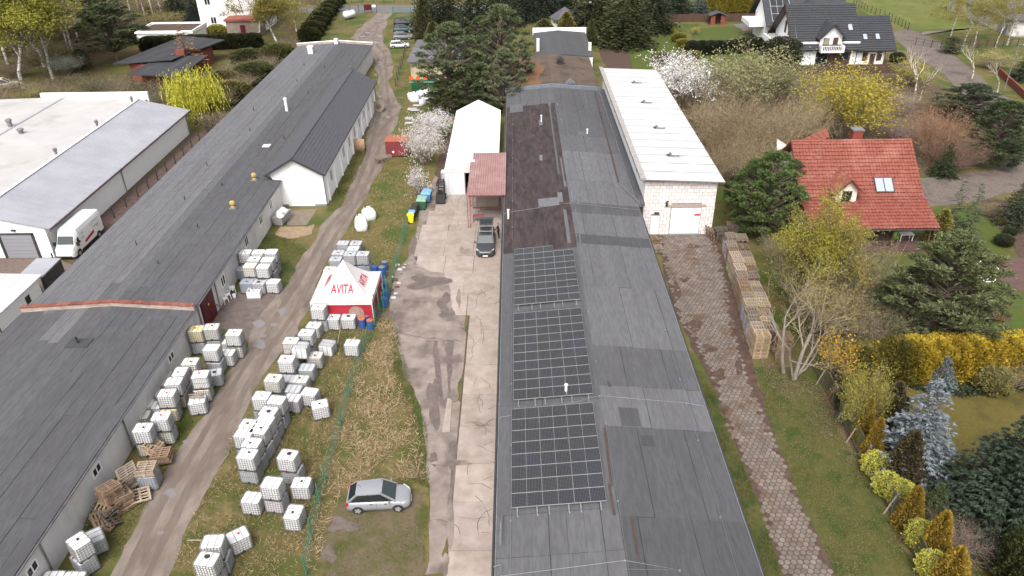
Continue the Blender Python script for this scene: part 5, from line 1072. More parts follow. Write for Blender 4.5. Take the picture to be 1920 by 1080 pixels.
# ---- stone-trimmed building, top right
sb = thing('garage_block', 'white stone building with dark roof and grey garage door in the top right corner', 'building', (104, 165, 0))
a = Vector((101.2, 181.6, 0)); b = Vector((100.3, 158.5, 0))
part(sb, MB().prism([(100.3, 158.5), (118, 157.5), (118, 186), (101.2, 186)], 0, 3.0), 'wall', mat('patchy_white_stone', L(.6, .58, .56), L(.36, .33, .31), 1.0, lo=.45, hi=.6))
part(sb, MB().hexa([(99.6, 157.8, 3.0), (119, 156.8, 3.0), (119, 187, 3.0), (100.5, 187, 3.0)], [(99.6, 157.8, 3.15), (119, 156.8, 4.6), (119, 187, 4.6), (100.5, 187, 3.15)]), 'roof', mat('grey_slate', L(.11, .105, .11), L(.085), 2))
for k, y in enumerate((178.8, 175.6, 172.4, 169.4)): window(sb, Vector((100.72 + (y - 165) * .03, y, 1.6)) - sb.location, (0, -1, 0), (-1, .03, 0), 1.3, 1.7, mull=0)
garage_door(sb, Vector((100.36, 161.6, .05)) - sb.location, (0, -1, 0), (-1, 0, 0), 3.4, 2.5, mat('grey_door', A(168, 168, 176)), 5)
# ---- white two-storey house, top left, with brick annexe
wh = thing('white_villa', 'two-storey white house with brick-trimmed annexe at the top left', 'house', (-62, 171, 0))
part(wh, MB().box(-68.5, -55, 171.4, 182, 0, 8.5), 'wall', M_white); part(wh, MB().box(-68.6, -54.9, 171.3, 171.4, 0, 1.0), 'plinth', M_plinth)
part(wh, MB().box(-61.5, -54.5, 167, 171.3, 0, 3.2), 'annexe_wall', mat('taupe_render', A(168, 152, 142), A(150, 134, 126), 1)); part(wh, MB().box(-61.8, -54.2, 166.7, 171.3, 3.2, 3.6), 'annexe_roof', mat('red_fascia', A(168, 96, 86)))
part(wh, MB().box(-69.3, -54, 170.5, 183, 8.5, 8.75), 'roof', M_gtile)
for (x, z) in ((-66.2, 6.5), (-62.0, 5.6), (-65.6, 2.6)): window(wh, Vector((x, 171.39, z)) - wh.location, (1, 0, 0), (0, -1, 0), 1.3 if z != 5.6 else .6, 1.5 if z != 5.6 else .9, mull=1)
part(wh, MB().box(-58.6, -57.5, 166.95, 167, .2, 2.4), 'door', M_oxide); part(wh, MB().tube([(-59.5, 171.3, 8.3), (-59.2, 171.3, 5.8), (-58.9, 171.3, 3.7)], .07, 6), 'downpipe', M_dark)
fg = thing('flat_garage', 'white garage with a rusty flat roof beside the hedge at the top left', 'garage', (-72, 159, 0))
part(fg, MB().box(-77.5, -66.0, 159.5, 168, 0, 2.6), 'wall', M_white); part(fg, MB().box(-77.2, -66.3, 159.8, 167.7, 2.6, 2.7), 'roof', mat('rusty_felt', L(.09, .055, .04), L(.06, .045, .04), 1))
for q in ((-77.7, -65.8, 159.3, 159.6), (-77.7, -65.8, 167.7, 168.1), (-77.7, -77.4, 159.6, 167.7), (-66.1, -65.8, 159.6, 167.7)): part(fg, MB().box(*q, 2.45, 3.0), 'parapet', M_white)
# ---- black-roofed bungalow among the trees
bh_ = thing('dark_bungalow', 'brick bungalow with low black felt roofs among the trees at left', 'house', (-60, 136, 0)); M_black = mat('black_felt', L(.045, .045, .052), L(.035, .035, .04), 1, rough=.7, objcol=True)
part(bh_, MB().prism([(-67.5, 133.5), (-58, 131), (-57.2, 146), (-62, 147.5)], 0, 2.9), 'wall', M_brickr)
def roofslab(pts, n, nm):
    a, b, c, d = [Vector(p) for p in pts]
    for k in range(n):
        q = [a.lerp(b, k / n), a.lerp(b, (k + 1) / n - .002), d.lerp(c, (k + 1) / n - .002), d.lerp(c, k / n)]; mb = MB(); mb.hexa([p - Vector((0, 0, .18)) for p in q], q); o = part(bh_, mb, nm, M_black); j = rnd(.85, 1.15); o.color = (j, j, j, 1)
roofslab([(-69.8, 132.3, 3.2), (-59.5, 133.0, 3.7), (-55.6, 148.9, 3.4), (-63.5, 149, 4.2)], 8, 'roof_strip'); roofslab([(-65.1, 127.3, 2.8), (-55.8, 124.9, 2.8), (-54.8, 137.5, 3.3), (-62.8, 136.2, 3.4)], 7, 'roof_strip')
part(bh_, MB().prism([(-63.6, 129.0), (-56.8, 127.3), (-56, 137), (-62, 137)], 0, 2.6), 'wall', M_brickr)
o = part(bh_, MB().box(-60.2, -58.6, 136.3, 137.3, 3.2, 4.5), 'chimney', M_brickr)
for y in (129.5, 133.5): window(bh_, Vector((-56.35, y, 1.5)) - bh_.location, (.1, 1, 0), (1, -.08, 0), 1.2, 1.3, mull=1)
# ---- pavilion and garden shed at the back
gz = thing('garden_pavilion', 'hexagonal white pavilion with a grey pointed roof among the spruces', 'pavilion', (10.8, 172.5, 0)); pts6 = [(2.7 * math.cos(k * math.pi / 3), 2.7 * math.sin(k * math.pi / 3)) for k in range(6)]
mb = MB(); mb.prism(pts6, 0, .9); mb.build('base_wall', M_white, gz)
for p_ in pts6: MB().box(p_[0] - .12, p_[0] + .12, p_[1] - .12, p_[1] + .12, .9, 2.2).build('post', M_white, gz)
for k in range(6):
    a, b = pts6[k], pts6[(k + 1) % 6]; MB().add([(a[0] * 1.3, a[1] * 1.3, 2.1), (b[0] * 1.3, b[1] * 1.3, 2.1), (0, 0, 4.3)], [(0, 1, 2)]).build('roof_facet', mat('purple_grey_shingle', L(.1, .09, .11), L(.075, .07, .085), 3), gz)
gs = thing('garden_shed', 'small brown wooden garden shed by the back lawn', 'shed', (44.4, 172.5, 0))
for x in (-1.6, .6): MB().box(x, x + 1.0, -.05, .05, 0, 2.0).build('board_wall', M_brickr, gs)
MB().box(-1.6, 1.6, 1.8, 1.9, 0, 2.0).build('back_wall', M_wood, gs)
for s_ in (-1, 1): MB().hexa([(s_ * 2, -.4, 1.9), (0, -.4, 2.6), (0, 2.2, 2.6), (s_ * 2, 2.2, 1.9)], [(s_ * 2, -.4, 2.0), (0, -.4, 2.7), (0, 2.2, 2.7), (s_ * 2, 2.2, 2.0)]).build('roof_slope', M_gtile, gs)
bw = thing('garden_wall', 'dark plank garden fence running behind the back lawns', 'fence', (44, 176, 0))
for k in range(16): x = -16 + 2 * k; MB().box(x + .02, x + 1.98, -.06, .06, 0, 1.7).build('panel', M_wood, bw)
# ================================================================== vehicles
M_tyre = mat('tyre_rubber', L(.02), L(.03), 6, rough=.9); M_rim = mat('alloy_rim', L(.45), rough=.35, metal=.5)
M_carglass = mat('car_glass', L(.015, .018, .02), rough=.06, spec=.7); M_wsglass = mat('windscreen_glass', L(.03, .04, .042), rough=.12, spec=.45)
M_lampr = mat('tail_lamp', L(.4, .01, .03), rough=.2); M_lampw = mat('head_lamp', L(.6), rough=.1, spec=.7); M_trim = mat('black_trim', L(.02), rough=.5)
M_plate_ = mat('number_plate', L(.7, .7, .66))
def paint(name, c): return mat(name, c, tuple(x * .94 for x in c[:3]) + (1,), 1.2, rough=.34, spec=.5, metal=.15)
def car(name, label, loc, rot, Ln, Wd, Ht, pm, ws=(.22, .03), rr=(-.40, -.475), group=None, rack=False, tailgate=False, rails=False):
    c = thing(name, label, 'car', loc, rot, group); hw = Wd / 2; belt = .60 * Ht; zb = .19
    st = [(-.5, .80, .34, .50), (-.485, .92, .24, .60), (-.43, .985, zb, .615), (-.3, 1, zb, .61), (-.05, 1, zb, .60), (.2, 1, zb, .585), (.3, .99, zb, .55), (.4, .95, zb, .51), (.465, .84, .22, .46), (.492, .70, .27, .40), (.5, .55, .32, .36)]
    rings = []
    for x, k, z0, zt_ in st:
        z1 = zt_ * Ht; h = hw * k; x *= Ln
        pts = [(-.80, 0), (-.985, .12), (-1, .42), (-.985, .72), (-.93, .93), (-.80, 1.0), (-.45, 1.03), (0, 1.045)]
        ring = [(x, h * a, z0 + (z1 - z0) * b) for a, b in pts] + [(x, -h * a, z0 + (z1 - z0) * b) for a, b in pts[-2::-1]]
        rings.append(ring)
    mb = MB(); ring_loft(mb, rings); body = mb.build('body', pm, c, smooth=True)
    # greenhouse: inner dark cabin, painted roof and pillars, separate panes
    xa, xb, xc, xd = rr[1] * Ln, rr[0] * Ln, ws[1] * Ln, ws[0] * Ln; rw, bw = hw * .74, hw * .93; zr_ = Ht - .03; zl = belt + .0
    B4 = [Vector((xd, bw * .93, zl - .02)), Vector((xa, bw * .93, zl + .02)), Vector((xa, -bw * .93, zl + .02)), Vector((xd, -bw * .93, zl - .02))]
    T4 = [Vector((xc, rw, zr_ - .05)), Vector((xb, rw * .94, zr_ - .13)), Vector((xb, -rw * .94, zr_ - .13)), Vector((xc, -rw, zr_ - .05))]
    mb = MB(); mb.hexa([p * 1 for p in (B4[2], B4[3], B4[0], B4[1])], [p * 1 for p in (T4[2], T4[3], T4[0], T4[1])]); mb.build('cabin', M_trim, c)
    n = 6; rf = []
    for i in range(n + 1):
        x = xb - .05 + (xc + .04 - xb + .05) * i / n; arch_ = .05 * math.sin(math.pi * i / n)
        kk = i / n; rf.append([(x, rw * (.97 + .06 * kk) * a, zr_ - .13 + .06 * kk + (.05 + arch_) * (1 - a * a) + .03 * math.sin(math.pi * kk)) for a in (-1, -.7, 0, .7, 1)])
    mb = MB(); vv = [p for r in rf for p in r]; mb.add(vv, [(i * 5 + j, (i + 1) * 5 + j, (i + 1) * 5 + j + 1, i * 5 + j + 1) for i in range(n) for j in range(4)]); ro_ = mb.build('roof', pm, c, smooth=True)
    for i, j in ((0, 0), (1, 1), (2, 2), (3, 3)): MB().bar(B4[i], T4[i], .09, .09).build('pillar', pm, c)
    for i, j in ((0, 1), (3, 2)): MB().bar(T4[i], T4[j], .07, .07).build('roof_rail' if rails else 'roof_edge', M_alu if rails else pm, c)
    def pane(q, nm, ma, off):
        q = [Vector(p) for p in q]; nn = (q[1] - q[0]).cross(q[3] - q[0]).normalized(); ce = sum(q, Vector()) / 4
        if nn.dot(ce - Vector((0, 0, belt * .9))) < 0: nn = -nn; q.reverse()
        MB().poly([p + (ce - p) * .07 + nn * off for p in q]).build(nm, ma, c)
    pane([B4[0], B4[3], T4[3], T4[0]], 'windscreen', M_wsglass, .03)
    if not tailgate: pane([B4[1], B4[2], T4[2], T4[1]], 'rear_window', M_carglass, .03)
    for i, j in ((0, 1), (3, 2)):
        for f0, f1 in ((.06, .47), (.52, .95)):
            lo0, lo1, hi0, hi1 = B4[i].lerp(B4[j], f0), B4[i].lerp(B4[j], f1), T4[i].lerp(T4[j], max(0, f0 - .06)), T4[i].lerp(T4[j], min(1, f1))
            pane([lo0, lo1, hi1, hi0], 'side_window', M_carglass, .035)
    r = .30 + .02 * (Ht > 1.6)
    for x in (-.32 * Ln, .305 * Ln):
        for s_ in (-1, 1):
            mb = MB(); mb.tube([(x, s_ * (hw - .2), r), (x, s_ * (hw + .012), r)], r, 18); wh_ = mb.build('wheel', M_tyre, c)
            mb = MB(); mb.tube([(x, s_ * (hw + .0), r), (x, s_ * (hw + .022), r)], r * .66, 14)
            mb.build('rim', M_rim, wh_)
            mb = MB()
            for k in range(5): a = k * 1.257; mb.bar((x + .14 * math.cos(a + .5), s_ * (hw + .024), r + .14 * math.sin(a + .5)), (x + .18 * math.cos(a + .8), s_ * (hw + .024), r + .18 * math.sin(a + .8)), .09, .012, up=(0, 1, 0))
            mb.build('rim_gap', M_trim, wh_)
            mb = MB(); k0 = r * 1.18; vv = [(x + k0 * math.cos(t), s_ * (hw + .004), r + k0 * math.sin(t)) for t in [math.pi * q / 10 - .15 for q in range(11)]] + [(x, s_ * (hw + .004), r * .5)]
            mb.poly(vv); mb.build('wheel_arch', M_trim, c)
    for s_ in (-1, 1):
        mb = MB(); q = [Vector((.485 * Ln, s_ * hw * .45, .40 * Ht)), Vector((.40 * Ln, s_ * hw * .93, .46 * Ht)), Vector((.37 * Ln, s_ * hw * .955, .50 * Ht)), Vector((.46 * Ln, s_ * hw * .62, .475 * Ht))]; mb.hexa([p + Vector((0, 0, -.05)) for p in q], [p + Vector((.02, 0, .035)) for p in q]); mb.build('headlight', M_lampw, c)
        mb = MB(); mb.box(-.5 * Ln, -.455 * Ln, s_ * hw * .86 - .07, s_ * hw * .86 + .09, .44 * Ht, .58 * Ht); mb.build('tail_light', M_lampr, c)
        mb = MB(); xm = .17 * Ln; mb.hexa([(xm, s_ * hw, belt + .02), (xm + .1, s_ * hw, belt + .02), (xm + .1, s_ * (hw + .2), belt + .04), (xm, s_ * (hw + .2), belt + .04)], [(xm, s_ * hw, belt + .13), (xm + .08, s_ * hw, belt + .13), (xm + .08, s_ * (hw + .19), belt + .16), (xm, s_ * (hw + .19), belt + .16)]); mb.build('mirror', pm, c)
        for f in (-.12, .1): mb = MB(); mb.box(f * Ln, f * Ln + .16, s_ * hw - .01, s_ * hw + .02, belt * .83, belt * .87); mb.build('door_handle', M_trim, c)
        mb = MB(); mb.box(-.02 * Ln - .006, -.02 * Ln + .006, s_ * hw * 1.0 - .004, s_ * hw + .006, .3, belt * .95); mb.build('door_seam', M_trim, c)
    mb = MB(); mb.box(.485 * Ln, .503 * Ln, -hw * .5, hw * .5, .2 * Ht, .31 * Ht); mb.build('grille', M_trim, c)
    mb = MB(); mb.box(.5 * Ln, .508 * Ln, -.26, .26, .17 * Ht, .17 * Ht + .11); mb.build('number_plate', M_plate_, c)
    mb = MB(); mb.tube([(xb + .25, 0, zr_), (xb + .1, 0, zr_ + .18)], .012, 5); mb.build('aerial', M_trim, c)
    if rack:
        for f in (.2, .75): x = xb + (xc - xb) * f; MB().box(x - .05, x + .05, -rw * 1.05, rw * 1.05, zr_ + .1, zr_ + .15).build('roof_bar', M_alu, c)
        for y in (-.3, -.1, .1, .3): MB().box(xb + .1, xc - .2, y - .05, y + .05, zr_ + .02, zr_ + .06).build('roof_rib', M_trim, c)
    if tailgate:
        a0 = Vector((xb, 0, zr_ - .03)); a1 = a0 + Vector((-.95, 0, .42)); mb = MB()
        mb.hexa([(a0.x, -rw, a0.z), (a1.x, -rw * 1.1, a1.z), (a1.x, rw * 1.1, a1.z), (a0.x, rw, a0.z)], [(a0.x, -rw, a0.z + .07), (a1.x, -rw * 1.1, a1.z + .07), (a1.x, rw * 1.1, a1.z + .07), (a0.x, rw, a0.z + .07)]); tg = mb.build('tailgate', pm, c)
        d0, d1 = a0.lerp(a1, .15), a0.lerp(a1, .75); MB().quad((d0.x, -rw * .85, d0.z + .075), (d1.x, -rw * .92, d1.z + .075), (d1.x, rw * .92, d1.z + .075), (d0.x, rw * .85, d0.z + .075)).build('window', M_carglass, tg)
    return c
p0, p1 = G(672, 964), G(749, 960); d = (p1 - p0).normalized(); nrm = Vector((-d.y, d.x, 0)); ctr = (p0 + p1) / 2 + nrm * .82
car('parked_hatchback', 'silver hatchback parked alone on the worn grass beside the concrete yard', (ctr.x, ctr.y, 0), math.atan2(d.y, d.x), 3.95, 1.7, 1.52, paint('silver_paint', L(.26, .27, .29)), ws=(.27, .06), rr=(-.33, -.465))
car('parked_estate', 'dark grey car with roof bars and raised tailgate by the red shed', (-3.2, 68.55, 0), R_(-90), 4.7, 1.86, 1.68, paint('charcoal_paint', L(.05, .052, .058)), ws=(.2, .06), rr=(-.40, -.46), rack=True, tailgate=True, rails=True)
PK = 'cars parked in a row by the far gate'
car('parked_hatchback', 'silver-white hatchback, nearest of the four cars by the far gate', (-23.2, 155.4, 0), R_(6), 3.9, 1.68, 1.45, paint('pale_silver_paint', L(.55, .56, .58)), group=PK)
car('parked_hatchback', 'steel grey hatchback, second nearest of the four cars by the far gate', (-23.5, 162.9, 0), R_(5), 4.2, 1.75, 1.5, paint('steel_paint', L(.16, .17, .19)), group=PK)
car('parked_estate', 'dark green car, third of the four parked by the far gate', (-24.2, 169.4, 0), R_(4), 4.3, 1.75, 1.65, paint('green_paint', L(.02, .06, .06)), group=PK)
car('parked_estate', 'black car, farthest of the four parked by the far gate', (-25.0, 176.7, 0), R_(3), 4.5, 1.8, 1.6, paint('black_paint', L(.018, .018, .022)), group=PK)
p = G(12, 168); car('parked_van', 'white car half cut by the left edge among the shrubs', (p.x - .6, p.y + .6, 0), R_(25), 4.6, 1.8, 1.8, paint('white_car_paint', L(.66, .67, .68)))
# ---- delivery van
van = thing('delivery_van', 'white high-roofed delivery van with lettering beside the tin-roofed hall', 'van', (-45.35, 69.9, 0), R_(-90)); M_van = paint('van_white', L(.76, .77, .78)); hw = 1.02
st = [(-3.25, .93, .45, 2.66), (-3.2, .98, .4, 2.76), (-2.5, 1, .32, 2.8), (0, 1, .32, 2.8), (1.3, 1, .32, 2.8), (1.62, 1, .32, 2.74)]
mb = MB(); ring_loft(mb, [[(x, hw * k * a, z0 + (z1 - z0) * b) for a, b in ((-.9, 0), (-1, .06), (-1, .5), (-.97, .8), (-.9, .95), (-.8, 1), (.8, 1), (.9, .95), (.97, .8), (1, .5), (1, .06), (.9, 0))] for x, k, z0, z1 in st]); mb.build('cargo_body', M_van, van, smooth=False)
mb = MB(); sec = lambda x, w0, w1, z0, z1: [(x, -w0, z0), (x, -w0, z0 + (z1 - z0) * .55), (x, -w1, z1), (x, w1, z1), (x, w0, z0 + (z1 - z0) * .55), (x, w0, z0)]
ring_loft(mb, [sec(1.6, 1.01, .88, .32, 2.72), sec(1.95, 1.01, .82, .32, 2.2), sec(2.45, 1.0, .9, .32, 1.36), sec(2.9, .96, .86, .34, 1.16), sec(3.1, .86, .76, .38, 1.0), sec(3.2, .7, .6, .44, .8)]); mb.build('cab', M_van, van)
MB().quad((2.42, -.84, 1.42), (2.42, .84, 1.42), (1.98, .76, 2.16), (1.98, -.76, 2.16)).build('windscreen', M_wsglass, van).location = (.04, 0, .03)
for s_ in (-1, 1):
    mb = MB(); mb.add([(1.45, s_ * 1.03, 1.3), (2.2, s_ * 1.025, 1.3), (1.95, s_ * .99, 1.85), (1.5, s_ * 1.0, 2.0)], [(0, 1, 2, 3) if s_ < 0 else (3, 2, 1, 0)]); mb.build('side_window', M_carglass, van)
    mb = MB(); mb.box(2.2, 2.35, s_ * 1.05, s_ * 1.3, 1.25, 1.6) if s_ > 0 else mb.box(2.2, 2.35, -1.3, -1.05, 1.25, 1.6); mb.build('mirror', M_trim, van)
    mb = MB(); mb.hexa([(2.85, s_ * .95, .7), (3.08, s_ * .8, .7), (3.12, s_ * .55, .72), (2.9, s_ * .6, .72)], [(2.8, s_ * .95, .95), (3.05, s_ * .8, .92), (3.08, s_ * .58, .93), (2.85, s_ * .62, .98)]); mb.build('headlight', M_lampw, van)
    for x in (-2.0, 2.15):
        mb = MB(); mb.tube([(x, s_ * .82, .36), (x, s_ * 1.035, .36)], .36, 18); w_ = mb.build('wheel', M_tyre, van); mb = MB(); mb.tube([(x, s_ * 1.0, .36), (x, s_ * 1.045, .36)], .2, 12); mb.build('rim', M_rim, w_)
        mb = MB(); mb.poly([(x + .45 * math.cos(t), s_ * 1.028, .36 + .45 * math.sin(t)) for t in [math.pi * q / 12 for q in range(13)]]); mb.build('wheel_arch', M_trim, van)
    mb = MB(); mb.box(-3.1, 1.6, s_ * 1.0 - .03, s_ * 1.0 + .035, .32, .52); mb.build('sill', M_trim, van)
MB().box(3.05, 3.22, -.75, .75, .4, .52).build('bumper', M_trim, van)
# lettering on its visible side (towards the long hall) : local +y is world +x after the turn
def side_marks(x, z, n, h, ma, y=1.035):
    # print too small and worn to read: a run of short strokes
    mb = MB(); w_ = h * .62
    for q in range(n):
        a = x - (q - n / 2) * w_; mb.box(a - .014, a + .014, y - .003, y, z - h / 2, z + h / 2); t_ = z + rnd(-.5, .5) * h * .8; mb.box(a - w_ * .5, a - .016, y - .003, y, t_ - .014, t_ + .014)
    return mb.build('print', ma, van)
M_tg = mat('grey_print', L(.2)); M_tr = mat('red_print', L(.4, .03, .06))
side_marks(-1.8, 2.05, 8, .38, M_tg, 1.022); side_marks(-1.9, 1.62, 15, .13, M_tg); side_marks(-2.2, 1.42, 6, .13, M_tr); side_marks(.75, 1.95, 5, .16, M_tg, 1.026); side_marks(.9, 1.55, 6, .16, M_tg)
mb = MB(); mb.hexa([(.7, 1.022, .78), (-1.25, 1.022, 1.02), (-1.25, 1.03, 1.02), (.7, 1.03, .78)], [(.7, 1.022, 1.06), (-1.25, 1.022, 1.34), (-1.25, 1.03, 1.34), (.7, 1.03, 1.06)]); mb.build('stripe', M_tr, van)
mb = MB()
for q in range(9): mb.box(1.84, 1.846, -.5 + q * .11, -.42 + q * .11, 2.42, 2.45 + .04 * (q % 3))
mb.build('print', M_tg, van)
# ---- forklift, mast away from the camera
fk = thing('forklift', 'black forklift standing in front of the white marquee', 'forklift', (-8.75, 80.6, 0), R_(90)); M_blk = mat('forklift_black', L(.025), L(.035), 4, rough=.5)
mb = MB(); mb.hexa([(-1.2, -.5, .3), (.6, -.5, .3), (.6, .5, .3), (-1.2, .5, .3)], [(-1.15, -.48, 1.0), (.5, -.48, .85), (.5, .48, .85), (-1.15, .48, 1.0)]); mb.build('body', M_blk, fk)
mb = MB(); mb.hexa([(-1.45, -.52, .25), (-1.0, -.55, .25), (-1.0, .55, .25), (-1.45, .52, .25)], [(-1.35, -.45, 1.12), (-1.0, -.5, 1.15), (-1.0, .5, 1.15), (-1.35, .45, 1.12)]); mb.build('counterweight', M_blk, fk)
MB().box(-.75, -.25, -.25, .25, 1.0, 1.12).build('seat', M_trim, fk); MB().box(-.85, -.72, -.25, .25, 1.05, 1.6).build('backrest', M_trim, fk)
for x, y in ((-.95, -.45), (-.95, .45), (.45, -.45), (.45, .45)): MB().bar((x, y, .9), (x * .8, y * .95, 2.15), .07, .07).build('roof_post', M_blk, fk)
mb = MB()
for k in range(6): x = -.8 + k * .24; mb.box(x - .025, x + .025, -.45, .45, 2.12, 2.17)
mb.box(-.85, .45, -.47, -.41, 2.1, 2.19); mb.box(-.85, .45, .41, .47, 2.1, 2.19); mb.build('overhead_guard', M_blk, fk)
for y in (-.32, .32): MB().box(.72, .86, y - .06, y + .06, .1, 2.3).build('mast_rail', M_blk, fk)
for z in (.3, 1.2, 2.25): MB().box(.74, .84, -.3, .3, z - .05, z + .05).build('mast_cross', M_blk, fk)
for y in (-.25, .25): mb = MB(); mb.box(.9, 2.0, y - .06, y + .06, .06, .1); mb.box(.86, .92, y - .06, y + .06, .06, .6); mb.build('fork', M_plinth, fk)
for x, r in ((-.95, .24), (.42, .32)):
    for s_ in (-1, 1): mb = MB(); mb.tube([(x, s_ * .4, r), (x, s_ * .58, r)], r, 14); w_ = mb.build('wheel', M_tyre, fk); MB().tube([(x, s_ * .56, r), (x, s_ * .595, r)], r * .5, 10).build('rim', M_rim, w_)
# ---- person behind the car
def person(name, label, loc, rot, top, bottom):
    t = thing(name, label, 'person', loc, rot)
    J = {'pel': (0, 0, .95, .15), 'bel': (0, 0, 1.1, .145), 'che': (.02, 0, 1.32, .165), 'nek': (.03, 0, 1.52, .06), 'hd0': (.05, 0, 1.6, .085), 'hd1': (.06, 0, 1.7, .1), 'hd2': (.05, 0, 1.78, .07),
         'shl': (.02, .19, 1.42, .075), 'ell': (.1, .27, 1.16, .055), 'wrl': (.3, .22, 1.02, .04), 'hal': (.4, .2, 1.0, .035), 'shr': (.02, -.19, 1.42, .075), 'elr': (.06, -.28, 1.15, .055), 'wrr': (.24, -.24, .98, .04), 'har': (.33, -.23, .95, .035),
         'hil': (0, .1, .9, .11), 'knl': (.05, .12, .5, .075), 'anl': (0, .13, .09, .05), 'tol': (.17, .14, .04, .04), 'hir': (0, -.1, .9, .11), 'knr': (.0, -.13, .5, .075), 'anr': (-.1, -.14, .09, .05), 'tor': (.07, -.15, .04, .04)}
    E_ = [('pel', 'bel'), ('bel', 'che'), ('che', 'nek'), ('nek', 'hd0'), ('hd0', 'hd1'), ('hd1', 'hd2'), ('che', 'shl'), ('shl', 'ell'), ('ell', 'wrl'), ('wrl', 'hal'), ('che', 'shr'), ('shr', 'elr'), ('elr', 'wrr'), ('wrr', 'har'), ('pel', 'hil'), ('hil', 'knl'), ('knl', 'anl'), ('anl', 'tol'), ('pel', 'hir'), ('hir', 'knr'), ('knr', 'anr'), ('anr', 'tor')]
    for s_, a in (('l', .03), ('r', -.03)):
        w_ = J['ha' + s_]
        for k in range(4): J[f'f{s_}{k}'] = (w_[0] + .08, w_[1] + (k - 1.5) * .022, w_[2] - .03, .011); E_.append(('ha' + s_, f'f{s_}{k}'))
        J[f'th{s_}'] = (w_[0] + .03, w_[1] - a * 1.8, w_[2] + .01, .012); E_.append(('ha' + s_, f'th{s_}'))
    ks = list(J); me = bpy.data.meshes.new('body'); me.from_pydata([J[k][:3] for k in ks], [(ks.index(a), ks.index(b)) for a, b in E_], []); o = link('body', me, t)
    md = o.modifiers.new('skin', 'SKIN'); sk_ = me.skin_vertices[0].data
    for i, k in enumerate(ks): sk_[i].radius = (J[k][3] * (.8 if k in ('che', 'bel', 'pel') else 1), J[k][3] * (1.2 if k in ('che', 'pel', 'bel') else 1)); sk_[i].use_root = (k == 'pel')
    ss = o.modifiers.new('sub', 'SUBSURF'); ss.levels = ss.render_levels = 2
    bpy.context.view_layer.update(); ev = bpy.data.meshes.new_from_object(o.evaluated_get(bpy.context.evaluated_depsgraph_get())); o.modifiers.clear(); o.data = ev
    ev.materials.clear()
    skin = mat('skin', L(.45, .26, .19), rough=.6); hair = mat('dark_hair', L(.02, .014, .01), L(.03, .02, .015), 20)
    for m_ in (top, bottom, skin, hair, M_trim): ev.materials.append(m_)
    for pl in ev.polygons:
        z = pl.center.z; x = pl.center.x; y = abs(pl.center.y)
        pl.material_index = 4 if z < .1 else (1 if z < .93 else 0); pl.use_smooth = True
        if z > 1.53: pl.material_index = 3 if (z > 1.73 or x < .03) else 2
        elif x > .31 and y > .12 and z < 1.1: pl.material_index = 2
    for nm, pos, r in (('nose', (.165, 0, 1.67), .017), ('eye', (.148, .035, 1.7), .011), ('eye', (.148, -.035, 1.7), .011), ('mouth', (.15, 0, 1.625), .013), ('ear', (.05, .1, 1.68), .022), ('ear', (.05, -.1, 1.68), .022)):
        mb = MB(); mb.lathe([(.001, -r), (r, 0), (.001, r)], 6, pos); mb.build(nm, skin if nm in ('nose', 'ear') else hair, t, smooth=True)
    return t
person('person', 'person in dark jacket and trousers standing beside the raised tailgate', (-1.95, 70.6, 0), R_(200), mat('navy_jacket', L(.012, .014, .02), L(.02, .022, .03), 8), mat('dark_trousers', L(.015, .015, .02)))
# ================================================================== pallets
M_plank = mat('pallet_wood', L(.31, .26, .21), L(.22, .185, .15), 3, bump=.3, objcol=True, stretch=(6, 1.2, 1), local=True)
def pallet_mesh(nb=5):
    mb = MB(); L_, Wd = 1.2, 1.0
    for k in range(nb): y = -Wd / 2 + .06 + (Wd - .12) * k / (nb - 1); w_ = .055 if k % 2 == 0 else .042; mb.box(-.6, .6, y - w_, y + w_, .122, .144)
    for x in (-.53, 0, .53): mb.box(x - .07, x + .07, -Wd / 2, Wd / 2, .1, .121)
    for x in (-.53, 0, .53):
        for y in (-Wd / 2 + .06, 0, Wd / 2 - .06): mb.box(x - .068, x + .068, y - .05, y + .05, .023, .099)
    for y in (-Wd / 2 + .06, 0, Wd / 2 - .06): mb.box(-.6, .6, y - .05, y + .05, 0, .022)
    o = mb.build('pallet', M_plank); me = o.data; bpy.data.objects.remove(o); return me, mb
PM, PMB = pallet_mesh(5)
PCOL = {'fresh': (1.25, 1.1, .9), 'grey': (.8, .76, .74), 'brown': (.8, .64, .54), 'pale': (1.22, 1.15, 1.08), 'dark': (.42, .4, .38)}
def pallet(loc, rot, label, group, tone, tilt=None):
    o = link('pallet', PM, None, loc, rot); k = rnd(.85, 1.12); c = PCOL[tone]; o.color = (c[0] * k, c[1] * k, c[2] * k, 1)
    if tilt: o.rotation_euler = (tilt[0], tilt[1], rot)
    return tag(o, label, 'pallet', group)
def pstack(x, y, n, rot, label, group, tone, jit=.03, z=0, start=0):
    for k in range(start, n): pallet((x + rnd(-jit, jit), y + rnd(-jit, jit), z + k * .146), rot + rnd(-jit, jit), ORD[k] + ' from the bottom, ' + label, group, tone)
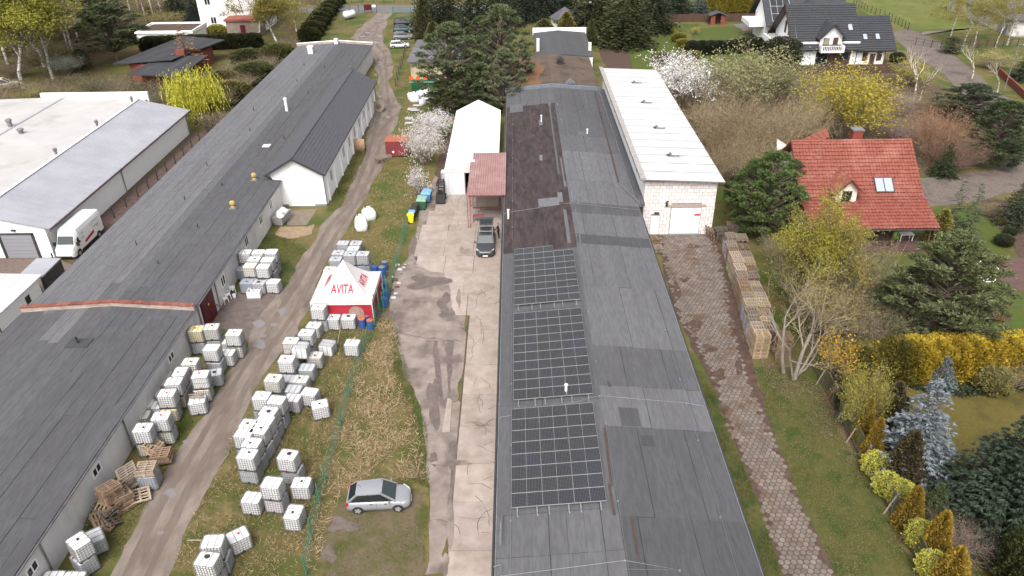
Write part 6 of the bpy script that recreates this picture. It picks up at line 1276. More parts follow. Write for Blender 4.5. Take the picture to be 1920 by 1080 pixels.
# long row on the right, two stacks deep
hid = []; lx = lambda y: 18.72 + (y - 49.5) * .108
for i in range(14):
    y = 51.0 + i * 1.22; n = random.choice([13, 13, 14, 12]) if i > 0 else 13; x = lx(y) + .45 + rnd(-.05, .05); nm = ORD[i]
    tn = random.choice(['grey', 'pale', 'brown', 'grey', 'pale'])
    pstack(x, y, n, R_(90 + rnd(-2, 2)), f'pallet in the {nm} drive-side stack counted from the bare tree', f'drive-side pallet stack {nm} from the bare tree', tn)
    n2 = n - random.choice([0, 0, 1, 2]); x2 = x + 1.08
    hid += [(x2 + rnd(-.03, .03), y + rnd(-.03, .03), k * .146) for k in range(n2 - 2)]
    if i not in (11, 12): pstack(x2, y, n2, R_(90 + rnd(-3, 3)), f'pallet atop the {nm} garden-side stack counted from the bare tree', f'garden-side pallet stack {nm} from the bare tree', random.choice(['brown', 'grey', 'pale', 'fresh']), start=n2 - 2)
pstack(19.25, 49.55, 15, R_(0), 'fresh yellow pallet in the nearest stack of the long row', 'fresh yellow pallet stack', 'fresh', .05)
pstack(21.0, 49.5, 14, R_(0), 'reddish weathered pallet in the stack behind the bare tree trunks', 'reddish pallet stack', 'brown', .04)
v0 = np.array(PMB.v); f0 = np.array(PMB.f); VV = []; FF = []
for k, (x, y, z) in enumerate(hid): VV.append(v0 + np.array([x, y, z])); FF.append(f0 + k * len(v0))
o = link('stacked_pallets', np_mesh('stacked_pallets', np.vstack(VV), np.vstack(FF), M_plank)); stuff(o, 'lower pallets hidden inside the long double row of stacks', 'pallets'); o.color = (.7, .62, .55, 1)
# film wrapped round some of the stacks
wrap = mat('stretch_film', L(.5, .47, .5), L(.36, .32, .34), 3, rough=.2, spec=.6, bump=.6, bscale=9)
for i in (1, 2, 3, 12, 13):
    y = 51.0 + i * 1.22; x = lx(y) + .45; mb = MB(); ring = rounded(1.1, 1.3, .06, 1)
    ring_loft(mb, [[(x + a * (1 + .01 * math.sin(z * 9 + a * 7)), y + b * (1 + .012 * math.sin(z * 7 + b * 9)), z) for a, b in ring] for z in (.05, .3, .5, .7, .95, 1.2, 1.45)], cap=False)
    tag(mb.build('stretch_film', wrap, smooth=True), f'shiny stretch film round the {ORD[i]} drive-side pallet stack from the bare tree', 'film', 'film on the pallet stacks')
# loose ones by the tall hall
GA = 'pallets by the garage door of the block hall'
for k in range(3): pallet((19.6 + k * .22, 70.4 - k * .25, .62), R_(90), ['hindmost', 'middle', 'foremost'][k] + ' of three pallets leaning upright right of the block hall garage door', GA, 'brown', (R_(80), 0))
pstack(20.9, 69.8, 9, R_(10), 'dark pallet in the stack at the block hall corner', 'dark pallet stack at the hall corner', 'dark', .06); pstack(22.3, 70.6, 10, R_(-12), 'dark weathered pallet in the tilted stack behind the corner stack', 'dark tilted pallet stack', 'dark', .08)
pstack(13.7, 68.9, 6, R_(8), 'brown pallet heaped below the side door of the block hall', 'pallets below the side door', 'brown', .12); pallet((13.1, 69.6, .6), R_(60), 'pallet propped on edge below the side door of the block hall', GA, 'fresh', (R_(70), 0)); pstack(13.9, 67.4, 4, R_(-4), 'grey pallet in the low pile before the side door heap', 'low grey pallet pile', 'grey', .08)
# heaps along the grey wall
def tilted(px, py, z, n, rot, tx, ty, label, group, tone):
    p = G(px, py, z)
    for k in range(n): pallet((p.x + rnd(-.06, .06), p.y + rnd(-.06, .06), z - .146 * (n - 1 - k)), rot + rnd(-.08, .08), (ORD[k] + ' from the bottom, ' if n > 1 else '') + label, group, tone, (tx + rnd(-.05, .05), ty + rnd(-.05, .05)))
p = G(272, 868, 1.9); t_ = ibc((p.x, p.y - .1), R_(4), 'blue-grey tank carrying a few pallets beside the long wall', '-', 'B'); pstack(p.x, p.y - .1, 4, R_(4), 'pale pallet lying on the blue-grey tank beside the long wall', 'pallets on the blue-grey tank', 'pale', .05, 1.17)
tilted(238, 884, 1.6, 8, R_(40), .12, -.3, 'grey pallet in the tilted pile left of the blue-grey tank', 'tilted pile by the wall', 'grey')
tilted(203, 916, 1.95, 7, R_(56), -.1, .12, 'orange-brown pallet in the upper leaning stack by the wall', 'tall leaning stack by the wall', 'brown')
tilted(225, 928, 1.1, 8, R_(48), .05, .0, 'brown pallet in the lower leaning stack by the wall', 'lower leaning stack by the wall', 'brown')
tilted(262, 930, .35, 1, R_(28), .35, .12, 'single pale pallet sloping on the grass at the foot of the heaps', None, 'pale')
tilted(285, 836, 1.0, 3, R_(80), .5, .1, 'tan pallet propped steeply below the nearest wall-row tanks', 'steep pallets by the wall row', 'fresh'); tilted(302, 850, .9, 5, R_(8), .05, 0, 'brown pallet in the small pile right of the steep ones', 'small pile by the track', 'brown')
for k in range(9):
    p = G(195 + rnd(-14, 14), 972 + rnd(-12, 10), .6); pallet((p.x, p.y, rnd(.1, .8)), rnd(0, 3), 'broken brown pallet in the jumbled heap above the twisted tanks', 'jumbled broken pallets', 'dark' if k % 3 else 'brown', (rnd(-.7, .7), rnd(-.7, .7)))
pstack(-17.6, 92.6, 5, R_(30), 'grey pallet in the small pile before the red container', 'pallets before the red container', 'grey', .12); pstack(-17.0, 94.0, 3, R_(20), 'loose pallet lying behind that pile against the red container', 'loose pallets at the red container', 'grey', .15)
for i, px in enumerate(((369, 741), (463, 540))): pass
pl = G(369, 741, 1.25)
for k in range(3): tag(MB().box(-.55, .55, -.05, .05, 0, .03).build('board', M_plank, None, (pl.x - .1 + k * .12, pl.y + .1 - k * .22, 1.24 + k * .02), R_(60 + k * 4)), f'{["upper", "middle", "lower"][k]} broken board lying on the leaning bluish tank', 'board', 'boards on the leaning tank')
p = G(833, 345); pstack(-10.6, 83.2, 4, R_(12), 'fresh pallet in the pile by the blossom behind the blue bin', 'pallets behind the bins', 'fresh', .06)
# ================================================================== smaller things about the yard
def bin4(loc, rot, label, body, lid):
    t = thing('waste_container', label, 'waste bin', loc, rot, 'bins along the yard fence'); mb = MB(); mb.hexa([(-.55, -.42, .18), (.55, -.42, .18), (.55, .42, .18), (-.55, .42, .18)], [(-.66, -.52, 1.15), (.66, -.52, 1.15), (.66, .52, 1.15), (-.66, .52, 1.15)]); mb.build('body', body, t)
    mb = MB(); mb.hexa([(-.7, -.55, 1.15), (.7, -.55, 1.15), (.7, .55, 1.15), (-.7, .55, 1.15)], [(-.62, -.45, 1.3), (.62, -.45, 1.3), (.62, .5, 1.36), (-.62, .5, 1.36)]); mb.build('lid', lid, t)
    for x in (-.45, .45):
        for y in (-.32, .32): MB().tube([(x - .04, y, .1), (x + .04, y, .1)], .1, 10).build('wheel', M_tyre, t)
    for s_ in (-1, 1): MB().tube([(s_ * .66, -.1, 1.0), (s_ * .78, -.1, 1.0)], .04, 6).build('trunnion', M_gutter, t)
def bin2(loc, rot, label, body, lid):
    t = thing('wheelie_bin', label, 'waste bin', loc, rot, 'bins along the yard fence'); mb = MB(); mb.hexa([(-.2, -.22, .08), (.2, -.22, .08), (.2, .22, .08), (-.2, .22, .08)], [(-.28, -.34, .98), (.28, -.34, .98), (.28, .34, .98), (-.28, .34, .98)]); mb.build('body', body, t)
    mb = MB(); mb.hexa([(-.3, -.37, .98), (.3, -.37, .98), (.3, .36, .98), (-.3, .36, .98)], [(-.26, -.3, 1.06), (.26, -.3, 1.06), (.26, .34, 1.09), (-.26, .34, 1.09)]); mb.build('lid', lid, t)
    for s_ in (-1, 1): MB().tube([(s_ * .2, .24, .1), (s_ * .27, .24, .1)], .1, 10).build('wheel', M_tyre, t)
    MB().tube([(-.24, .4, .98), (.24, .4, .98)], .025, 6).build('handle', body, t)
M_bblue = mat('bin_blue', L(.06, .16, .36), L(.08, .2, .4), 4, rough=.5); M_bgreen = mat('bin_green', L(.03, .09, .05), L(.04, .11, .06), 4, rough=.5); M_byel = mat('bin_yellow', L(.72, .6, .02), rough=.5); M_bblk = mat('bin_black', L(.025), L(.04), 4, rough=.6); M_blb = mat('bin_light_blue', L(.16, .32, .55), rough=.5)
bin4((-10.35, 80.2, .02), R_(84), 'light blue four-wheeled bin, farthest in the row by the blossom', M_bblue, M_blb); bin4((-10.7, 78.3, .02), R_(86), 'dark green four-wheeled bin in front of the light blue one', M_bgreen, mat('pale_green_lid', L(.2, .34, .26)))
bin2((-11.35, 77.2, .02), R_(80), 'black wheelie bin beside the dark green container', M_bblk, M_bblk); bin2((-11.4, 76.3, .02), R_(78), 'second black wheelie bin, nearer the blue-lidded one', M_bblk, M_bblk); bin2((-11.5, 75.4, .02), R_(90), 'dark wheelie bin with a blue lid behind the yellow one', M_bblk, M_blb); bin2((-11.55, 74.6, .02), R_(95), 'bright yellow wheelie bin at the near end of the row', M_byel, M_byel)
# big bags
M_bag = mat('white_woven_bag', L(.74, .74, .75), L(.64, .64, .66), 2, bump=.4)
def big_bag(loc, rot, label, sx=.55, h=1.15, knot=True, group=None):
    t = thing('bulk_bag', label, 'bag', loc, rot, group); mb = MB(); rings = []
    for z, k in ((0, .86), (.12, 1.0), (h * .4, 1.08), (h * .75, 1.02), (h * .9, .85), (h, .5), (h * 1.06, .2), (h * 1.2, .26)):
        rings.append([(x * k * (1 + .05 * math.sin(5 * x + z * 7)), y * k * (1 + .05 * math.sin(6 * y + z * 5)), z) for x, y in rounded(sx * 2, sx * 2, sx * .45, 3)])
    ring_loft(mb, rings if knot else rings[:6]); mb.build('sack', M_bag, t, smooth=True)
    for a, b in ((1, 1), (-1, 1), (-1, -1), (1, -1)): MB().tube([(a * sx * .7, b * sx * .7, h * .85), (a * sx * .6, b * sx * .6, h * 1.12), (a * sx * .3, b * sx * .75, h * .95)], .025, 5).build('loop', M_bag, t)
BG = 'filled white bulk bags on the grass'
big_bag((-16.7, 73.1, 0), .2, 'nearer of the two big white bulk bags on the grass beside the track', .62, 1.5, True, BG); big_bag((-16.3, 75.7, 0), .5, 'farther of the two big white bulk bags on the grass beside the track', .65, 1.25, True, BG)
HB = 'rubbish bags heaped by the green skip'
for k, (px, py, s_) in enumerate(((778, 190, .75), (790, 184, .7), (803, 182, .7), (810, 192, .6), (793, 196, .5), (772, 186, .6), (800, 192, .55))):
    p = G(px, py); big_bag((p.x, p.y, 0), k, f'{["left low", "back left", "back middle grey", "right", "front fallen", "leftmost torn", "front right"][k]} bag of the white rubbish heap before the green skip', s_, s_ * 1.7, k % 2 == 0, HB)
for k, (px, py, lb) in enumerate(((773, 205, 'flat pale board left of'), (783, 198, 'flat white board just in front of'), (779, 207, 'second flat sheet below'))):
    p = G(px, py); mb = MB(); mb.box(-.7, .7, -.5, .5, 0, .08); tag(mb.build('board', M_flatw, None, (p.x, p.y, .03 + k * .01), k * .7), f'{lb} the white rubbish heap', 'board', 'boards lying on the grass')
p = G(767, 230); mb = MB(); mb.box(-.6, .6, -.5, .5, .02, .06); mb.hexa([(-.6, .5, .05), (.6, .5, .05), (.6, .55, .05), (-.6, .55, .05)], [(-.6, .1, .8), (.6, .1, .8), (.6, .15, .8), (-.6, .15, .8)]); tag(mb.build('folded_panel', M_flatw, None, (p.x, p.y, 0), .8), 'white folded panel lying on the grass above the red container', 'panel')
# green skip with orange flags
sk = thing('green_skip', 'green steel skip with four orange discs along its rim', 'skip', (-15.2, 125.4, 0)); M_gr = mat('skip_green', L(.015, .13, .06), L(.02, .1, .05), 3, rough=.5)
mb = MB(); mb.hexa([(-1.9, -.7, .1), (1.9, -.7, .1), (1.9, .7, .1), (-1.9, .7, .1)], [(-2.2, -1, 1.5), (2.2, -1, 1.5), (2.2, 1, 1.5), (-2.2, 1, 1.5)]); mb.build('hopper', M_gr, sk)
for k in range(5): x = -2.0 + k; MB().box(x - .05, x + .05, -1.02, -.85, .15, 1.5).build('rib', M_gr, sk)
for s_ in (-1, 1): MB().box(-2.3, 2.3, s_ * 1.0 - .08, s_ * 1.0 + .08, 1.5, 1.62).build('rim', mat('skip_pale', L(.12, .35, .22)), sk)
for k in range(4):
    x = -2.1 + 1.15 * k; mb = MB(); mb.tube([(x, -.1, 2.0), (x, -.02, 2.0)], .36, 14); mb.build('orange_disc', mat('orange_paint', L(.7, .1, .015)), sk); MB().tube([(x, 0, 1.5), (x, 0, 2.0)], .03, 6).build('stem', M_gr, sk)
# red container and white tanks behind it
rc = thing('red_container', 'small red steel container with orange roof beside the track', 'container', (-15.7, 95.6, 0)); M_rc = mat('crimson_paint', L(.2, .04, .045), L(.15, .032, .036), 3, rough=.6, bump=.2)
MB().box(-1.45, 1.45, -1.1, 1.1, .15, 2.1).build('body', M_rc, rc); MB().box(-1.5, 1.5, -1.15, 1.15, 2.1, 2.2).build('roof', mat('orange_rust_roof', L(.34, .11, .065), L(.28, .09, .055), 3, c3=L(.22, .09, .06)), rc); MB().box(-.6, -.3, -1.12, -1.1, .6, .85).build('vent', M_frame, rc)
for k in range(9): x = -1.35 + k * .335; MB().box(x - .03, x + .03, -1.13, -1.1, .2, 2.05).build('corrugation', M_rc, rc)
for k, (x, y, w_) in enumerate(((-13.3, 98.2, 1.0), (-11.9, 97.8, 1.4))):
    t = thing('water_tank', ['narrow white round-ended tank just behind the red container', 'broad white round-ended tank next to the blossoming bush'][k], 'tank', (x, y, 0), .1, 'white tanks behind the red container'); mb = MB(); mb.tube([(-w_ / 2, 0, .75), (-w_ / 2 + .1, 0, .75), (w_ / 2 - .1, 0, .75), (w_ / 2, 0, .75)], [.55, .72, .72, .55], 18); mb.build('shell', M_tank, t, smooth=False); MB().lathe([(.2, 0), (.2, .12)], 10, (0, 0, 1.42)).build('lid', M_tank, t)
    for s_ in (-1, 1): MB().box(s_ * w_ * .3 - .06, s_ * w_ * .3 + .06, -.5, .5, 0, .3).build('foot', M_plinth, t)
for k, (px, py, c) in enumerate(((766, 272, M_flatw), (767, 279, M_tank), (765, 284, M_plinth))): p = G(px, py); tag(MB().lathe([(.3, 0), (.34, .3), (.3, .55)], 10).build('bucket', c, None, (p.x + .2 * k, p.y, 0)), f'{["upper pale", "middle white", "lower grey"][k]} tub right of the red container', 'tub', 'tubs by the red container')
# gas tank at the far gate
gt_ = thing('gas_tank', 'white cylindrical gas tank on short legs on the far lawn', 'tank', (-38.6, 184.0, 0), R_(55)); mb = MB(); mb.tube([(-1.7, 0, 1.15), (-1.55, 0, 1.15), (-1.25, 0, 1.15), (1.25, 0, 1.15), (1.55, 0, 1.15), (1.7, 0, 1.15)], [.15, .55, .8, .8, .55, .15], 20); mb.build('shell', M_whitemetal, gt_, smooth=True)
for x in (-.9, .9):
    for y in (-.4, .4): MB().box(x - .08, x + .08, y - .08, y + .08, 0, .6).build('leg', M_plinth, gt_)
MB().box(-.25, .25, -.2, .2, 1.9, 2.15).build('valve_cover', M_gutter, gt_)
# drums by the tent
M_dblue = mat('drum_blue', L(.025, .07, .22), L(.035, .09, .26), 4, rough=.45); M_dor = mat('drum_orange_lid', L(.5, .12, .04), L(.4, .1, .04), 4)
def drum(px, py, label, body, lid, z=0, r=.3, h=.9, lying=False):
    p = G(px, py, z); t = thing('drum', label, 'drum', (p.x, p.y, z), rnd(0, 3), 'drums around the lettered tent')
    mb = MB(); mb.lathe([(r, 0), (r, h * .3), (r * 1.04, h * .33), (r, h * .36), (r, h * .63), (r * 1.04, h * .66), (r, h * .69), (r, h)], 16); mb.build('barrel', body, t, smooth=False); MB().lathe([(r * .92, h), (r * .92, h + .02), (r * .3, h + .025)], 16).build('lid', lid, t); MB().lathe([(.04, h + .025), (.04, h + .05)], 8, (r * .5, 0, 0)).build('bung', M_trim, t)
    if lying: t.rotation_euler = (R_(90), 0, rnd(0, 1)); t.location.z = r
drum(680, 614, 'blue drum with orange and white lid in front of the tent corner', M_dblue, M_dor); drum(695, 617, 'blue drum nearest the green fence stake at the tent corner', M_dblue, M_dor); drum(690, 607, 'blue drum with rusty lid squeezed behind the front two', M_dblue, M_dor)
drum(684, 516, 'light blue lidded drum behind the tent roof', M_blb, M_blb, 0, .35, 1.3); drum(704, 518, 'dark blue drum behind the tent near the fence', M_dblue, M_dblue, 0, .33, 1.1); drum(722, 506, 'blue drum with grey lid standing by the tall stakes', M_dblue, M_gutter); drum(718, 521, 'second blue drum with grey lid, nearer the tent', M_dblue, M_gutter, 0, .33, 1.2)
for k, (px, py) in enumerate(((722, 545), (724, 560), (721, 575))): drum(px, py, f'{["farthest", "middle", "nearest"][k]} of three blue drums along the tent\'s right side', M_dblue, M_dblue)
# grey tub with white sacks, by the garage wing
tub = thing('waste_trough', 'grey metal trough heaped with white sacks beside the garage wing', 'trough', (-25.75, 75.2, 0), R_(80)); mb = MB(); mb.hexa([(-1.1, -.45, .12), (1.1, -.45, .12), (1.1, .45, .12), (-1.1, .45, .12)], [(-1.2, -.6, 1.05), (1.2, -.6, 1.05), (1.2, .6, 1.05), (-1.2, .6, 1.05)]); mb.build('trough', mat('dull_zinc', L(.3), L(.24), 2, rough=.5), tub)
for x in (-.8, .8): MB().box(x - .1, x + .1, -.4, .4, 0, .12).build('skid', M_plinth, tub)
for k in range(6):
    t = thing('sack', f'{["first", "second", "third", "fourth", "fifth", "sixth"][k]} white sack in the grey trough counted from the near end', 'sack', (-25.75 + rnd(-.3, .3), 74.3 + k * .36, .95), rnd(0, 3), 'sacks in the grey trough'); mb = MB(); mb.lathe([(.12, 0), (.36, .08), (.38, .22), (.2, .34), (.05, .36)], 9); mb.build('sack_body', M_bag, t, smooth=True); MB().lathe([(.05, .35), (.09, .44)], 6).build('tied_neck', M_bag, t)
# plastic chairs
def chair(px, py, rot, label):
    p = G(px, py); t = thing('plastic_chair', label, 'chair', (p.x, p.y, .03), rot, 'white plastic chairs by the maroon gate')
    MB().hexa([(-.23, -.22, .41), (.23, -.22, .41), (.2, .22, .4), (-.2, .22, .4)], [(-.23, -.22, .44), (.23, -.22, .44), (.2, .22, .43), (-.2, .22, .43)]).build('seat', M_frame, t); MB().hexa([(-.21, .2, .43), (.21, .2, .43), (.21, .23, .43), (-.21, .23, .43)], [(-.2, .32, .88), (.2, .32, .88), (.2, .35, .88), (-.2, .35, .88)]).build('backrest', M_frame, t)
    for x in (-.23, .23):
        for y in (-.2, .2): MB().bar((x, y, .42), (x * 1.15, y * 1.25, 0), .05, .04).build('leg', M_frame, t)
        MB().bar((x * 1.1, -.22, .64), (x, .28, .66), .05, .03).build('armrest', M_frame, t); MB().bar((x * 1.1, -.22, .43), (x * 1.1, -.22, .64), .04, .04).build('arm_post', M_frame, t)
chair(422, 568, R_(150), 'white plastic chair standing nearest the maroon gate'); chair(428, 560, R_(120), 'white plastic chair a little behind, beside the bucket'); chair(437, 549, R_(200), 'white plastic chair farthest along toward the tanks')
p = G(440, 558); b_ = thing('bucket', 'white bucket on the ground right of the plastic chairs', 'bucket', (p.x, p.y, .03)); MB().lathe([(.14, 0), (.17, .32)], 12).build('pail', M_frame, b_); MB().tube([(-.17, 0, .3), (0, -.1, .4), (.17, 0, .3)], .01, 5).build('handle', M_gutter, b_)
cr = thing('crate', 'open crate of white bottles in front of the blue-grey tank', 'crate', tuple(G(479, 556)[:2]) + (.03,), .05)
for q in ((-.6, .6, -.5, -.46), (-.6, .6, .46, .5), (-.6, -.56, -.46, .46), (.56, .6, -.46, .46)): MB().box(*q, .1, .7).build('side', M_tank, cr)
MB().box(-.6, .6, -.5, .5, 0, .1).build('base', M_plank, cr)
for k in range(6):
    t = thing('jerrycan', f'{["near left", "near middle", "near right", "far left", "far middle", "far right"][k]} white can in the open crate by the tanks', 'can', (cr.location.x - .36 + .36 * (k % 3), cr.location.y - .22 + .44 * (k // 3), .13), rnd(0, 1), 'cans in the open crate'); MB().hexa([(-.13, -.15, 0), (.13, -.15, 0), (.13, .15, 0), (-.13, .15, 0)], [(-.12, -.13, .5), (.12, -.13, .5), (.12, .13, .5), (-.12, .13, .5)]).build('can', M_frame, t); MB().lathe([(.05, .5), (.05, .56)], 8, (.05, .05, 0)).build('cap', M_trim, t)
# planks and poles lying about
def stick(a, b, r, label, ma, nm='pole'): o = MB().tube([a, b], r, 6).build(nm, ma); tag(o, label, nm)
a, b = G(655, 640, 1.3), G(667, 632, 1.5); stick(a, b, .05, 'pale pole lying across the lone tank near the reeds', M_plank); a, b = G(633, 645, .1), G(640, 600, 1.3); stick(a, b, .03, 'thin pale pole leaning between the two tanks before the tent', M_plank)
a, b = G(352, 1013, .1), G(380, 1013, .12); stick(a, b, .05, 'pale stick lying in the grass left of the bottom tanks', M_plank); a, b = G(428, 528, .1), G(437, 545, .9); stick(a, b, .04, 'pole leaning on the wall above the plastic chairs', M_whitemetal); a, b = G(404, 570, 1.2), G(418, 577, .1); stick(a, b, .06, 'plank leaning beside the maroon gate', M_plank, 'plank')
p = G(665, 295); o = MB().hexa([(-.9, 0, 0), (.9, 0, 0), (.9, .06, 0), (-.9, .06, 0)], [(-.9, .35, 1.7), (.9, .35, 1.7), (.9, .41, 1.7), (-.9, .41, 1.7)]).build('timber_panel', mat('tan_board', L(.42, .27, .17), L(.34, .22, .14), 3), None, (-21.2, 96.5, 0), R_(-80)); tag(o, 'brown timber panel leaning on the garage wing side wall', 'panel')
p = G(705, 212); rr_ = thing('cable_reel', 'brown wooden reel standing at the far corner of the garage wing', 'reel', (-21.0, 114, .9), R_(80)); 
for s_ in (-.25, .25): MB().tube([(s_, 0, 0), (s_ + .06, 0, 0)], .9, 16).build('flange', M_plank, rr_)
MB().tube([(-.25, 0, 0), (.25, 0, 0)], .45, 12).build('drum', M_plank, rr_)
# rubble by the fence
for k, (px, py) in enumerate(((735, 545), (742, 552), (738, 560), (745, 540), (750, 507), (757, 503), (741, 527), (748, 532), (736, 520), (753, 515), (760, 497), (746, 498))):
    p = G(px, py); s_ = rnd(.15, .35); o = MB().hexa([(-s_, -s_ * .7, 0), (s_, -s_ * .6, 0), (s_ * .9, s_ * .7, 0), (-s_ * .8, s_ * .6, 0)], [(-s_ * .7, -s_ * .5, s_ * .7), (s_ * .8, -s_ * .4, s_ * .9), (s_ * .6, s_ * .5, s_ * .6), (-s_ * .6, s_ * .4, s_ * .8)]).build('rubble_lump', M_flatw if k % 3 else M_joint, None, (p.x, p.y, 0), rnd(0, 3)); tag(o, 'lump of pale rubble in the heap beside the tent fence', 'rubble', 'rubble heap beside the tent fence')
# ---- green wire fence beside the tent and tanks
wf = thing('wire_fence', 'green wire fence leaning along the dry reeds', 'fence', (-12.5, 45, 0)); M_gw = mat('green_wire', L(.03, .13, .1), L(.05, .17, .12), 3)
fpts = [G(575, 1080), G(585, 1010), G(600, 945), G(612, 905), G(640, 800), G(655, 745), G(683, 660), G(706, 610), G(728, 560), G(735, 530), G(745, 500), G(757, 450), G(767, 415)]
for i, (a, b) in enumerate(zip(fpts, fpts[1:])):
    mb = MB(); mb.tube([(a.x, a.y, 0), (a.x + rnd(-.1, .1), a.y + rnd(-.08, .08), 1.7)], .05, 6); o = mb.build('post', M_gw, wf); o.location = -wf.location; mb = MB(); n = max(2, int((b - a).length / .45))
    for z in (.15, .6, 1.05, 1.5): mb.bar((a.x, a.y, z), (b.x, b.y, z), .016, .016)
    for k in range(1, n): q = a.lerp(b, k / n); mb.bar((q.x, q.y, .05), (q.x + rnd(-.05, .05), q.y, 1.5), .014, .014)
    o = mb.build('wire_mesh', M_gw, wf); o.location = -wf.location
for k, (px, py, px2, py2) in enumerate(((727, 560, 725, 490), (723, 575, 727, 520), (705, 600, 703, 560), (712, 590, 724, 545), (720, 585, 729, 540))):
    a = G(px, py, .05); o = MB().tube([a, (a.x + rnd(-.2, .2), a.y + rnd(-.3, .3), rnd(2.2, 2.8))], .045, 6).build('stake', mat('green_pipe', L(.03, .2, .14), rough=.5)); tag(o, f'{["tallest", "second", "front", "leaning", "farthest leaning"][k]} green stake beside the drums at the tent', 'stake', 'green stakes by the tent')
# ---- panel fence on the right garden boundary
pf = thing('panel_fence', 'olive grey panel fence along the garden boundary', 'fence', (22.9, 36, 0)); M_fp = mat('olive_sheet', A(122, 122, 84), A(104, 104, 76), 1.2, bump=.2, c3=A(88, 84, 72), s3=.6, objcol=True); y = 24.5; k = 0
while y < 47.4:
    x = 22.75 + (y - 28) * .017; mb = MB(); mb.box(x, x + .05, y + .06, y + 2.06, .12, 1.55); o = mb.build('panel', M_fp, pf); o.location = -pf.location; q = rnd(.85, 1.12); o.color = (q, q, q, 1)
    mb = MB(); mb.box(x - .05, x + .08, y - .06, y + .06, 0, 1.65); o = mb.build('post', M_gutter, pf); o.location = -pf.location
    mb = MB(); mb.bar((x - .05, y, 1.45), (x - .55, y - .12, .05), .07, .06); o = mb.build('brace', [mat('rust_brace', L(.18, .06, .04), L(.14, .05, .04), 3), M_plank, M_gutter][k % 3], pf); o.location = -pf.location
    mb = MB(); mb.box(x - .08, x + .1, y + .06, y + 2.06, 0, .12); o = mb.build('kerb', M_joint, pf); o.location = -pf.location; y += 2.12; k += 1
# ---- goal, round court, bench in the garden
gl = thing('goal_frame', 'small white goal frame on the lawn beside the round court', 'goal', (44.1, 61.9, 0)); T0, T1 = Vector((.4, 1.5, 1.3)), Vector((.1, -1.2, 1.3)); 
for a, b, nm in ((T0, T1, 'crossbar'), (T0, (.4, 1.5, 0), 'upright'), (T1, (.1, -1.2, 0), 'upright'), (T0, (-.6, 1.3, 0), 'stay'), (T1, (-.8, -1.2, 0), 'stay'), ((-.6, 1.3, .02), (-.8, -1.2, .02), 'ground_bar'), ((.4, 1.5, .02), (-.6, 1.3, .02), 'ground_bar'), ((.1, -1.2, .02), (-.8, -1.2, .02), 'ground_bar')): MB().tube([a, b], .045, 6).build(nm, M_frame, gl)
sheet('round_court', [(1843, 497), (1860, 486), (1890, 482), (1930, 486), (1960, 500), (1960, 560), (1920, 548), (1890, 536), (1866, 524), (1848, 510)], .034, mat('maroon_court', A(120, 92, 88), A(108, 82, 80), 1.5, bump=.2), .04, .6)
# ---- far fences, gate and lamp post
def post_fence(name, label, pts, n, h, ma, rails=3):
    pts = [G(*q) for q in pts]; t = thing(name, label, 'fence', tuple(pts[0])); tot = sum((b - a).length for a, b in zip(pts, pts[1:]))
    for a, b in zip(pts, pts[1:]):
        m_ = max(1, round(n * (b - a).length / tot))
        for k in range(m_): q = a.lerp(b, k / m_) - pts[0]; MB().box(q.x - .05, q.x + .05, q.y - .05, q.y + .05, 0, h).build('post', ma, t)
        for r_ in range(rails): z = h * (r_ + .6) / rails; MB().bar((a - pts[0]) + Vector((0, 0, z)), (b - pts[0]) + Vector((0, 0, z)), .03, .03).build('rail', ma, t)
post_fence('lane_fence', 'dark post fence along the gravel lane beside the field', [(1600, 8), (1625, 22), (1665, 37), (1690, 50), (1708, 60)], 16, 1.6, M_dark); post_fence('yard_fence', 'thin dark fence beside the cream shed and grass verge', [(762, 88), (757, 110), (748, 140), (742, 162), (764, 168)], 9, 1.4, M_dark); post_fence('road_fence', 'wire fence along the far road', [(560, 25), (640, 22), (690, 22)], 8, 1.6, M_dark); post_fence('road_fence', 'second wire fence beyond the far road', [(600, 7), (780, 5)], 9, 1.6, M_dark); post_fence('plot_fence', 'grey post fence before the stone building at the top right', [(1716, 85), (1745, 90), (1800, 92), (1880, 88), (1960, 84)], 16, 1.5, M_dark); post_fence('hall_fence', 'thin post fence between the tin-roofed hall and the long grey hall', [(105, 500), (190, 430), (260, 370), (330, 310), (375, 265), (420, 230)], 16, 1.5, M_dark, 2)
gte = thing('yard_gate', 'open green mesh gate leaf at the far entrance', 'gate', tuple(G(737, 26)))
for x in (0, 4.2): MB().box(x - .08, x + .08, -.08, .08, 0, 1.7).build('post', M_gw, gte)
for z in (.15, .8, 1.5): MB().box(0, 4.2, -.03, .03, z - .03, z + .03).build('rail', M_gw, gte)
for k in range(13): MB().box(.3 * k + .2, .3 * k + .23, -.015, .015, .15, 1.5).build('bar', M_gw, gte)
sg = thing('notice_board', 'red and white boards on posts at the far entrance', 'sign', tuple(G(690, 24))); MB().box(-.8, .9, -.04, .04, .6, 1.9).build('red_board', M_oxide, sg); MB().box(1.1, 2.0, -.04, .04, 1.3, 1.8).build('white_board', M_frame, sg)
for x in (-.8, .95, 2.1): MB().box(x - .06, x + .06, -.05, .05, 0, 2.0).build('post', M_dark, sg)
for (px, py, h_, lb) in ((1883, 168, 7, 'slim grey lamp post beside the gravel lane'), (1613, 16, 7, 'slim grey pole beside the field fence'), (1096, 60, 6, 'slim pale lamp post by the back garden')):
    t = thing('lamp_post', lb, 'lamp post', tuple(G(px, py))); MB().tube([(0, 0, 0), (0, 0, h_)], [.09, .06], 8).build('mast', M_gutter, t); MB().tube([(0, 0, h_), (.4, 0, h_ + .15), (.9, 0, h_ + .1)], .04, 6).build('arm', M_gutter, t); MB().box(.7, 1.2, -.1, .1, h_ + .02, h_ + .12).build('lamp_head', M_frame, t)
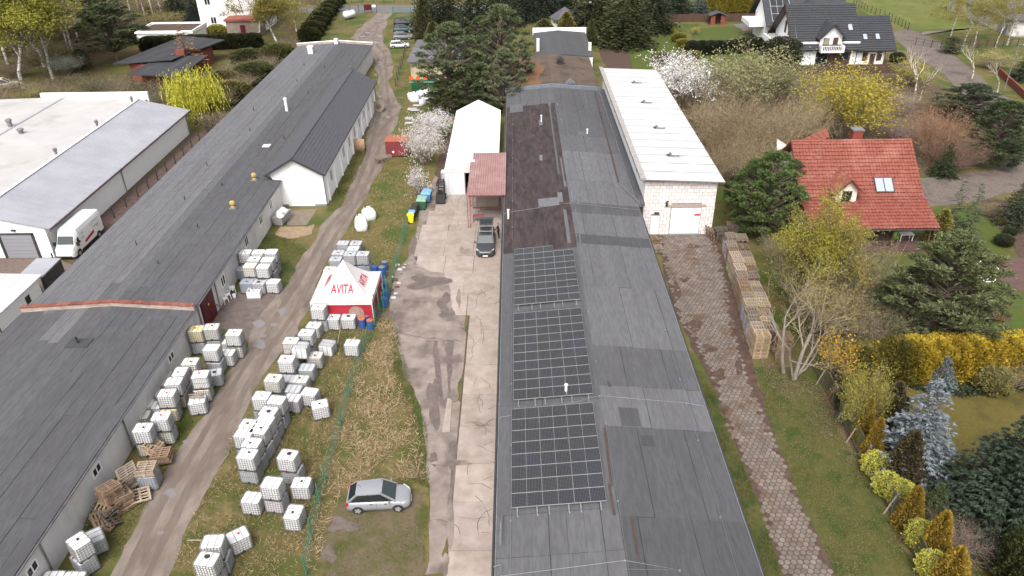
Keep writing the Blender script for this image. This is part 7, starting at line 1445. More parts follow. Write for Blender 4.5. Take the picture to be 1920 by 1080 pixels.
rw_ = thing('brick_wall', 'low red brick garden wall at the right edge by the lane', 'wall', (87, 112, 0)); a, b = G(1872, 140), G(1925, 190)
n = 10
for k in range(n): q0, q1 = a.lerp(b, k / n), a.lerp(b, (k + .97) / n); o = MB().bar((q0.x - 87, q0.y - 112, .55), (q1.x - 87, q1.y - 112, .55), .3, 1.1).build('wall_bay', M_brickr, rw_)
# balcony table set on the terrace
for k, (x, y, c, lb) in enumerate(((38.3, 68.6, mat('lime_plastic', L(.25, .5, .05)), 'lime green garden chair on the covered terrace'), (33.8, 68.5, M_frame, 'white garden chair on the covered terrace'))):
    t = thing('garden_chair', lb, 'chair', (x, y, .29), k * 2.0); MB().box(-.22, .22, -.22, .22, .4, .44).build('seat', c, t); MB().box(-.22, .22, .2, .24, .44, .9).build('backrest', c, t)
    for a_, b_ in ((-.2, -.2), (.2, -.2), (.2, .2), (-.2, .2)): MB().box(a_ - .02, a_ + .02, b_ - .02, b_ + .02, 0, .4).build('leg', c, t)
tb = thing('garden_table', 'white garden table on the covered terrace', 'table', (39.4, 68.8, .29)); MB().box(-.7, .7, -.4, .4, .7, .74).build('table_top', M_frame, tb)
for a_, b_ in ((-.6, -.3), (.6, -.3), (.6, .3), (-.6, .3)): MB().box(a_ - .03, a_ + .03, b_ - .03, b_ + .03, 0, .7).build('leg', M_frame, tb)
# ================================================================== plants
M_leaf = mat('leaf', L(1, 1, 1), rough=.75, spec=.2, objcol=True, island=.32, trans=.25)
M_needle = mat('needle', L(1, 1, 1), rough=.8, spec=.15, objcol=True, island=.4)
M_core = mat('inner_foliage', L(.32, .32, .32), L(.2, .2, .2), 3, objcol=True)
M_bark = mat('bark', L(.16, .125, .1), L(.1, .08, .065), 4, stretch=(3, 3, .6)); M_barkg = mat('pale_grey_bark', L(.26, .225, .19), L(.16, .14, .115), 3, stretch=(2, 2, .5)); M_birch = mat('birch_bark', L(.5, .46, .42), L(.14, .12, .1), 1.6, lo=.45, hi=.58, stretch=(1, 1, 2.5)); M_pineb = mat('pine_bark', L(.2, .125, .085), L(.12, .085, .065), 3); M_twig = mat('twig', L(1, 1, 1), rough=.9, objcol=True, island=.3)
def unit(v): return v / np.maximum(np.linalg.norm(v, axis=1, keepdims=True), 1e-6)
def cards(P, D, ln, wd):
    """one quad per point: starts at P, runs along D for ln, wd wide, rolled at random, pinched at its ends"""
    n = len(P); D = unit(D); r = rng.normal(size=(n, 3)); S = unit(np.cross(D, r)); ln = np.broadcast_to(np.asarray(ln, float), n)[:, None]; wd = np.broadcast_to(np.asarray(wd, float), n)[:, None]
    v = np.stack([P - S * wd * .35, P + D * ln * .5 - S * wd * .5 + 0, P + D * ln, P + D * ln * .5 + S * wd * .5], axis=1).reshape(-1, 3)
    return v, np.arange(4 * n).reshape(n, 4)
def merge(*vf):
    V, Fc, k = [], [], 0
    for v, f in vf: V.append(v); Fc.append(f + k); k += len(v)
    return np.vstack(V), np.vstack(Fc)
def tubes(segs, n=3):
    """segs: rows p0(3) p1(3) r0 r1"""
    s = np.asarray(segs, float); p0, p1 = s[:, :3], s[:, 3:6]; d = unit(p1 - p0); ref = np.where(np.abs(d[:, 2:3]) > .9, np.array([[1., 0, 0]]), np.array([[0, 0, 1.]])); u = unit(np.cross(d, ref)); w = np.cross(d, u); m_ = len(s)
    ring = []
    for p, r in ((p0, s[:, 6:7]), (p1, s[:, 7:8])):
        for k in range(n): a = 2 * math.pi * k / n; ring.append(p + (u * math.cos(a) + w * math.sin(a)) * r)
    v = np.stack(ring, axis=1).reshape(-1, 3); base = (np.arange(m_) * 2 * n)[:, None]
    f = np.concatenate([np.stack([base[:, 0] + k, base[:, 0] + (k + 1) % n, base[:, 0] + n + (k + 1) % n, base[:, 0] + n + k], axis=1) for k in range(n)]); return v, f
def grow(p, d, ln, r, lev, mx, segs, tips, spread=.6, up=.15, nch=3, nseg=3, shrink=.68, wander=.18):
    p = np.array(p, float); d = np.array(d, float)
    for k in range(nseg):
        q = p + d * ln / nseg; r2 = r * (.86 if lev < mx else .6); segs.append((*p, *q, r, r2)); p, r = q, r2
        d = d + rng.normal(size=3) * wander; d[2] += up * .3; d /= np.linalg.norm(d)
        if lev < mx and k >= (1 if lev == 0 else 0):
            for _ in range(nch if k == nseg - 1 else max(1, nch - 1)):
                e = d + rng.normal(size=3) * spread; e[2] += up; e /= np.linalg.norm(e); grow(p, e, ln * shrink * rng.uniform(.75, 1.15), r * .62, lev + 1, mx, segs, tips, spread, up, nch, nseg if lev < 1 else max(2, nseg - 1), shrink, wander)
        elif lev >= mx - 1: tips.append((*p, *d))
def build_np(nm, vf, ma): return np_mesh(nm, vf[0], vf[1], ma)
TR = {}
def trunk(h, r, ma, lean=.02, n=7):
    mb = MB(); pts = [(rnd(-lean, lean) * k, rnd(-lean, lean) * k, h * k / 6) for k in range(7)]; mb.tube(pts, [r * (1.25 if k == 0 else 1) * (1 - .85 * k / 6) for k in range(7)], n); o = mb.build('trunk', ma); me = o.data; bpy.data.objects.remove(o); return me
# every prototype is 1 m tall with its own width; plants scale it
def p_spruce(nl=38, nb=13, R=.3, droop=.35, gap=0.0, fan=5, sz=.042, wr=.34):
    P, D, ln = [], [], []
    for i in range(nl):
        t = .04 + .94 * i / (nl - 1); r = R * (1 - t) ** .85 + .01; k = max(4, int(nb * (.4 + .6 * (1 - t))))
        for b in range(k):
            a = rng.uniform(0, 6.283); rr = r * rng.uniform(.72, 1.12); zt = t + rng.uniform(-.012, .012)
            for s in np.linspace(.18, 1.0, max(3, int(8 * (.3 + .7 * (1 - t))))):
                x = rr * s; z = zt - droop * rr * s * s + .12 * rr * s ** 3
                for sd in np.linspace(-.9, .9, fan): P.append((x * math.cos(a), x * math.sin(a), z)); D.append((math.cos(a + sd * .9), math.sin(a + sd * .9), rng.uniform(-.3, .12))); ln.append(sz * (.6 + .5 * (1 - t)) * rng.uniform(.7, 1.2))
    P.append((0, 0, .96)); D.append((0, 0, 1)); ln.append(.06)
    return cards(np.array(P), np.array(D), np.array(ln), np.array(ln) * wr)
def p_cone(n=6000, R=.24, prof='cone', ln=.042, up=1.2):
    t = rng.uniform(0, 1, n) ** .85; a = rng.uniform(0, 6.283, n)
    if prof == 'cone': r = R * np.minimum(1, (t / .08) ** .5) * (1 - t) ** .62
    elif prof == 'ball': r = R * np.sqrt(np.maximum(0, 1 - (2 * t - 1) ** 2)) ** .8
    else: r = R * np.minimum(1, (t / .1) ** .5) * np.where(t > .75, np.sqrt(np.maximum(0, 1 - ((t - .75) / .25) ** 2)), 1)
    lump = 1 + .12 * np.sin(5 * a + 9 * t) + .1 * np.sin(11 * a - 14 * t); r = r * lump * rng.uniform(.82, 1.04, n)
    P = np.stack([r * np.cos(a), r * np.sin(a), t * .97], 1); D = np.stack([np.cos(a), np.sin(a), np.full(n, up)], 1) + rng.normal(size=(n, 3)) * .45; l_ = ln * rng.uniform(.6, 1.3, n); return cards(P, D, l_, l_ * .5)
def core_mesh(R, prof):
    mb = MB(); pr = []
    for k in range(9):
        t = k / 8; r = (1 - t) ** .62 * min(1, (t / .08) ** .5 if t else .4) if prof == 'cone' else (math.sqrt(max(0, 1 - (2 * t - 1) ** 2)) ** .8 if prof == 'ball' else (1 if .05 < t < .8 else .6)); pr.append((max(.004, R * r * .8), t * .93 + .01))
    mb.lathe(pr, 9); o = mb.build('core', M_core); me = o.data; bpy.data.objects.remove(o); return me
def p_pine(nc=70, per=80, R=.3, z0=.3, s=.055, flat=.75, clear=0):
    P, D = [], []; segs = []
    for c in range(nc):
        t = rng.uniform(0, 1); z = z0 + (1 - z0) * t; rm = R * (math.sin(math.pi * min(1, .18 + .82 * t)) ** .7); a = rng.uniform(0, 6.283); r = rm * math.sqrt(rng.uniform(.1, 1)); ce = np.array([r * math.cos(a), r * math.sin(a), min(.96, z)])
        segs.append((0, 0, max(.2, ce[2] - .1 - r * .4), *ce, .008, .003)); k = rng.integers(int(per * .6), int(per * 1.3)); d = rng.normal(size=(k, 3)); d[:, 2] = np.abs(d[:, 2]) * .9 + .1; d = unit(d); P.append(ce + d * rng.uniform(.1, .55, (k, 1)) * s * np.array([1.3, 1.3, flat])); D.append(d + rng.normal(size=(k, 3)) * .25)
    P, D = np.vstack(P), np.vstack(D); l_ = s * rng.uniform(.3, .62, len(P)); return cards(P, D, l_, l_ * .3), segs
def p_bush(ns=26, mx=2, spread=.45, up=.25, ln=.42, r=.012, leaf=0, lsz=.04, nch=3, base=.06, out=.5):
    segs, tips = [], []
    for k in range(ns):
        a = rng.uniform(0, 6.283); o_ = rng.uniform(0, base); d = np.array([math.cos(a) * out * rng.uniform(.2, 1), math.sin(a) * out * rng.uniform(.2, 1), 1.0]); d /= np.linalg.norm(d)
        grow((o_ * math.cos(a), o_ * math.sin(a), 0), d, ln * rng.uniform(.75, 1.15), r * rng.uniform(.6, 1), 0, mx, segs, tips, spread, up, nch)
    T = np.array(tips); s = np.array(segs); zmax = np.percentile(s[:, 5], 99.5); s[:, :6] /= zmax; T[:, :3] /= zmax
    L_ = None
    if leaf:
        idx = rng.integers(0, len(T), leaf); P = T[idx, :3] + rng.normal(size=(leaf, 3)) * .022; L_ = cards(P, T[idx, 3:] + rng.normal(size=(leaf, 3)) * .8, lsz * rng.uniform(.6, 1.3, leaf), lsz * .6)
    return tubes(s), L_
def p_tree(mx=4, leaf=2600, lsz=.035, spread=.5, up=.16, ln=.34, r=.022, nch=2, shrink=.66, drop=0, wander=.14):
    segs, tips = [], []; grow((0, 0, 0), (0, 0, 1), ln, r, 0, mx, segs, tips, spread, up, nch, 3, shrink, wander); s = np.array(segs); T = np.array(tips); zmax = np.percentile(s[:, 5], 99.5); s[:, :6] /= zmax; T[:, :3] /= zmax; L_ = None
    if leaf:
        idx = rng.integers(0, len(T), leaf); P = T[idx, :3] + rng.normal(size=(leaf, 3)) * .024; D = T[idx, 3:] + rng.normal(size=(leaf, 3)) * .8; D[:, 2] -= drop; L_ = cards(P, D, lsz * rng.uniform(.6, 1.3, leaf), lsz * .6)
    big = s[:, 6] > r * .22; return tubes(s[big], 5), tubes(s[~big]), L_
def p_willow():
    segs, tips = [], []; grow((0, 0, 0), (0, 0, 1), .42, .03, 0, 2, segs, tips, .7, .2, 4); T = np.array(tips); s = np.array(segs); zmax = s[:, 5].max(); s[:, :6] /= zmax; T[:, :3] /= zmax; P, D = [], []
    for q in T:
        for _ in range(5):
            p = q[:3] + rng.normal(size=3) * .07; dx = rng.normal(size=2) * .06; n = rng.integers(8, 18); r0 = p[:2] / max(.1, np.linalg.norm(p[:2]))
            for k in range(n): P.append((p[0] + (dx[0] + r0[0] * .06) * (k / 8) ** .6, p[1] + (dx[1] + r0[1] * .06) * (k / 8) ** .6, p[2] - .036 * k)); D.append((rng.normal() * .25, rng.normal() * .25, -1))
    P = np.array(P); ok = P[:, 2] > .08; return tubes(s, 4), cards(P[ok], np.array(D)[ok], .05, .016)
TR['spruce'] = build_np('crown', p_spruce(), M_needle); TR['spruce_big'] = build_np('crown', p_spruce(56, 18, .36, .45, 0, 6, .036, .3), M_needle); TR['spruce_thin'] = build_np('crown', p_spruce(26, 8, .2, .3, 0, 3), M_needle)
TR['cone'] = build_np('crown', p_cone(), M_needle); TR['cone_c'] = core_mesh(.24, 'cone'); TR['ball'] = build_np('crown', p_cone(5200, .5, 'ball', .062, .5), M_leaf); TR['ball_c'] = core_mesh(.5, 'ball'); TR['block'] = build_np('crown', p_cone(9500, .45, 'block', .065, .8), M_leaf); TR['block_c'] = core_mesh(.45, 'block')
for k in range(2):
    v, s = p_pine(150 if k == 0 else 190, 120, .3 if k == 0 else .34, .3 if k == 0 else .08); TR[f'pine{k}'] = build_np('crown', v, M_needle); TR[f'pine{k}_b'] = build_np('branches', tubes(s, 4), M_bark)
for k in range(2):
    b, l_ = p_bush(24, 2, .5, .22, .42, .010, 1800, .035); TR[f'bush{k}'] = build_np('branches', b, M_twig); TR[f'bush{k}_l'] = build_np('leaves', l_, M_leaf)
b, l_ = p_bush(46, 2, .55, .12, .4, .0075, 900, .03, 3, .1, .8); TR['brush'] = build_np('branches', b, M_twig); TR['brush_l'] = build_np('leaves', l_, M_leaf)
b, l_ = p_bush(34, 2, .5, .25, .42, .009, 9000, .026, 3, .08, .7); TR['bloom'] = build_np('branches', b, M_twig); TR['bloom_l'] = build_np('leaves', l_, M_leaf)
for k in range(2):
    a, b, l_ = p_tree(4, 13000 if k == 0 else 6000, .0155, .5, .18, .34, .013, 3 if k == 0 else 2, .68, .5); TR[f'birch{k}_t'] = build_np('trunk', a, M_birch); TR[f'birch{k}_b'] = build_np('branches', b, M_twig); TR[f'birch{k}_l'] = build_np('leaves', l_, M_leaf)
a, b, l_ = p_tree(4, 0, .03, .42, .14, .3, .016, 2, .7); TR['bare_t'] = build_np('trunk', a, M_birch); TR['bare_b'] = build_np('branches', b, M_twig)
a, b = p_willow(); TR['willow_t'] = build_np('trunk', a, M_bark); TR['willow_l'] = build_np('leaves', b, M_leaf)
TR['trunk'] = trunk(1, .02, M_bark); TR['trunk_p'] = trunk(1, .02, M_pineb)
def HT(px, py, pt):
    g_ = G(px, py); lo, hi = 0.0, 34.0
    for _ in range(40):
        m_ = (lo + hi) / 2; w_ = Vector((g_.x, g_.y, m_ - CH)); yy_ = 540 + F * w_.dot(CD) / w_.dot(CF)
        if yy_ > pt: lo = m_
        else: hi = m_
    return lo
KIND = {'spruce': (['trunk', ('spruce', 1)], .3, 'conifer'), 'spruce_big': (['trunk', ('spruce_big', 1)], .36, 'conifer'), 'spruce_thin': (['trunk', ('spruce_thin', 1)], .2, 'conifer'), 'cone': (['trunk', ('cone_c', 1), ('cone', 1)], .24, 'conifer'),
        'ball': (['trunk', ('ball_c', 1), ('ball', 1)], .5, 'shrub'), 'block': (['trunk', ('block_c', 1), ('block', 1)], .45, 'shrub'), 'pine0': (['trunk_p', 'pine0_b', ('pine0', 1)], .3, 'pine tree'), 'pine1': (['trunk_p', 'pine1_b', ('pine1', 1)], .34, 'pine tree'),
        'bush0': ([('bush0', 2), ('bush0_l', 1)], .42, 'shrub'), 'bush1': ([('bush1', 2), ('bush1_l', 1)], .42, 'shrub'), 'brush': ([('brush', 2), ('brush_l', 1)], .5, 'shrub'), 'bloom': ([('bloom', 2), ('bloom_l', 1)], .45, 'shrub'),
        'birch0': (['birch0_t', ('birch0_b', 2), ('birch0_l', 1)], .33, 'tree'), 'birch1': (['birch1_t', ('birch1_b', 2), ('birch1_l', 1)], .33, 'tree'), 'bare': (['bare_t', ('bare_b', 2)], .35, 'tree'), 'willow': (['willow_t', ('willow_l', 1)], .5, 'tree')}
TW = (.25, .2, .14, 1)
def plant(kind, px, py, pt, wpx, col, label, name=None, group=None, twig=TW, hmax=None):
    g_ = G(px, py); parts, r0, cat = KIND[kind]; h = HT(px, py, pt); dist = math.sqrt(g_.x ** 2 + g_.y ** 2 + (CH - h * .5) ** 2); rad = wpx / 2 * dist / F; sx = rad / r0
    if hmax: h = min(h, hmax)
    nm = name or {'conifer': 'conifer', 'shrub': 'shrub', 'pine tree': 'pine_tree', 'tree': 'birch_tree' if 'birch' in kind else 'tree'}[cat]
    t = thing(nm, label, 'tree' if cat in ('conifer', 'pine tree') else cat, (g_.x, g_.y, 0), rnd(0, 6.28), group, (sx, sx, h))
    for q in parts:
        key, c = (q, 0) if isinstance(q, str) else q; me = TR[key]; pn = {'trunk_p': 'trunk'}.get(key, None) or me.name.split('.')[0]
        o = link(pn, me, t)
        if c == 1: k = rnd(.9, 1.1); o.color = (col[0] * k, col[1] * k * rnd(.97, 1.03), col[2] * k, 1)
        elif c == 2: o.color = twig
        if key.startswith('trunk'): o.scale = (h / sx * .9 if h < sx * 3 else 1.6, h / sx * .9 if h < sx * 3 else 1.6, .9)
    return t
GOLD = (.33, .24, .03); ORNG = (.24, .16, .025); LIME = (.42, .4, .08); DKG = (.04, .05, .022); SPR = (.05, .06, .035); SPRD = (.035, .045, .03); BLUE = (.3, .34, .36); OLIVE = (.15, .14, .045); YGR = (.28, .26, .05); FRESH = (.22, .21, .05); BRN = (.19, .145, .075); WHT = (.66, .64, .64); PINE = (.085, .1, .045); PALE = (.27, .28, .13); YEL = (.42, .36, .03); RUST = (.26, .14, .07); HEDG = (.05, .055, .02)
# --- garden at the lower right
plant('spruce_big', 1866, 985, 775, 250, (.035, .05, .032), 'big dark green spruce on the olive lawn at the right edge', 'spruce_tree')
plant('spruce', 1703, 888, 712, 150, (.14, .16, .175), 'silvery blue spruce behind the panel fence', 'spruce_tree')
plant('cone', 1686, 910, 808, 66, (.075, .06, .03), 'dark brownish cone conifer in front of the silvery spruce', 'conifer')
for k, (x, y, t, w, lb) in enumerate([(1630, 862, 783, 36, 'farthest golden cone conifer by the fence, left of the silvery spruce'), (1697, 992, 912, 44, 'middle golden cone conifer by the fence'), (1744, 1046, 958, 48, 'third golden cone conifer by the fence, behind the bare shrub'), (1771, 1108, 1026, 56, 'nearest golden cone conifer, cut by the bottom edge'), (1612, 828, 745, 32, 'dull golden cone in front of the yellow-green bush')]): plant('cone', x, y, t, w, ORNG, lb, 'cone_conifer', 'golden cones by the panel fence')
for k, (x, y, t, w, lb) in enumerate([(1640, 890, 853, 46, 'farthest lime rounded shrub leaning over the panel fence'), (1660, 925, 890, 44, 'second lime rounded shrub along the panel fence'), (1682, 945, 905, 44, 'third lime rounded shrub, left of the middle golden cone'), (1716, 1025, 980, 40, 'fourth lime rounded shrub, left of the third golden cone'), (1741, 1078, 1040, 44, 'nearest lime rounded shrub, by the nearest golden cone')]): plant('ball', x, y, t, w, LIME, lb, 'rounded_shrub', 'lime shrubs by the panel fence')
plant('bloom', 1600, 806, 690, 84, YGR, 'tall yellow-green leafy bush at the fence corner', 'leafy_shrub'); plant('cone', 1660, 812, 715, 52, (.1, .08, .045), 'grey-brown feathery conifer behind the yellow-green bush'); plant('cone', 1684, 805, 745, 20, (.025, .04, .02), 'slim dark column conifer beside the silvery spruce'); plant('spruce', 1741, 978, 905, 66, (.05, .06, .025), 'spreading dark juniper between the golden cones and the big spruce', 'juniper_shrub')
plant('brush', 1787, 1035, 975, 90, (.2, .15, .1), 'leafless pinkish-grey shrub at the foot of the big spruce', 'bare_shrub', twig=(.3, .22, .19, 1)); plant('block', 1908, 1110, 1010, 70, HEDG, 'dark clipped shrub in the bottom right corner', 'clipped_shrub')
for k in range(11): plant('block', 1606 + 33 * k, 712 - 1.6 * k, 640 - 1.0 * k + (10 if k < 2 else 0), 62, (.12, .1, .02) if k < 3 else (.36, .26, .03), f'{ORD[k]} golden hedge shrub from the left in the yellow hedge', 'hedge_shrub', 'yellow hedge in the right garden')
plant('spruce', 1758, 728, 668, 60, (.09, .11, .12), 'small grey-blue spruce in front of the yellow hedge', 'spruce_tree'); plant('ball', 1856, 732, 690, 54, (.22, .2, .07), 'olive rounded shrub on the dark ground cover', 'rounded_shrub'); plant('brush', 1892, 728, 672, 90, DKG, 'dark spreading shrub right of the olive rounded one', 'dark_shrub'); plant('ball', 1706, 716, 690, 32, (.09, .13, .03), 'small green ball shrub before the yellow hedge', 'rounded_shrub'); plant('ball', 1580, 770, 730, 30, DKG, 'dark shrub at the fence beside the yellow-green bush', 'dark_shrub')
plant('bush0', 1560, 715, 630, 92, (.45, .28, .03), 'orange-yellow flowering shrub beside the bare tree', 'flowering_shrub')
plant('pine1', 1742, 650, 440, 205, (.1, .115, .05), 'large bushy pine in front of the red house terrace'); plant('pine1', 1690, 640, 500, 120, (.07, .08, .04), 'darker pine left of the large bushy one'); plant('spruce', 1644, 632, 565, 56, BLUE, 'small pale blue spruce beside the bare tree crown', 'spruce_tree'); plant('pine1', 1790, 640, 530, 74, PINE, 'smaller pine right of the large bushy one')
# --- between the drive and the red house
plant('birch0', 1508, 600, 362, 130, (.3, .27, .05), 'yellow-green birch in front of the red house gable'); plant('birch1', 1560, 590, 395, 120, (.24, .2, .05), 'sparser birch right of the yellow-green one, before the terrace'); plant('bush1', 1492, 585, 455, 120, OLIVE, 'tangled olive brush between the pallets and the birch', 'tangled_shrub'); plant('bush0', 1535, 590, 430, 150, (.2, .18, .05), 'tangled brush under the birches', 'tangled_shrub'); plant('brush', 1600, 575, 440, 140, (.22, .2, .05), 'tangled yellow-green brush by the terrace end', 'tangled_shrub'); plant('bush1', 1535, 650, 520, 130, (.17, .14, .05), 'tangled brush behind the bare tree', 'tangled_shrub'); plant('brush', 1610, 655, 560, 110, OLIVE, 'low tangle left of the small blue spruce', 'tangled_shrub'); plant('brush', 1570, 640, 545, 120, (.14, .12, .05), 'low brown tangle beneath the birches', 'tangled_shrub')
plant('pine1', 1430, 446, 283, 128, (.085, .12, .04), 'dense green pine beside the block hall garage'); plant('pine1', 1400, 438, 300, 96, (.075, .11, .035), 'green pine crowding the left side of the dense one by the garage'); plant('pine0', 1388, 400, 320, 70, DKG, 'dark pine in the shade behind the block hall corner'); plant('pine1', 1470, 420, 300, 70, (.06, .08, .035), 'darker pine touching the red house gable'); plant('brush', 1462, 500, 445, 80, (.16, .15, .05), 'leafy brush over the far pallet stacks', 'tangled_shrub')
# --- conifers by the house drive
plant('spruce_thin', 1776, 452, 340, 48, (.06, .08, .045), 'slim spruce right of the red roof', 'spruce_tree'); plant('spruce_thin', 1808, 452, 345, 42, (.06, .08, .045), 'second slim spruce, nearer the lawn', 'spruce_tree'); plant('cone', 1756, 456, 392, 46, (.2, .18, .05), 'olive cone shrub at the right end of the terrace', 'conifer'); plant('spruce', 1900, 420, 335, 66, SPR, 'dark spruce at the right edge by the gravel drive', 'spruce_tree'); plant('brush', 1850, 405, 380, 40, OLIVE, 'low flowering plant in the bed by the drive', 'low_shrub'); plant('ball', 1880, 460, 440, 26, DKG, 'small dark shrub in the bed at right', 'low_shrub')
for k, (x, y) in enumerate(((1862, 395), (1875, 420), (1893, 440), (1850, 600), (1870, 600))): plant('ball', x, y, y - 13, 18, random.choice([OLIVE, (.3, .2, .1), DKG]), f'{["top", "second", "third", "fourth", "fifth"][k]} small bed plant counted down along the right-hand beds', 'bed_plant', 'small plants in the beds')
# --- wild plot, upper right
plant('bloom', 1277, 200, 100, 112, WHT, 'big white blossoming tree right of the block hall roof', 'blossom_tree'); plant('bloom', 1412, 215, 92, 160, PALE, 'broad pale green tree behind the brown brush', 'leafy_tree')
for k, (x, y, t, w, c, lb) in enumerate([(1345, 300, 165, 130, BRN, 'left big brown brush beside the block hall'), (1425, 310, 175, 140, (.22, .17, .08), 'middle big brown brush below the pale green tree'), (1490, 285, 180, 120, (.23, .18, .075), 'right big brown brush left of the yellow tree'), (1330, 240, 180, 80, (.12, .1, .05), 'small brown brush under the white blossom'), (1395, 345, 255, 120, (.15, .12, .06), 'brown brush behind the dense green pine'), (1465, 345, 260, 110, (.13, .12, .05), 'brown brush before the red house wing'), (1330, 345, 270, 90, (.12, .1, .05), 'shaded brush along the block hall side')]): plant('brush', x, y, t, w, c, lb, 'brown_shrub', 'brown brush in the wild plot', (.3, .235, .15, 1))
plant('bloom', 1578, 262, 128, 140, (.34, .28, .035), 'bright yellow flowering tree in front of the grey house', 'flowering_tree'); plant('bush0', 1530, 250, 175, 80, (.3, .26, .06), 'yellowish shrub left of the bright yellow tree', 'flowering_shrub')
plant('bare', 1712, 190, 88, 80, BRN, 'pale bare birch standing left of the gravel lane', 'birch_tree', twig=(.5, .44, .38, 1)); plant('bare', 1724, 188, 110, 60, BRN, 'second bare birch leaning beside the first', 'birch_tree', twig=(.5, .44, .38, 1)); plant('bare', 1868, 178, 100, 50, BRN, 'thin bare birch beside the lamp post', 'birch_tree', twig=(.5, .44, .38, 1)); plant('bare', 1822, 148, 80, 50, BRN, 'thin bare birch across the lane', 'birch_tree', twig=(.5, .44, .38, 1))
for k, (x, y) in enumerate(((1782, 70), (1806, 88), (1825, 90), (1866, 90), (1888, 85), (1848, 45))): plant('birch1', x, y, y - 95, 60, (.25, .22, .06), f'{ORD[k]} young birch before the stone building from the left', None, 'young birches by the stone building', (.4, .35, .28, 1))
plant('pine1', 1812, 222, 158, 110, (.045, .06, .035), 'dark bushy pine beside the lane bend'); plant('pine1', 1858, 310, 190, 110, (.05, .07, .03), 'tall dark pine above the gravel drive'); plant('spruce', 1885, 280, 215, 60, SPRD, 'dark spruce right of the tall pine', 'spruce_tree')
plant('brush', 1748, 300, 192, 95, RUST, 'orange-brown larch shrub in the wild plot', 'rusty_shrub', twig=(.3, .18, .12, 1)); plant('brush', 1785, 320, 255, 80, (.16, .1, .06), 'brown shrub beside the gravel drive', 'brown_shrub', twig=(.2, .13, .1, 1)); plant('brush', 1690, 265, 225, 90, (.15, .11, .09), 'low mauve-brown scrub left of the rusty shrub', 'low_scrub', twig=(.24, .17, .16, 1)); plant('brush', 1650, 215, 175, 100, (.16, .12, .1), 'low scrub right of the yellow tree', 'low_scrub', twig=(.25, .18, .17, 1)); plant('brush', 1500, 195, 150, 90, (.17, .12, .1), 'low scrub below the plot wall', 'low_scrub', twig=(.25, .18, .17, 1)); plant('spruce', 1768, 330, 268, 50, DKG, 'small dark spruce by the drive corner', 'spruce_tree'); plant('bush0', 1700, 160, 115, 70, (.3, .27, .06), 'young yellow-green shrub at the lane edge', 'young_shrub'); plant('ball', 1680, 118, 98, 22, DKG, 'dark ball shrub right of the grey house', 'rounded_shrub'); plant('brush', 1690, 200, 175, 60, (.2, .2, .06), 'small green scrub under the bare birches', 'low_scrub'); plant('spruce', 1915, 150, 100, 50, (.05, .06, .035), 'dark spruce behind the red brick wall', 'spruce_tree'); plant('pine1', 1782, 100, 68, 36, PINE, 'small pine on the verge of the lane'); plant('bush1', 1860, 130, 95, 60, (.27, .25, .08), 'pale shrub on the grass right of the lane', 'young_shrub')
# --- behind the halls
BK = 'dark conifers behind the halls'
for k, (kd, x, y, t, w, c, lb) in enumerate([('spruce_big', 1172, 85, -90, 125, (.045, .05, .022), 'largest drooping spruce behind the back lawn'), ('spruce_big', 1115, 55, -90, 110, (.04, .045, .022), 'drooping spruce left of the largest one'), ('spruce_big', 1225, 60, -70, 95, (.035, .045, .025), 'drooping spruce right of the largest one'), ('spruce_big', 1050, 22, -110, 90, SPRD, 'dark spruce behind the pavilion'), ('spruce_big', 1010, 30, -110, 80, SPRD, 'dark spruce left of the pavilion'), ('spruce_big', 1265, 25, -70, 70, (.03, .04, .025), 'dark spruce behind the plank fence'), ('spruce', 1310, 25, -20, 44, (.07, .09, .08), 'bluish spruce beside the plank fence'),
                                           ('pine1', 848, 205, 42, 132, (.085, .105, .05), 'leaning pine with a bare orange trunk by the marquee'), ('pine1', 943, 190, 8, 118, (.095, .115, .055), 'tall pine behind the solar hall, left of the old annexe'), ('pine1', 945, 215, 90, 84, (.12, .14, .07), 'pale green pine between the marquee and the hall'), ('pine1', 880, 210, 120, 90, (.05, .065, .03), 'dark evergreen filling the gap right of the leaning pine'), ('pine1', 835, 215, 150, 70, (.06, .07, .025), 'low dark evergreen at the foot of the leaning pine'), ('spruce_big', 800, 62, -70, 66, SPRD, 'dark spruce beside the parked cars'), ('cone', 796, 80, -10, 36, (.07, .07, .03), 'olive conifer nearest the parked cars'), ('spruce_big', 840, 62, -90, 80, (.035, .04, .022), 'dark spruce behind the cream shed'), ('spruce_big', 890, 75, -90, 90, (.035, .045, .025), 'dark spruce behind the leaning pine'), ('spruce_big', 940, 50, -100, 90, SPRD, 'dark spruce behind the tall pine'), ('spruce_big', 980, 40, -110, 70, SPRD, 'dark spruce between the tall pine and the pavilion'), ('pine1', 905, 120, 30, 90, (.07, .085, .04), 'pine between the leaning and the tall one'), ('cone', 815, 110, 40, 46, (.09, .09, .04), 'olive conifer above the cream shed roof')]): plant(kd, x, y, t, w, c, lb, 'spruce_tree' if 'spruce' in kd else None, BK)
plant('cone', 1062, 62, 22, 38, (.18, .17, .05), 'light green cone conifer in front of the pavilion'); plant('cone', 1108, 84, 36, 24, (.09, .1, .04), 'slim conifer at the corner of the old annexe'); plant('cone', 1020, 60, 35, 40, (.13, .12, .05), 'olive conifer left of the pavilion')
for k in range(8): plant('block', 1335 + 15 * k, 24, -14, 24, (.28, .23, .04), f'{ORD[k]} yellow hedge conifer from the left behind the garden shed', 'hedge_shrub', 'yellow hedge at the back gardens')
for k in range(6): plant('block', 1298 + 17 * k, 103 - k * 1.0, 76, 24, (.035, .042, .025), f'{ORD[k]} dark hedge shrub from the left below the back lawn', 'hedge_shrub', 'dark hedge below the back lawn')
for k in range(5): plant('block', 1388 + 17 * k, 97 - k * .6, 71, 24, (.035, .042, .025), f'{ORD[k]} dark hedge shrub from the left beside the grey house', 'hedge_shrub', 'dark hedge beside the grey house')
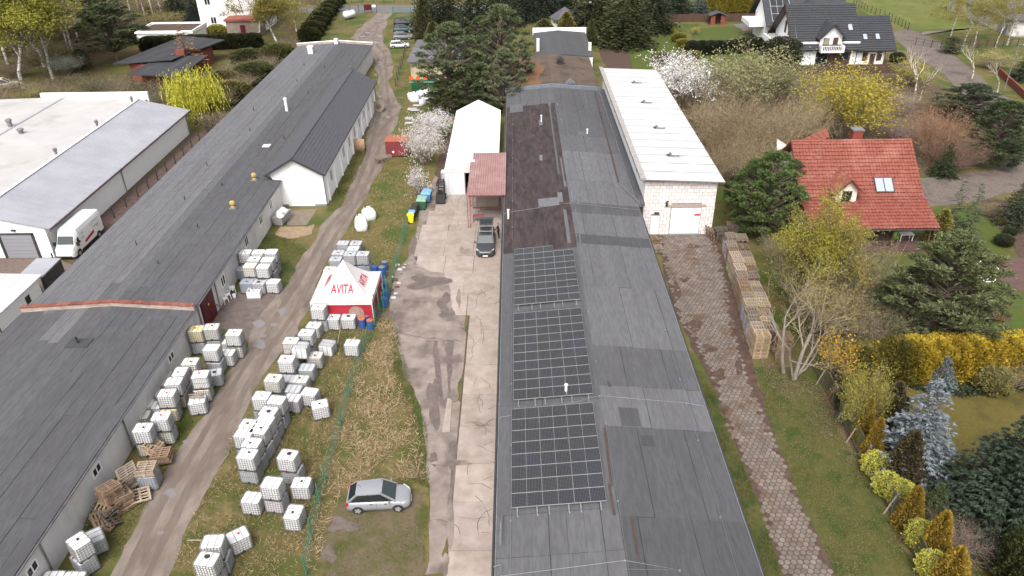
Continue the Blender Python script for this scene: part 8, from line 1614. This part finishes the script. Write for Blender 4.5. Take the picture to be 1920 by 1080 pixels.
for k in range(4): plant('block', 1272 + 9 * k, 78 + 10 * k, 62 + 11 * k, 22, (.18, .16, .03), f'{ORD[k]} golden hedge shrub from the top beside the dark garden path', 'hedge_shrub', 'golden hedge by the path')
plant('bush0', 1304, 65, 50, 16, YEL, 'small yellow flowering shrub on the back lawn', 'flowering_shrub'); plant('bush0', 1264, 66, 52, 14, YEL, 'small yellow flowering shrub beside the garden path', 'flowering_shrub'); plant('block', 1245, 115, 98, 36, (.14, .13, .03), 'olive hedge shrub behind the white blossom', 'hedge_shrub'); plant('ball', 1462, 128, 70, 60, (.04, .045, .025), 'dark shrub beneath the balcony of the grey house', 'dark_shrub')
# blossoms by the marquee
plant('bloom', 812, 262, 206, 56, WHT, 'upper white blossoming bush left of the marquee', 'blossom_shrub'); plant('bloom', 796, 308, 236, 62, (.6, .57, .54), 'lower white blossoming bush beside the white tanks', 'blossom_shrub'); plant('bush0', 784, 372, 312, 40, WHT, 'thin blossoming bush above the bins', 'blossom_shrub')
# --- upper left
for k in range(9): a = G(588, 82).lerp(G(640, 8), k / 8); plant('block', 588 + 52 * (k / 8) - 6, 82 - 74 * (k / 8) ** .8, 82 - 74 * (k / 8) ** .8 - 30 + k * 1.2, 34 - k * 1.4, (.045, .05, .018), f'{ORD[k]} tall hedge shrub from the near end behind the long hall', 'hedge_shrub', 'tall hedge at the far gate')
plant('birch0', 522, 95, -30, 110, (.24, .2, .05), 'yellowish birch above the far end of the long hall'); plant('birch1', 490, 80, -40, 90, (.2, .17, .05), 'second yellowish birch left of the first'); plant('birch1', 556, 60, -40, 70, (.18, .16, .06), 'sparse birch beside the tall hedge')
for k, (x, y, w) in enumerate([(398, 222, 46), (415, 206, 52), (436, 190, 54), (458, 172, 54), (480, 155, 54), (502, 138, 50), (524, 120, 48), (544, 105, 44), (420, 170, 50), (450, 148, 50), (470, 130, 50)]): plant('brush' if k % 2 else 'block', x, y, y - 38, w, [(.1, .1, .03), (.07, .075, .028), (.14, .12, .05)][k % 3], f'{ORD[k]} shrub from the near end along the back of the long hall', 'boundary_shrub', 'shrubs behind the long hall')
plant('willow', 380, 222, 120, 92, (.42, .4, .05), 'bright yellow weeping willow beside the tin-roofed hall', 'willow_tree'); plant('spruce_thin', 358, 135, 45, 60, (.22, .13, .06), 'rusty brown thin conifer beside the dark bungalow', 'conifer'); plant('brush', 400, 238, 205, 70, (.12, .08, .06), 'brown dry hedge at the end of the tin-roofed hall', 'brown_shrub')
for k in range(11): plant('block', 285 + 19 * k, 96 - .8 * k, 68 - .6 * k, 30, (.04, .045, .018), f'{ORD[k]} dark hedge shrub from the left before the flat garage', 'hedge_shrub', 'dark hedge before the flat garage')
plant('spruce_big', 372, 55, -40, 48, (.03, .04, .035), 'dark spruce beside the white house', 'spruce_tree'); plant('ball', 408, 66, 46, 30, YGR, 'yellow-green ball shrub before the white house', 'rounded_shrub'); plant('spruce_big', 335, 40, -50, 60, SPRD, 'dark spruce left of the flat garage back', 'spruce_tree')
FL = 'trees of the wood at the upper left'
for k, (kd, x, y, t, w, c) in enumerate([('birch0', 85, 125, -80, 200, (.27, .26, .045)), ('birch0', 45, 165, -70, 180, (.26, .25, .04)), ('birch0', 100, 150, -60, 140, (.25, .24, .045)), ('birch0', 15, 120, -90, 130, (.24, .23, .04)), ('birch1', 140, 110, -80, 100, (.2, .19, .05)), ('birch0', 70, 90, -110, 130, (.22, .22, .05)), ('birch1', 20, 70, -120, 120, (.2, .19, .05)), ('bare', 128, 90, -90, 70, BRN), ('bare', 150, 85, -70, 60, BRN), ('bare', 236, 46, -100, 50, BRN), ('bare', 250, 44, -80, 40, BRN), ('bare', 275, 42, -90, 50, BRN), ('bare', 290, 40, -60, 40, BRN), ('bare', 305, 36, -80, 40, BRN), ('bare', 220, 30, -80, 50, BRN), ('bare', 195, 28, -80, 50, BRN), ('bare', 170, 50, -90, 60, BRN), ('birch1', 260, 20, -120, 80, (.14, .12, .05)), ('birch1', 180, 20, -120, 90, (.14, .12, .05)), ('birch1', 310, 14, -120, 80, (.12, .11, .05))]):
    plant(kd, x, y, t, w, c, f'{"bare pale-trunked tree" if kd == "bare" else "light green birch"} standing {ORD[k]} in the wood counted from the left front', None, FL, (.4, .35, .29, 1) if kd == 'bare' else TW)
plant('pine0', 222, 120, 5, 105, (.06, .075, .035), 'dark pine left of the dark bungalow'); plant('pine0', 200, 75, -50, 80, (.07, .08, .035), 'pine behind the first, left of the flat garage'); plant('pine1', 265, 80, 45, 50, DKG, 'small dark pine before the flat garage'); plant('pine1', 157, 130, 92, 34, (.07, .08, .04), 'small grey-green pine in the clearing'); plant('bloom', 128, 140, 105, 40, (.4, .4, .33), 'small white blossoming shrub in the clearing', 'blossom_shrub')
for k, (x, y, t, w, c) in enumerate([(190, 185, 140, 70, (.07, .09, .03)), (232, 190, 138, 66, (.05, .06, .025)), (285, 195, 150, 60, (.05, .055, .028)), (300, 205, 160, 50, (.06, .07, .03)), (120, 170, 140, 60, (.12, .1, .05)), (85, 185, 150, 60, (.14, .12, .05)), (60, 200, 165, 50, (.2, .18, .05)), (15, 205, 172, 50, (.18, .13, .04)), (150, 168, 148, 50, (.13, .1, .06)), (345, 165, 135, 50, (.1, .08, .04)), (25, 145, 120, 60, (.1, .07, .06))]): plant('brush' if k % 2 else 'bush1', x, y, t, w, c, f'{ORD[k]} undergrowth bush in the gardens behind the flat white hall', 'undergrowth', 'undergrowth behind the flat hall')
for k in range(20):
    x, y = [(10, 60), (45, 75), (85, 60), (120, 72), (160, 66), (30, 100), (75, 115), (110, 120), (175, 95), (5, 30), (55, 30), (100, 28), (145, 25), (190, 45), (240, 60), (285, 28), (5, 180), (105, 195), (140, 195), (310, 50)][k]
    plant(['brush', 'bush1'][k % 2], x, y, y - 30, 80, [(.17, .13, .06), (.2, .18, .05), (.13, .11, .05)][k % 3], f'{ORD[k]} brushwood clump on the floor of the upper left wood', 'brushwood', 'brushwood in the upper left wood')
# --- bare multi-stemmed tree beside the pallets
bt = thing('bare_tree', 'large bare multi-stemmed tree beside the pallet stacks', 'tree', (20.9, 46.6, 0)); segs, tips = [], []
for (ox, oy, d, ln, r, mx) in ((-.35, .55, (-.22, .1, 1), 4.0, .17, 5), (.25, -.2, (.1, .1, 1), 4.0, .19, 5), (.35, -.1, (.42, .1, .9), 3.6, .12, 5), (.1, -.3, (-.3, -.15, .95), 3.4, .11, 4), (.4, 0, (.75, .2, .7), 3.0, .09, 4)): grow((ox, oy, 0), np.array(d) / np.linalg.norm(d), ln, r, 0, mx, segs, tips, .42, .1, 2, 3, .66, .1)
s = np.array(segs); big = s[:, 6] > .03; link('trunk', build_np('trunk', tubes(s[big], 7), M_barkg), bt); o = link('branches', build_np('branches', tubes(s[~big], 3), M_twig), bt); o.color = (.31, .26, .175, 1)
T = np.array(tips); n = 2600; idx = rng.integers(0, len(T), n); o = link('buds', build_np('buds', cards(T[idx, :3] + rng.normal(size=(n, 3)) * .12, T[idx, 3:] + rng.normal(size=(n, 3)), .09, .05), M_leaf), bt); o.color = (.26, .22, .06, 1)
# dark ground cover before the yellow hedge
def scatter(px, n):
    pts = [G(*q) for q in px]; xs = [p.x for p in pts]; ys_ = [p.y for p in pts]; out = []
    X = rng.uniform(min(xs), max(xs), n * 6); Y = rng.uniform(min(ys_), max(ys_), n * 6); ins = np.zeros(len(X), bool); j = len(pts) - 1
    for i in range(len(pts)):
        xi, yi, xj, yj = pts[i].x, pts[i].y, pts[j].x, pts[j].y; c = ((yi > Y) != (yj > Y)) & (X < (xj - xi) * (Y - yi) / (yj - yi + 1e-9) + xi); ins ^= c; j = i
    return np.stack([X[ins], Y[ins], np.zeros(ins.sum())], 1)[:n]
P = scatter([(1690, 725), (1720, 700), (1800, 690), (1960, 690), (1960, 725), (1880, 742), (1800, 746), (1730, 735)], 5200); P[:, 2] = rng.uniform(.02, .3, len(P)); D = rng.normal(size=P.shape); D[:, 2] = np.abs(D[:, 2]) * .5; o = link('ground_cover', build_np('ground_cover', cards(P, D, .28, .12), M_needle)); o.color = (.035, .042, .02, 1); stuff(o, 'dark low ground cover under the yellow hedge', 'ground cover')
# grass: blades lying and standing, several sorts
def grass(name, px, n, hgt, wd, lean, col, label, cl=.5):
    P = scatter(px, n); f = np.sin(P[:, 0] * 1.7 + 1.3 * np.sin(P[:, 1] * .9)) + np.sin(P[:, 1] * 1.3 + 1.7 * np.sin(P[:, 0] * 1.1)); P = P[f + rng.normal(size=len(P)) * 1.0 > -cl]; n = len(P)
    D = rng.normal(size=(n, 3)) * lean; D[:, 2] = 1; l_ = hgt * rng.uniform(.4, 1.3, n); P[:, 2] = .02; o = link(name, build_np(name, cards(P, D, l_, wd * rng.uniform(.6, 1.4, n)), M_leaf)); o.color = (*col, 1); return stuff(o, label, 'grass')
MIDZ = [(312, 1085), (365, 972), (440, 815), (480, 750), (532, 655), (600, 600), (700, 600), (690, 650), (655, 745), (612, 905), (575, 1085)]
grass('dry_grass', MIDZ, 17000, .32, .03, 1.6, (.34, .26, .15), 'straw-coloured grass around the tank rows'); grass('green_grass', MIDZ, 22000, .2, .03, 1.0, (.13, .13, .04), 'green grass growing through the straw around the tanks', .5)
REED = [(690, 650), (706, 600), (735, 600), (745, 640), (735, 700), (770, 760), (790, 830), (790, 900), (700, 900), (640, 930), (612, 1000), (585, 1085), (560, 1085), (612, 905), (655, 745)]
grass('reeds', REED, 13000, .5, .032, 1.7, (.4, .3, .19), 'tall dry reeds along the wire fence', .25); grass('green_grass', [(745, 620), (765, 700), (800, 800), (806, 920), (770, 900), (780, 820), (745, 740), (730, 660)], 6000, .2, .03, .9, (.1, .12, .035), 'green grass edge beside the bare dirt')
grass('green_grass', [(640, 960), (800, 940), (800, 1085), (600, 1085), (620, 1020)], 9000, .12, .025, 1.2, (.14, .14, .05), 'worn grass before the silver car', .2)
grass('green_grass', [(1415, 690), (1480, 690), (1530, 730), (1600, 860), (1725, 1085), (1570, 1085), (1528, 992), (1492, 917), (1445, 800)], 22000, .13, .025, 1.2, (.13, .14, .04), 'short grass between the pavers and the panel fence', .6); grass('dry_grass', [(1415, 690), (1480, 690), (1530, 730), (1600, 860), (1725, 1085), (1570, 1085), (1528, 992), (1492, 917), (1445, 800)], 12000, .16, .025, 2, (.19, .16, .08), 'dry stalks between the pavers and the panel fence', .2)
grass('green_grass', [(1436, 985), (1370, 812), (1318, 700), (1300, 690), (1380, 930), (1425, 1085), (1468, 1085)], 9000, .14, .025, 1, (.07, .085, .028), 'dark grass strip along the solar hall')
grass('green_grass', [(620, 480), (650, 445), (690, 372), (718, 318), (745, 250), (830, 250), (800, 340), (770, 400), (745, 480), (720, 510), (690, 470)], 20000, .16, .04, 1.2, (.17, .16, .05), 'grass between the track and the bins', .6); grass('dry_grass', [(640, 470), (690, 372), (718, 318), (800, 300), (770, 400), (745, 480), (720, 510)], 14000, .2, .04, 2, (.32, .25, .14), 'dry grass between the track and the bins', .2)
grass('green_grass', [(300, 900), (350, 820), (420, 700), (450, 655), (440, 640), (380, 700), (330, 760), (270, 870), (150, 1085), (200, 1085)], 9000, .2, .03, 1, (.1, .11, .035), 'grass along the foot of the grey wall', .6); grass('green_grass', [(530, 500), (575, 470), (560, 450), (520, 445), (500, 470), (520, 540)], 5000, .18, .035, 1.1, (.14, .14, .045), 'grass beyond the block of tanks', .5); grass('green_grass', [(620, 395), (640, 388), (690, 285), (680, 265), (612, 395)], 6000, .18, .035, 1.1, (.11, .12, .035), 'grass strip beside the garage wing')
grass('weeds', [(190, 900), (250, 900), (140, 1020), (60, 1085), (40, 1085)], 2600, .5, .06, .8, (.09, .1, .03), 'weeds climbing at the foot of the near grey wall', .2)
grass('lawn_grass', [(1640, 800), (1740, 730), (1920, 745), (1960, 1085), (1830, 1085), (1790, 980), (1700, 900)], 12000, .1, .03, 1.2, (.16, .135, .04), 'short olive lawn blades around the big spruce', .8)
grass('wild_grass', [(1280, 190), (1400, 150), (1660, 150), (1760, 170), (1840, 240), (1830, 310), (1740, 330), (1450, 330), (1340, 335), (1300, 260)], 20000, .5, .07, .9, (.2, .155, .1), 'tall faded grass in the wild plot', .6)
grass('leaf_litter', [(1425, 672), (1490, 690), (1560, 750), (1610, 880), (1570, 850), (1500, 770), (1440, 720)], 7000, .1, .08, 5, (.2, .14, .1), 'fallen leaves under the bare tree', .3)
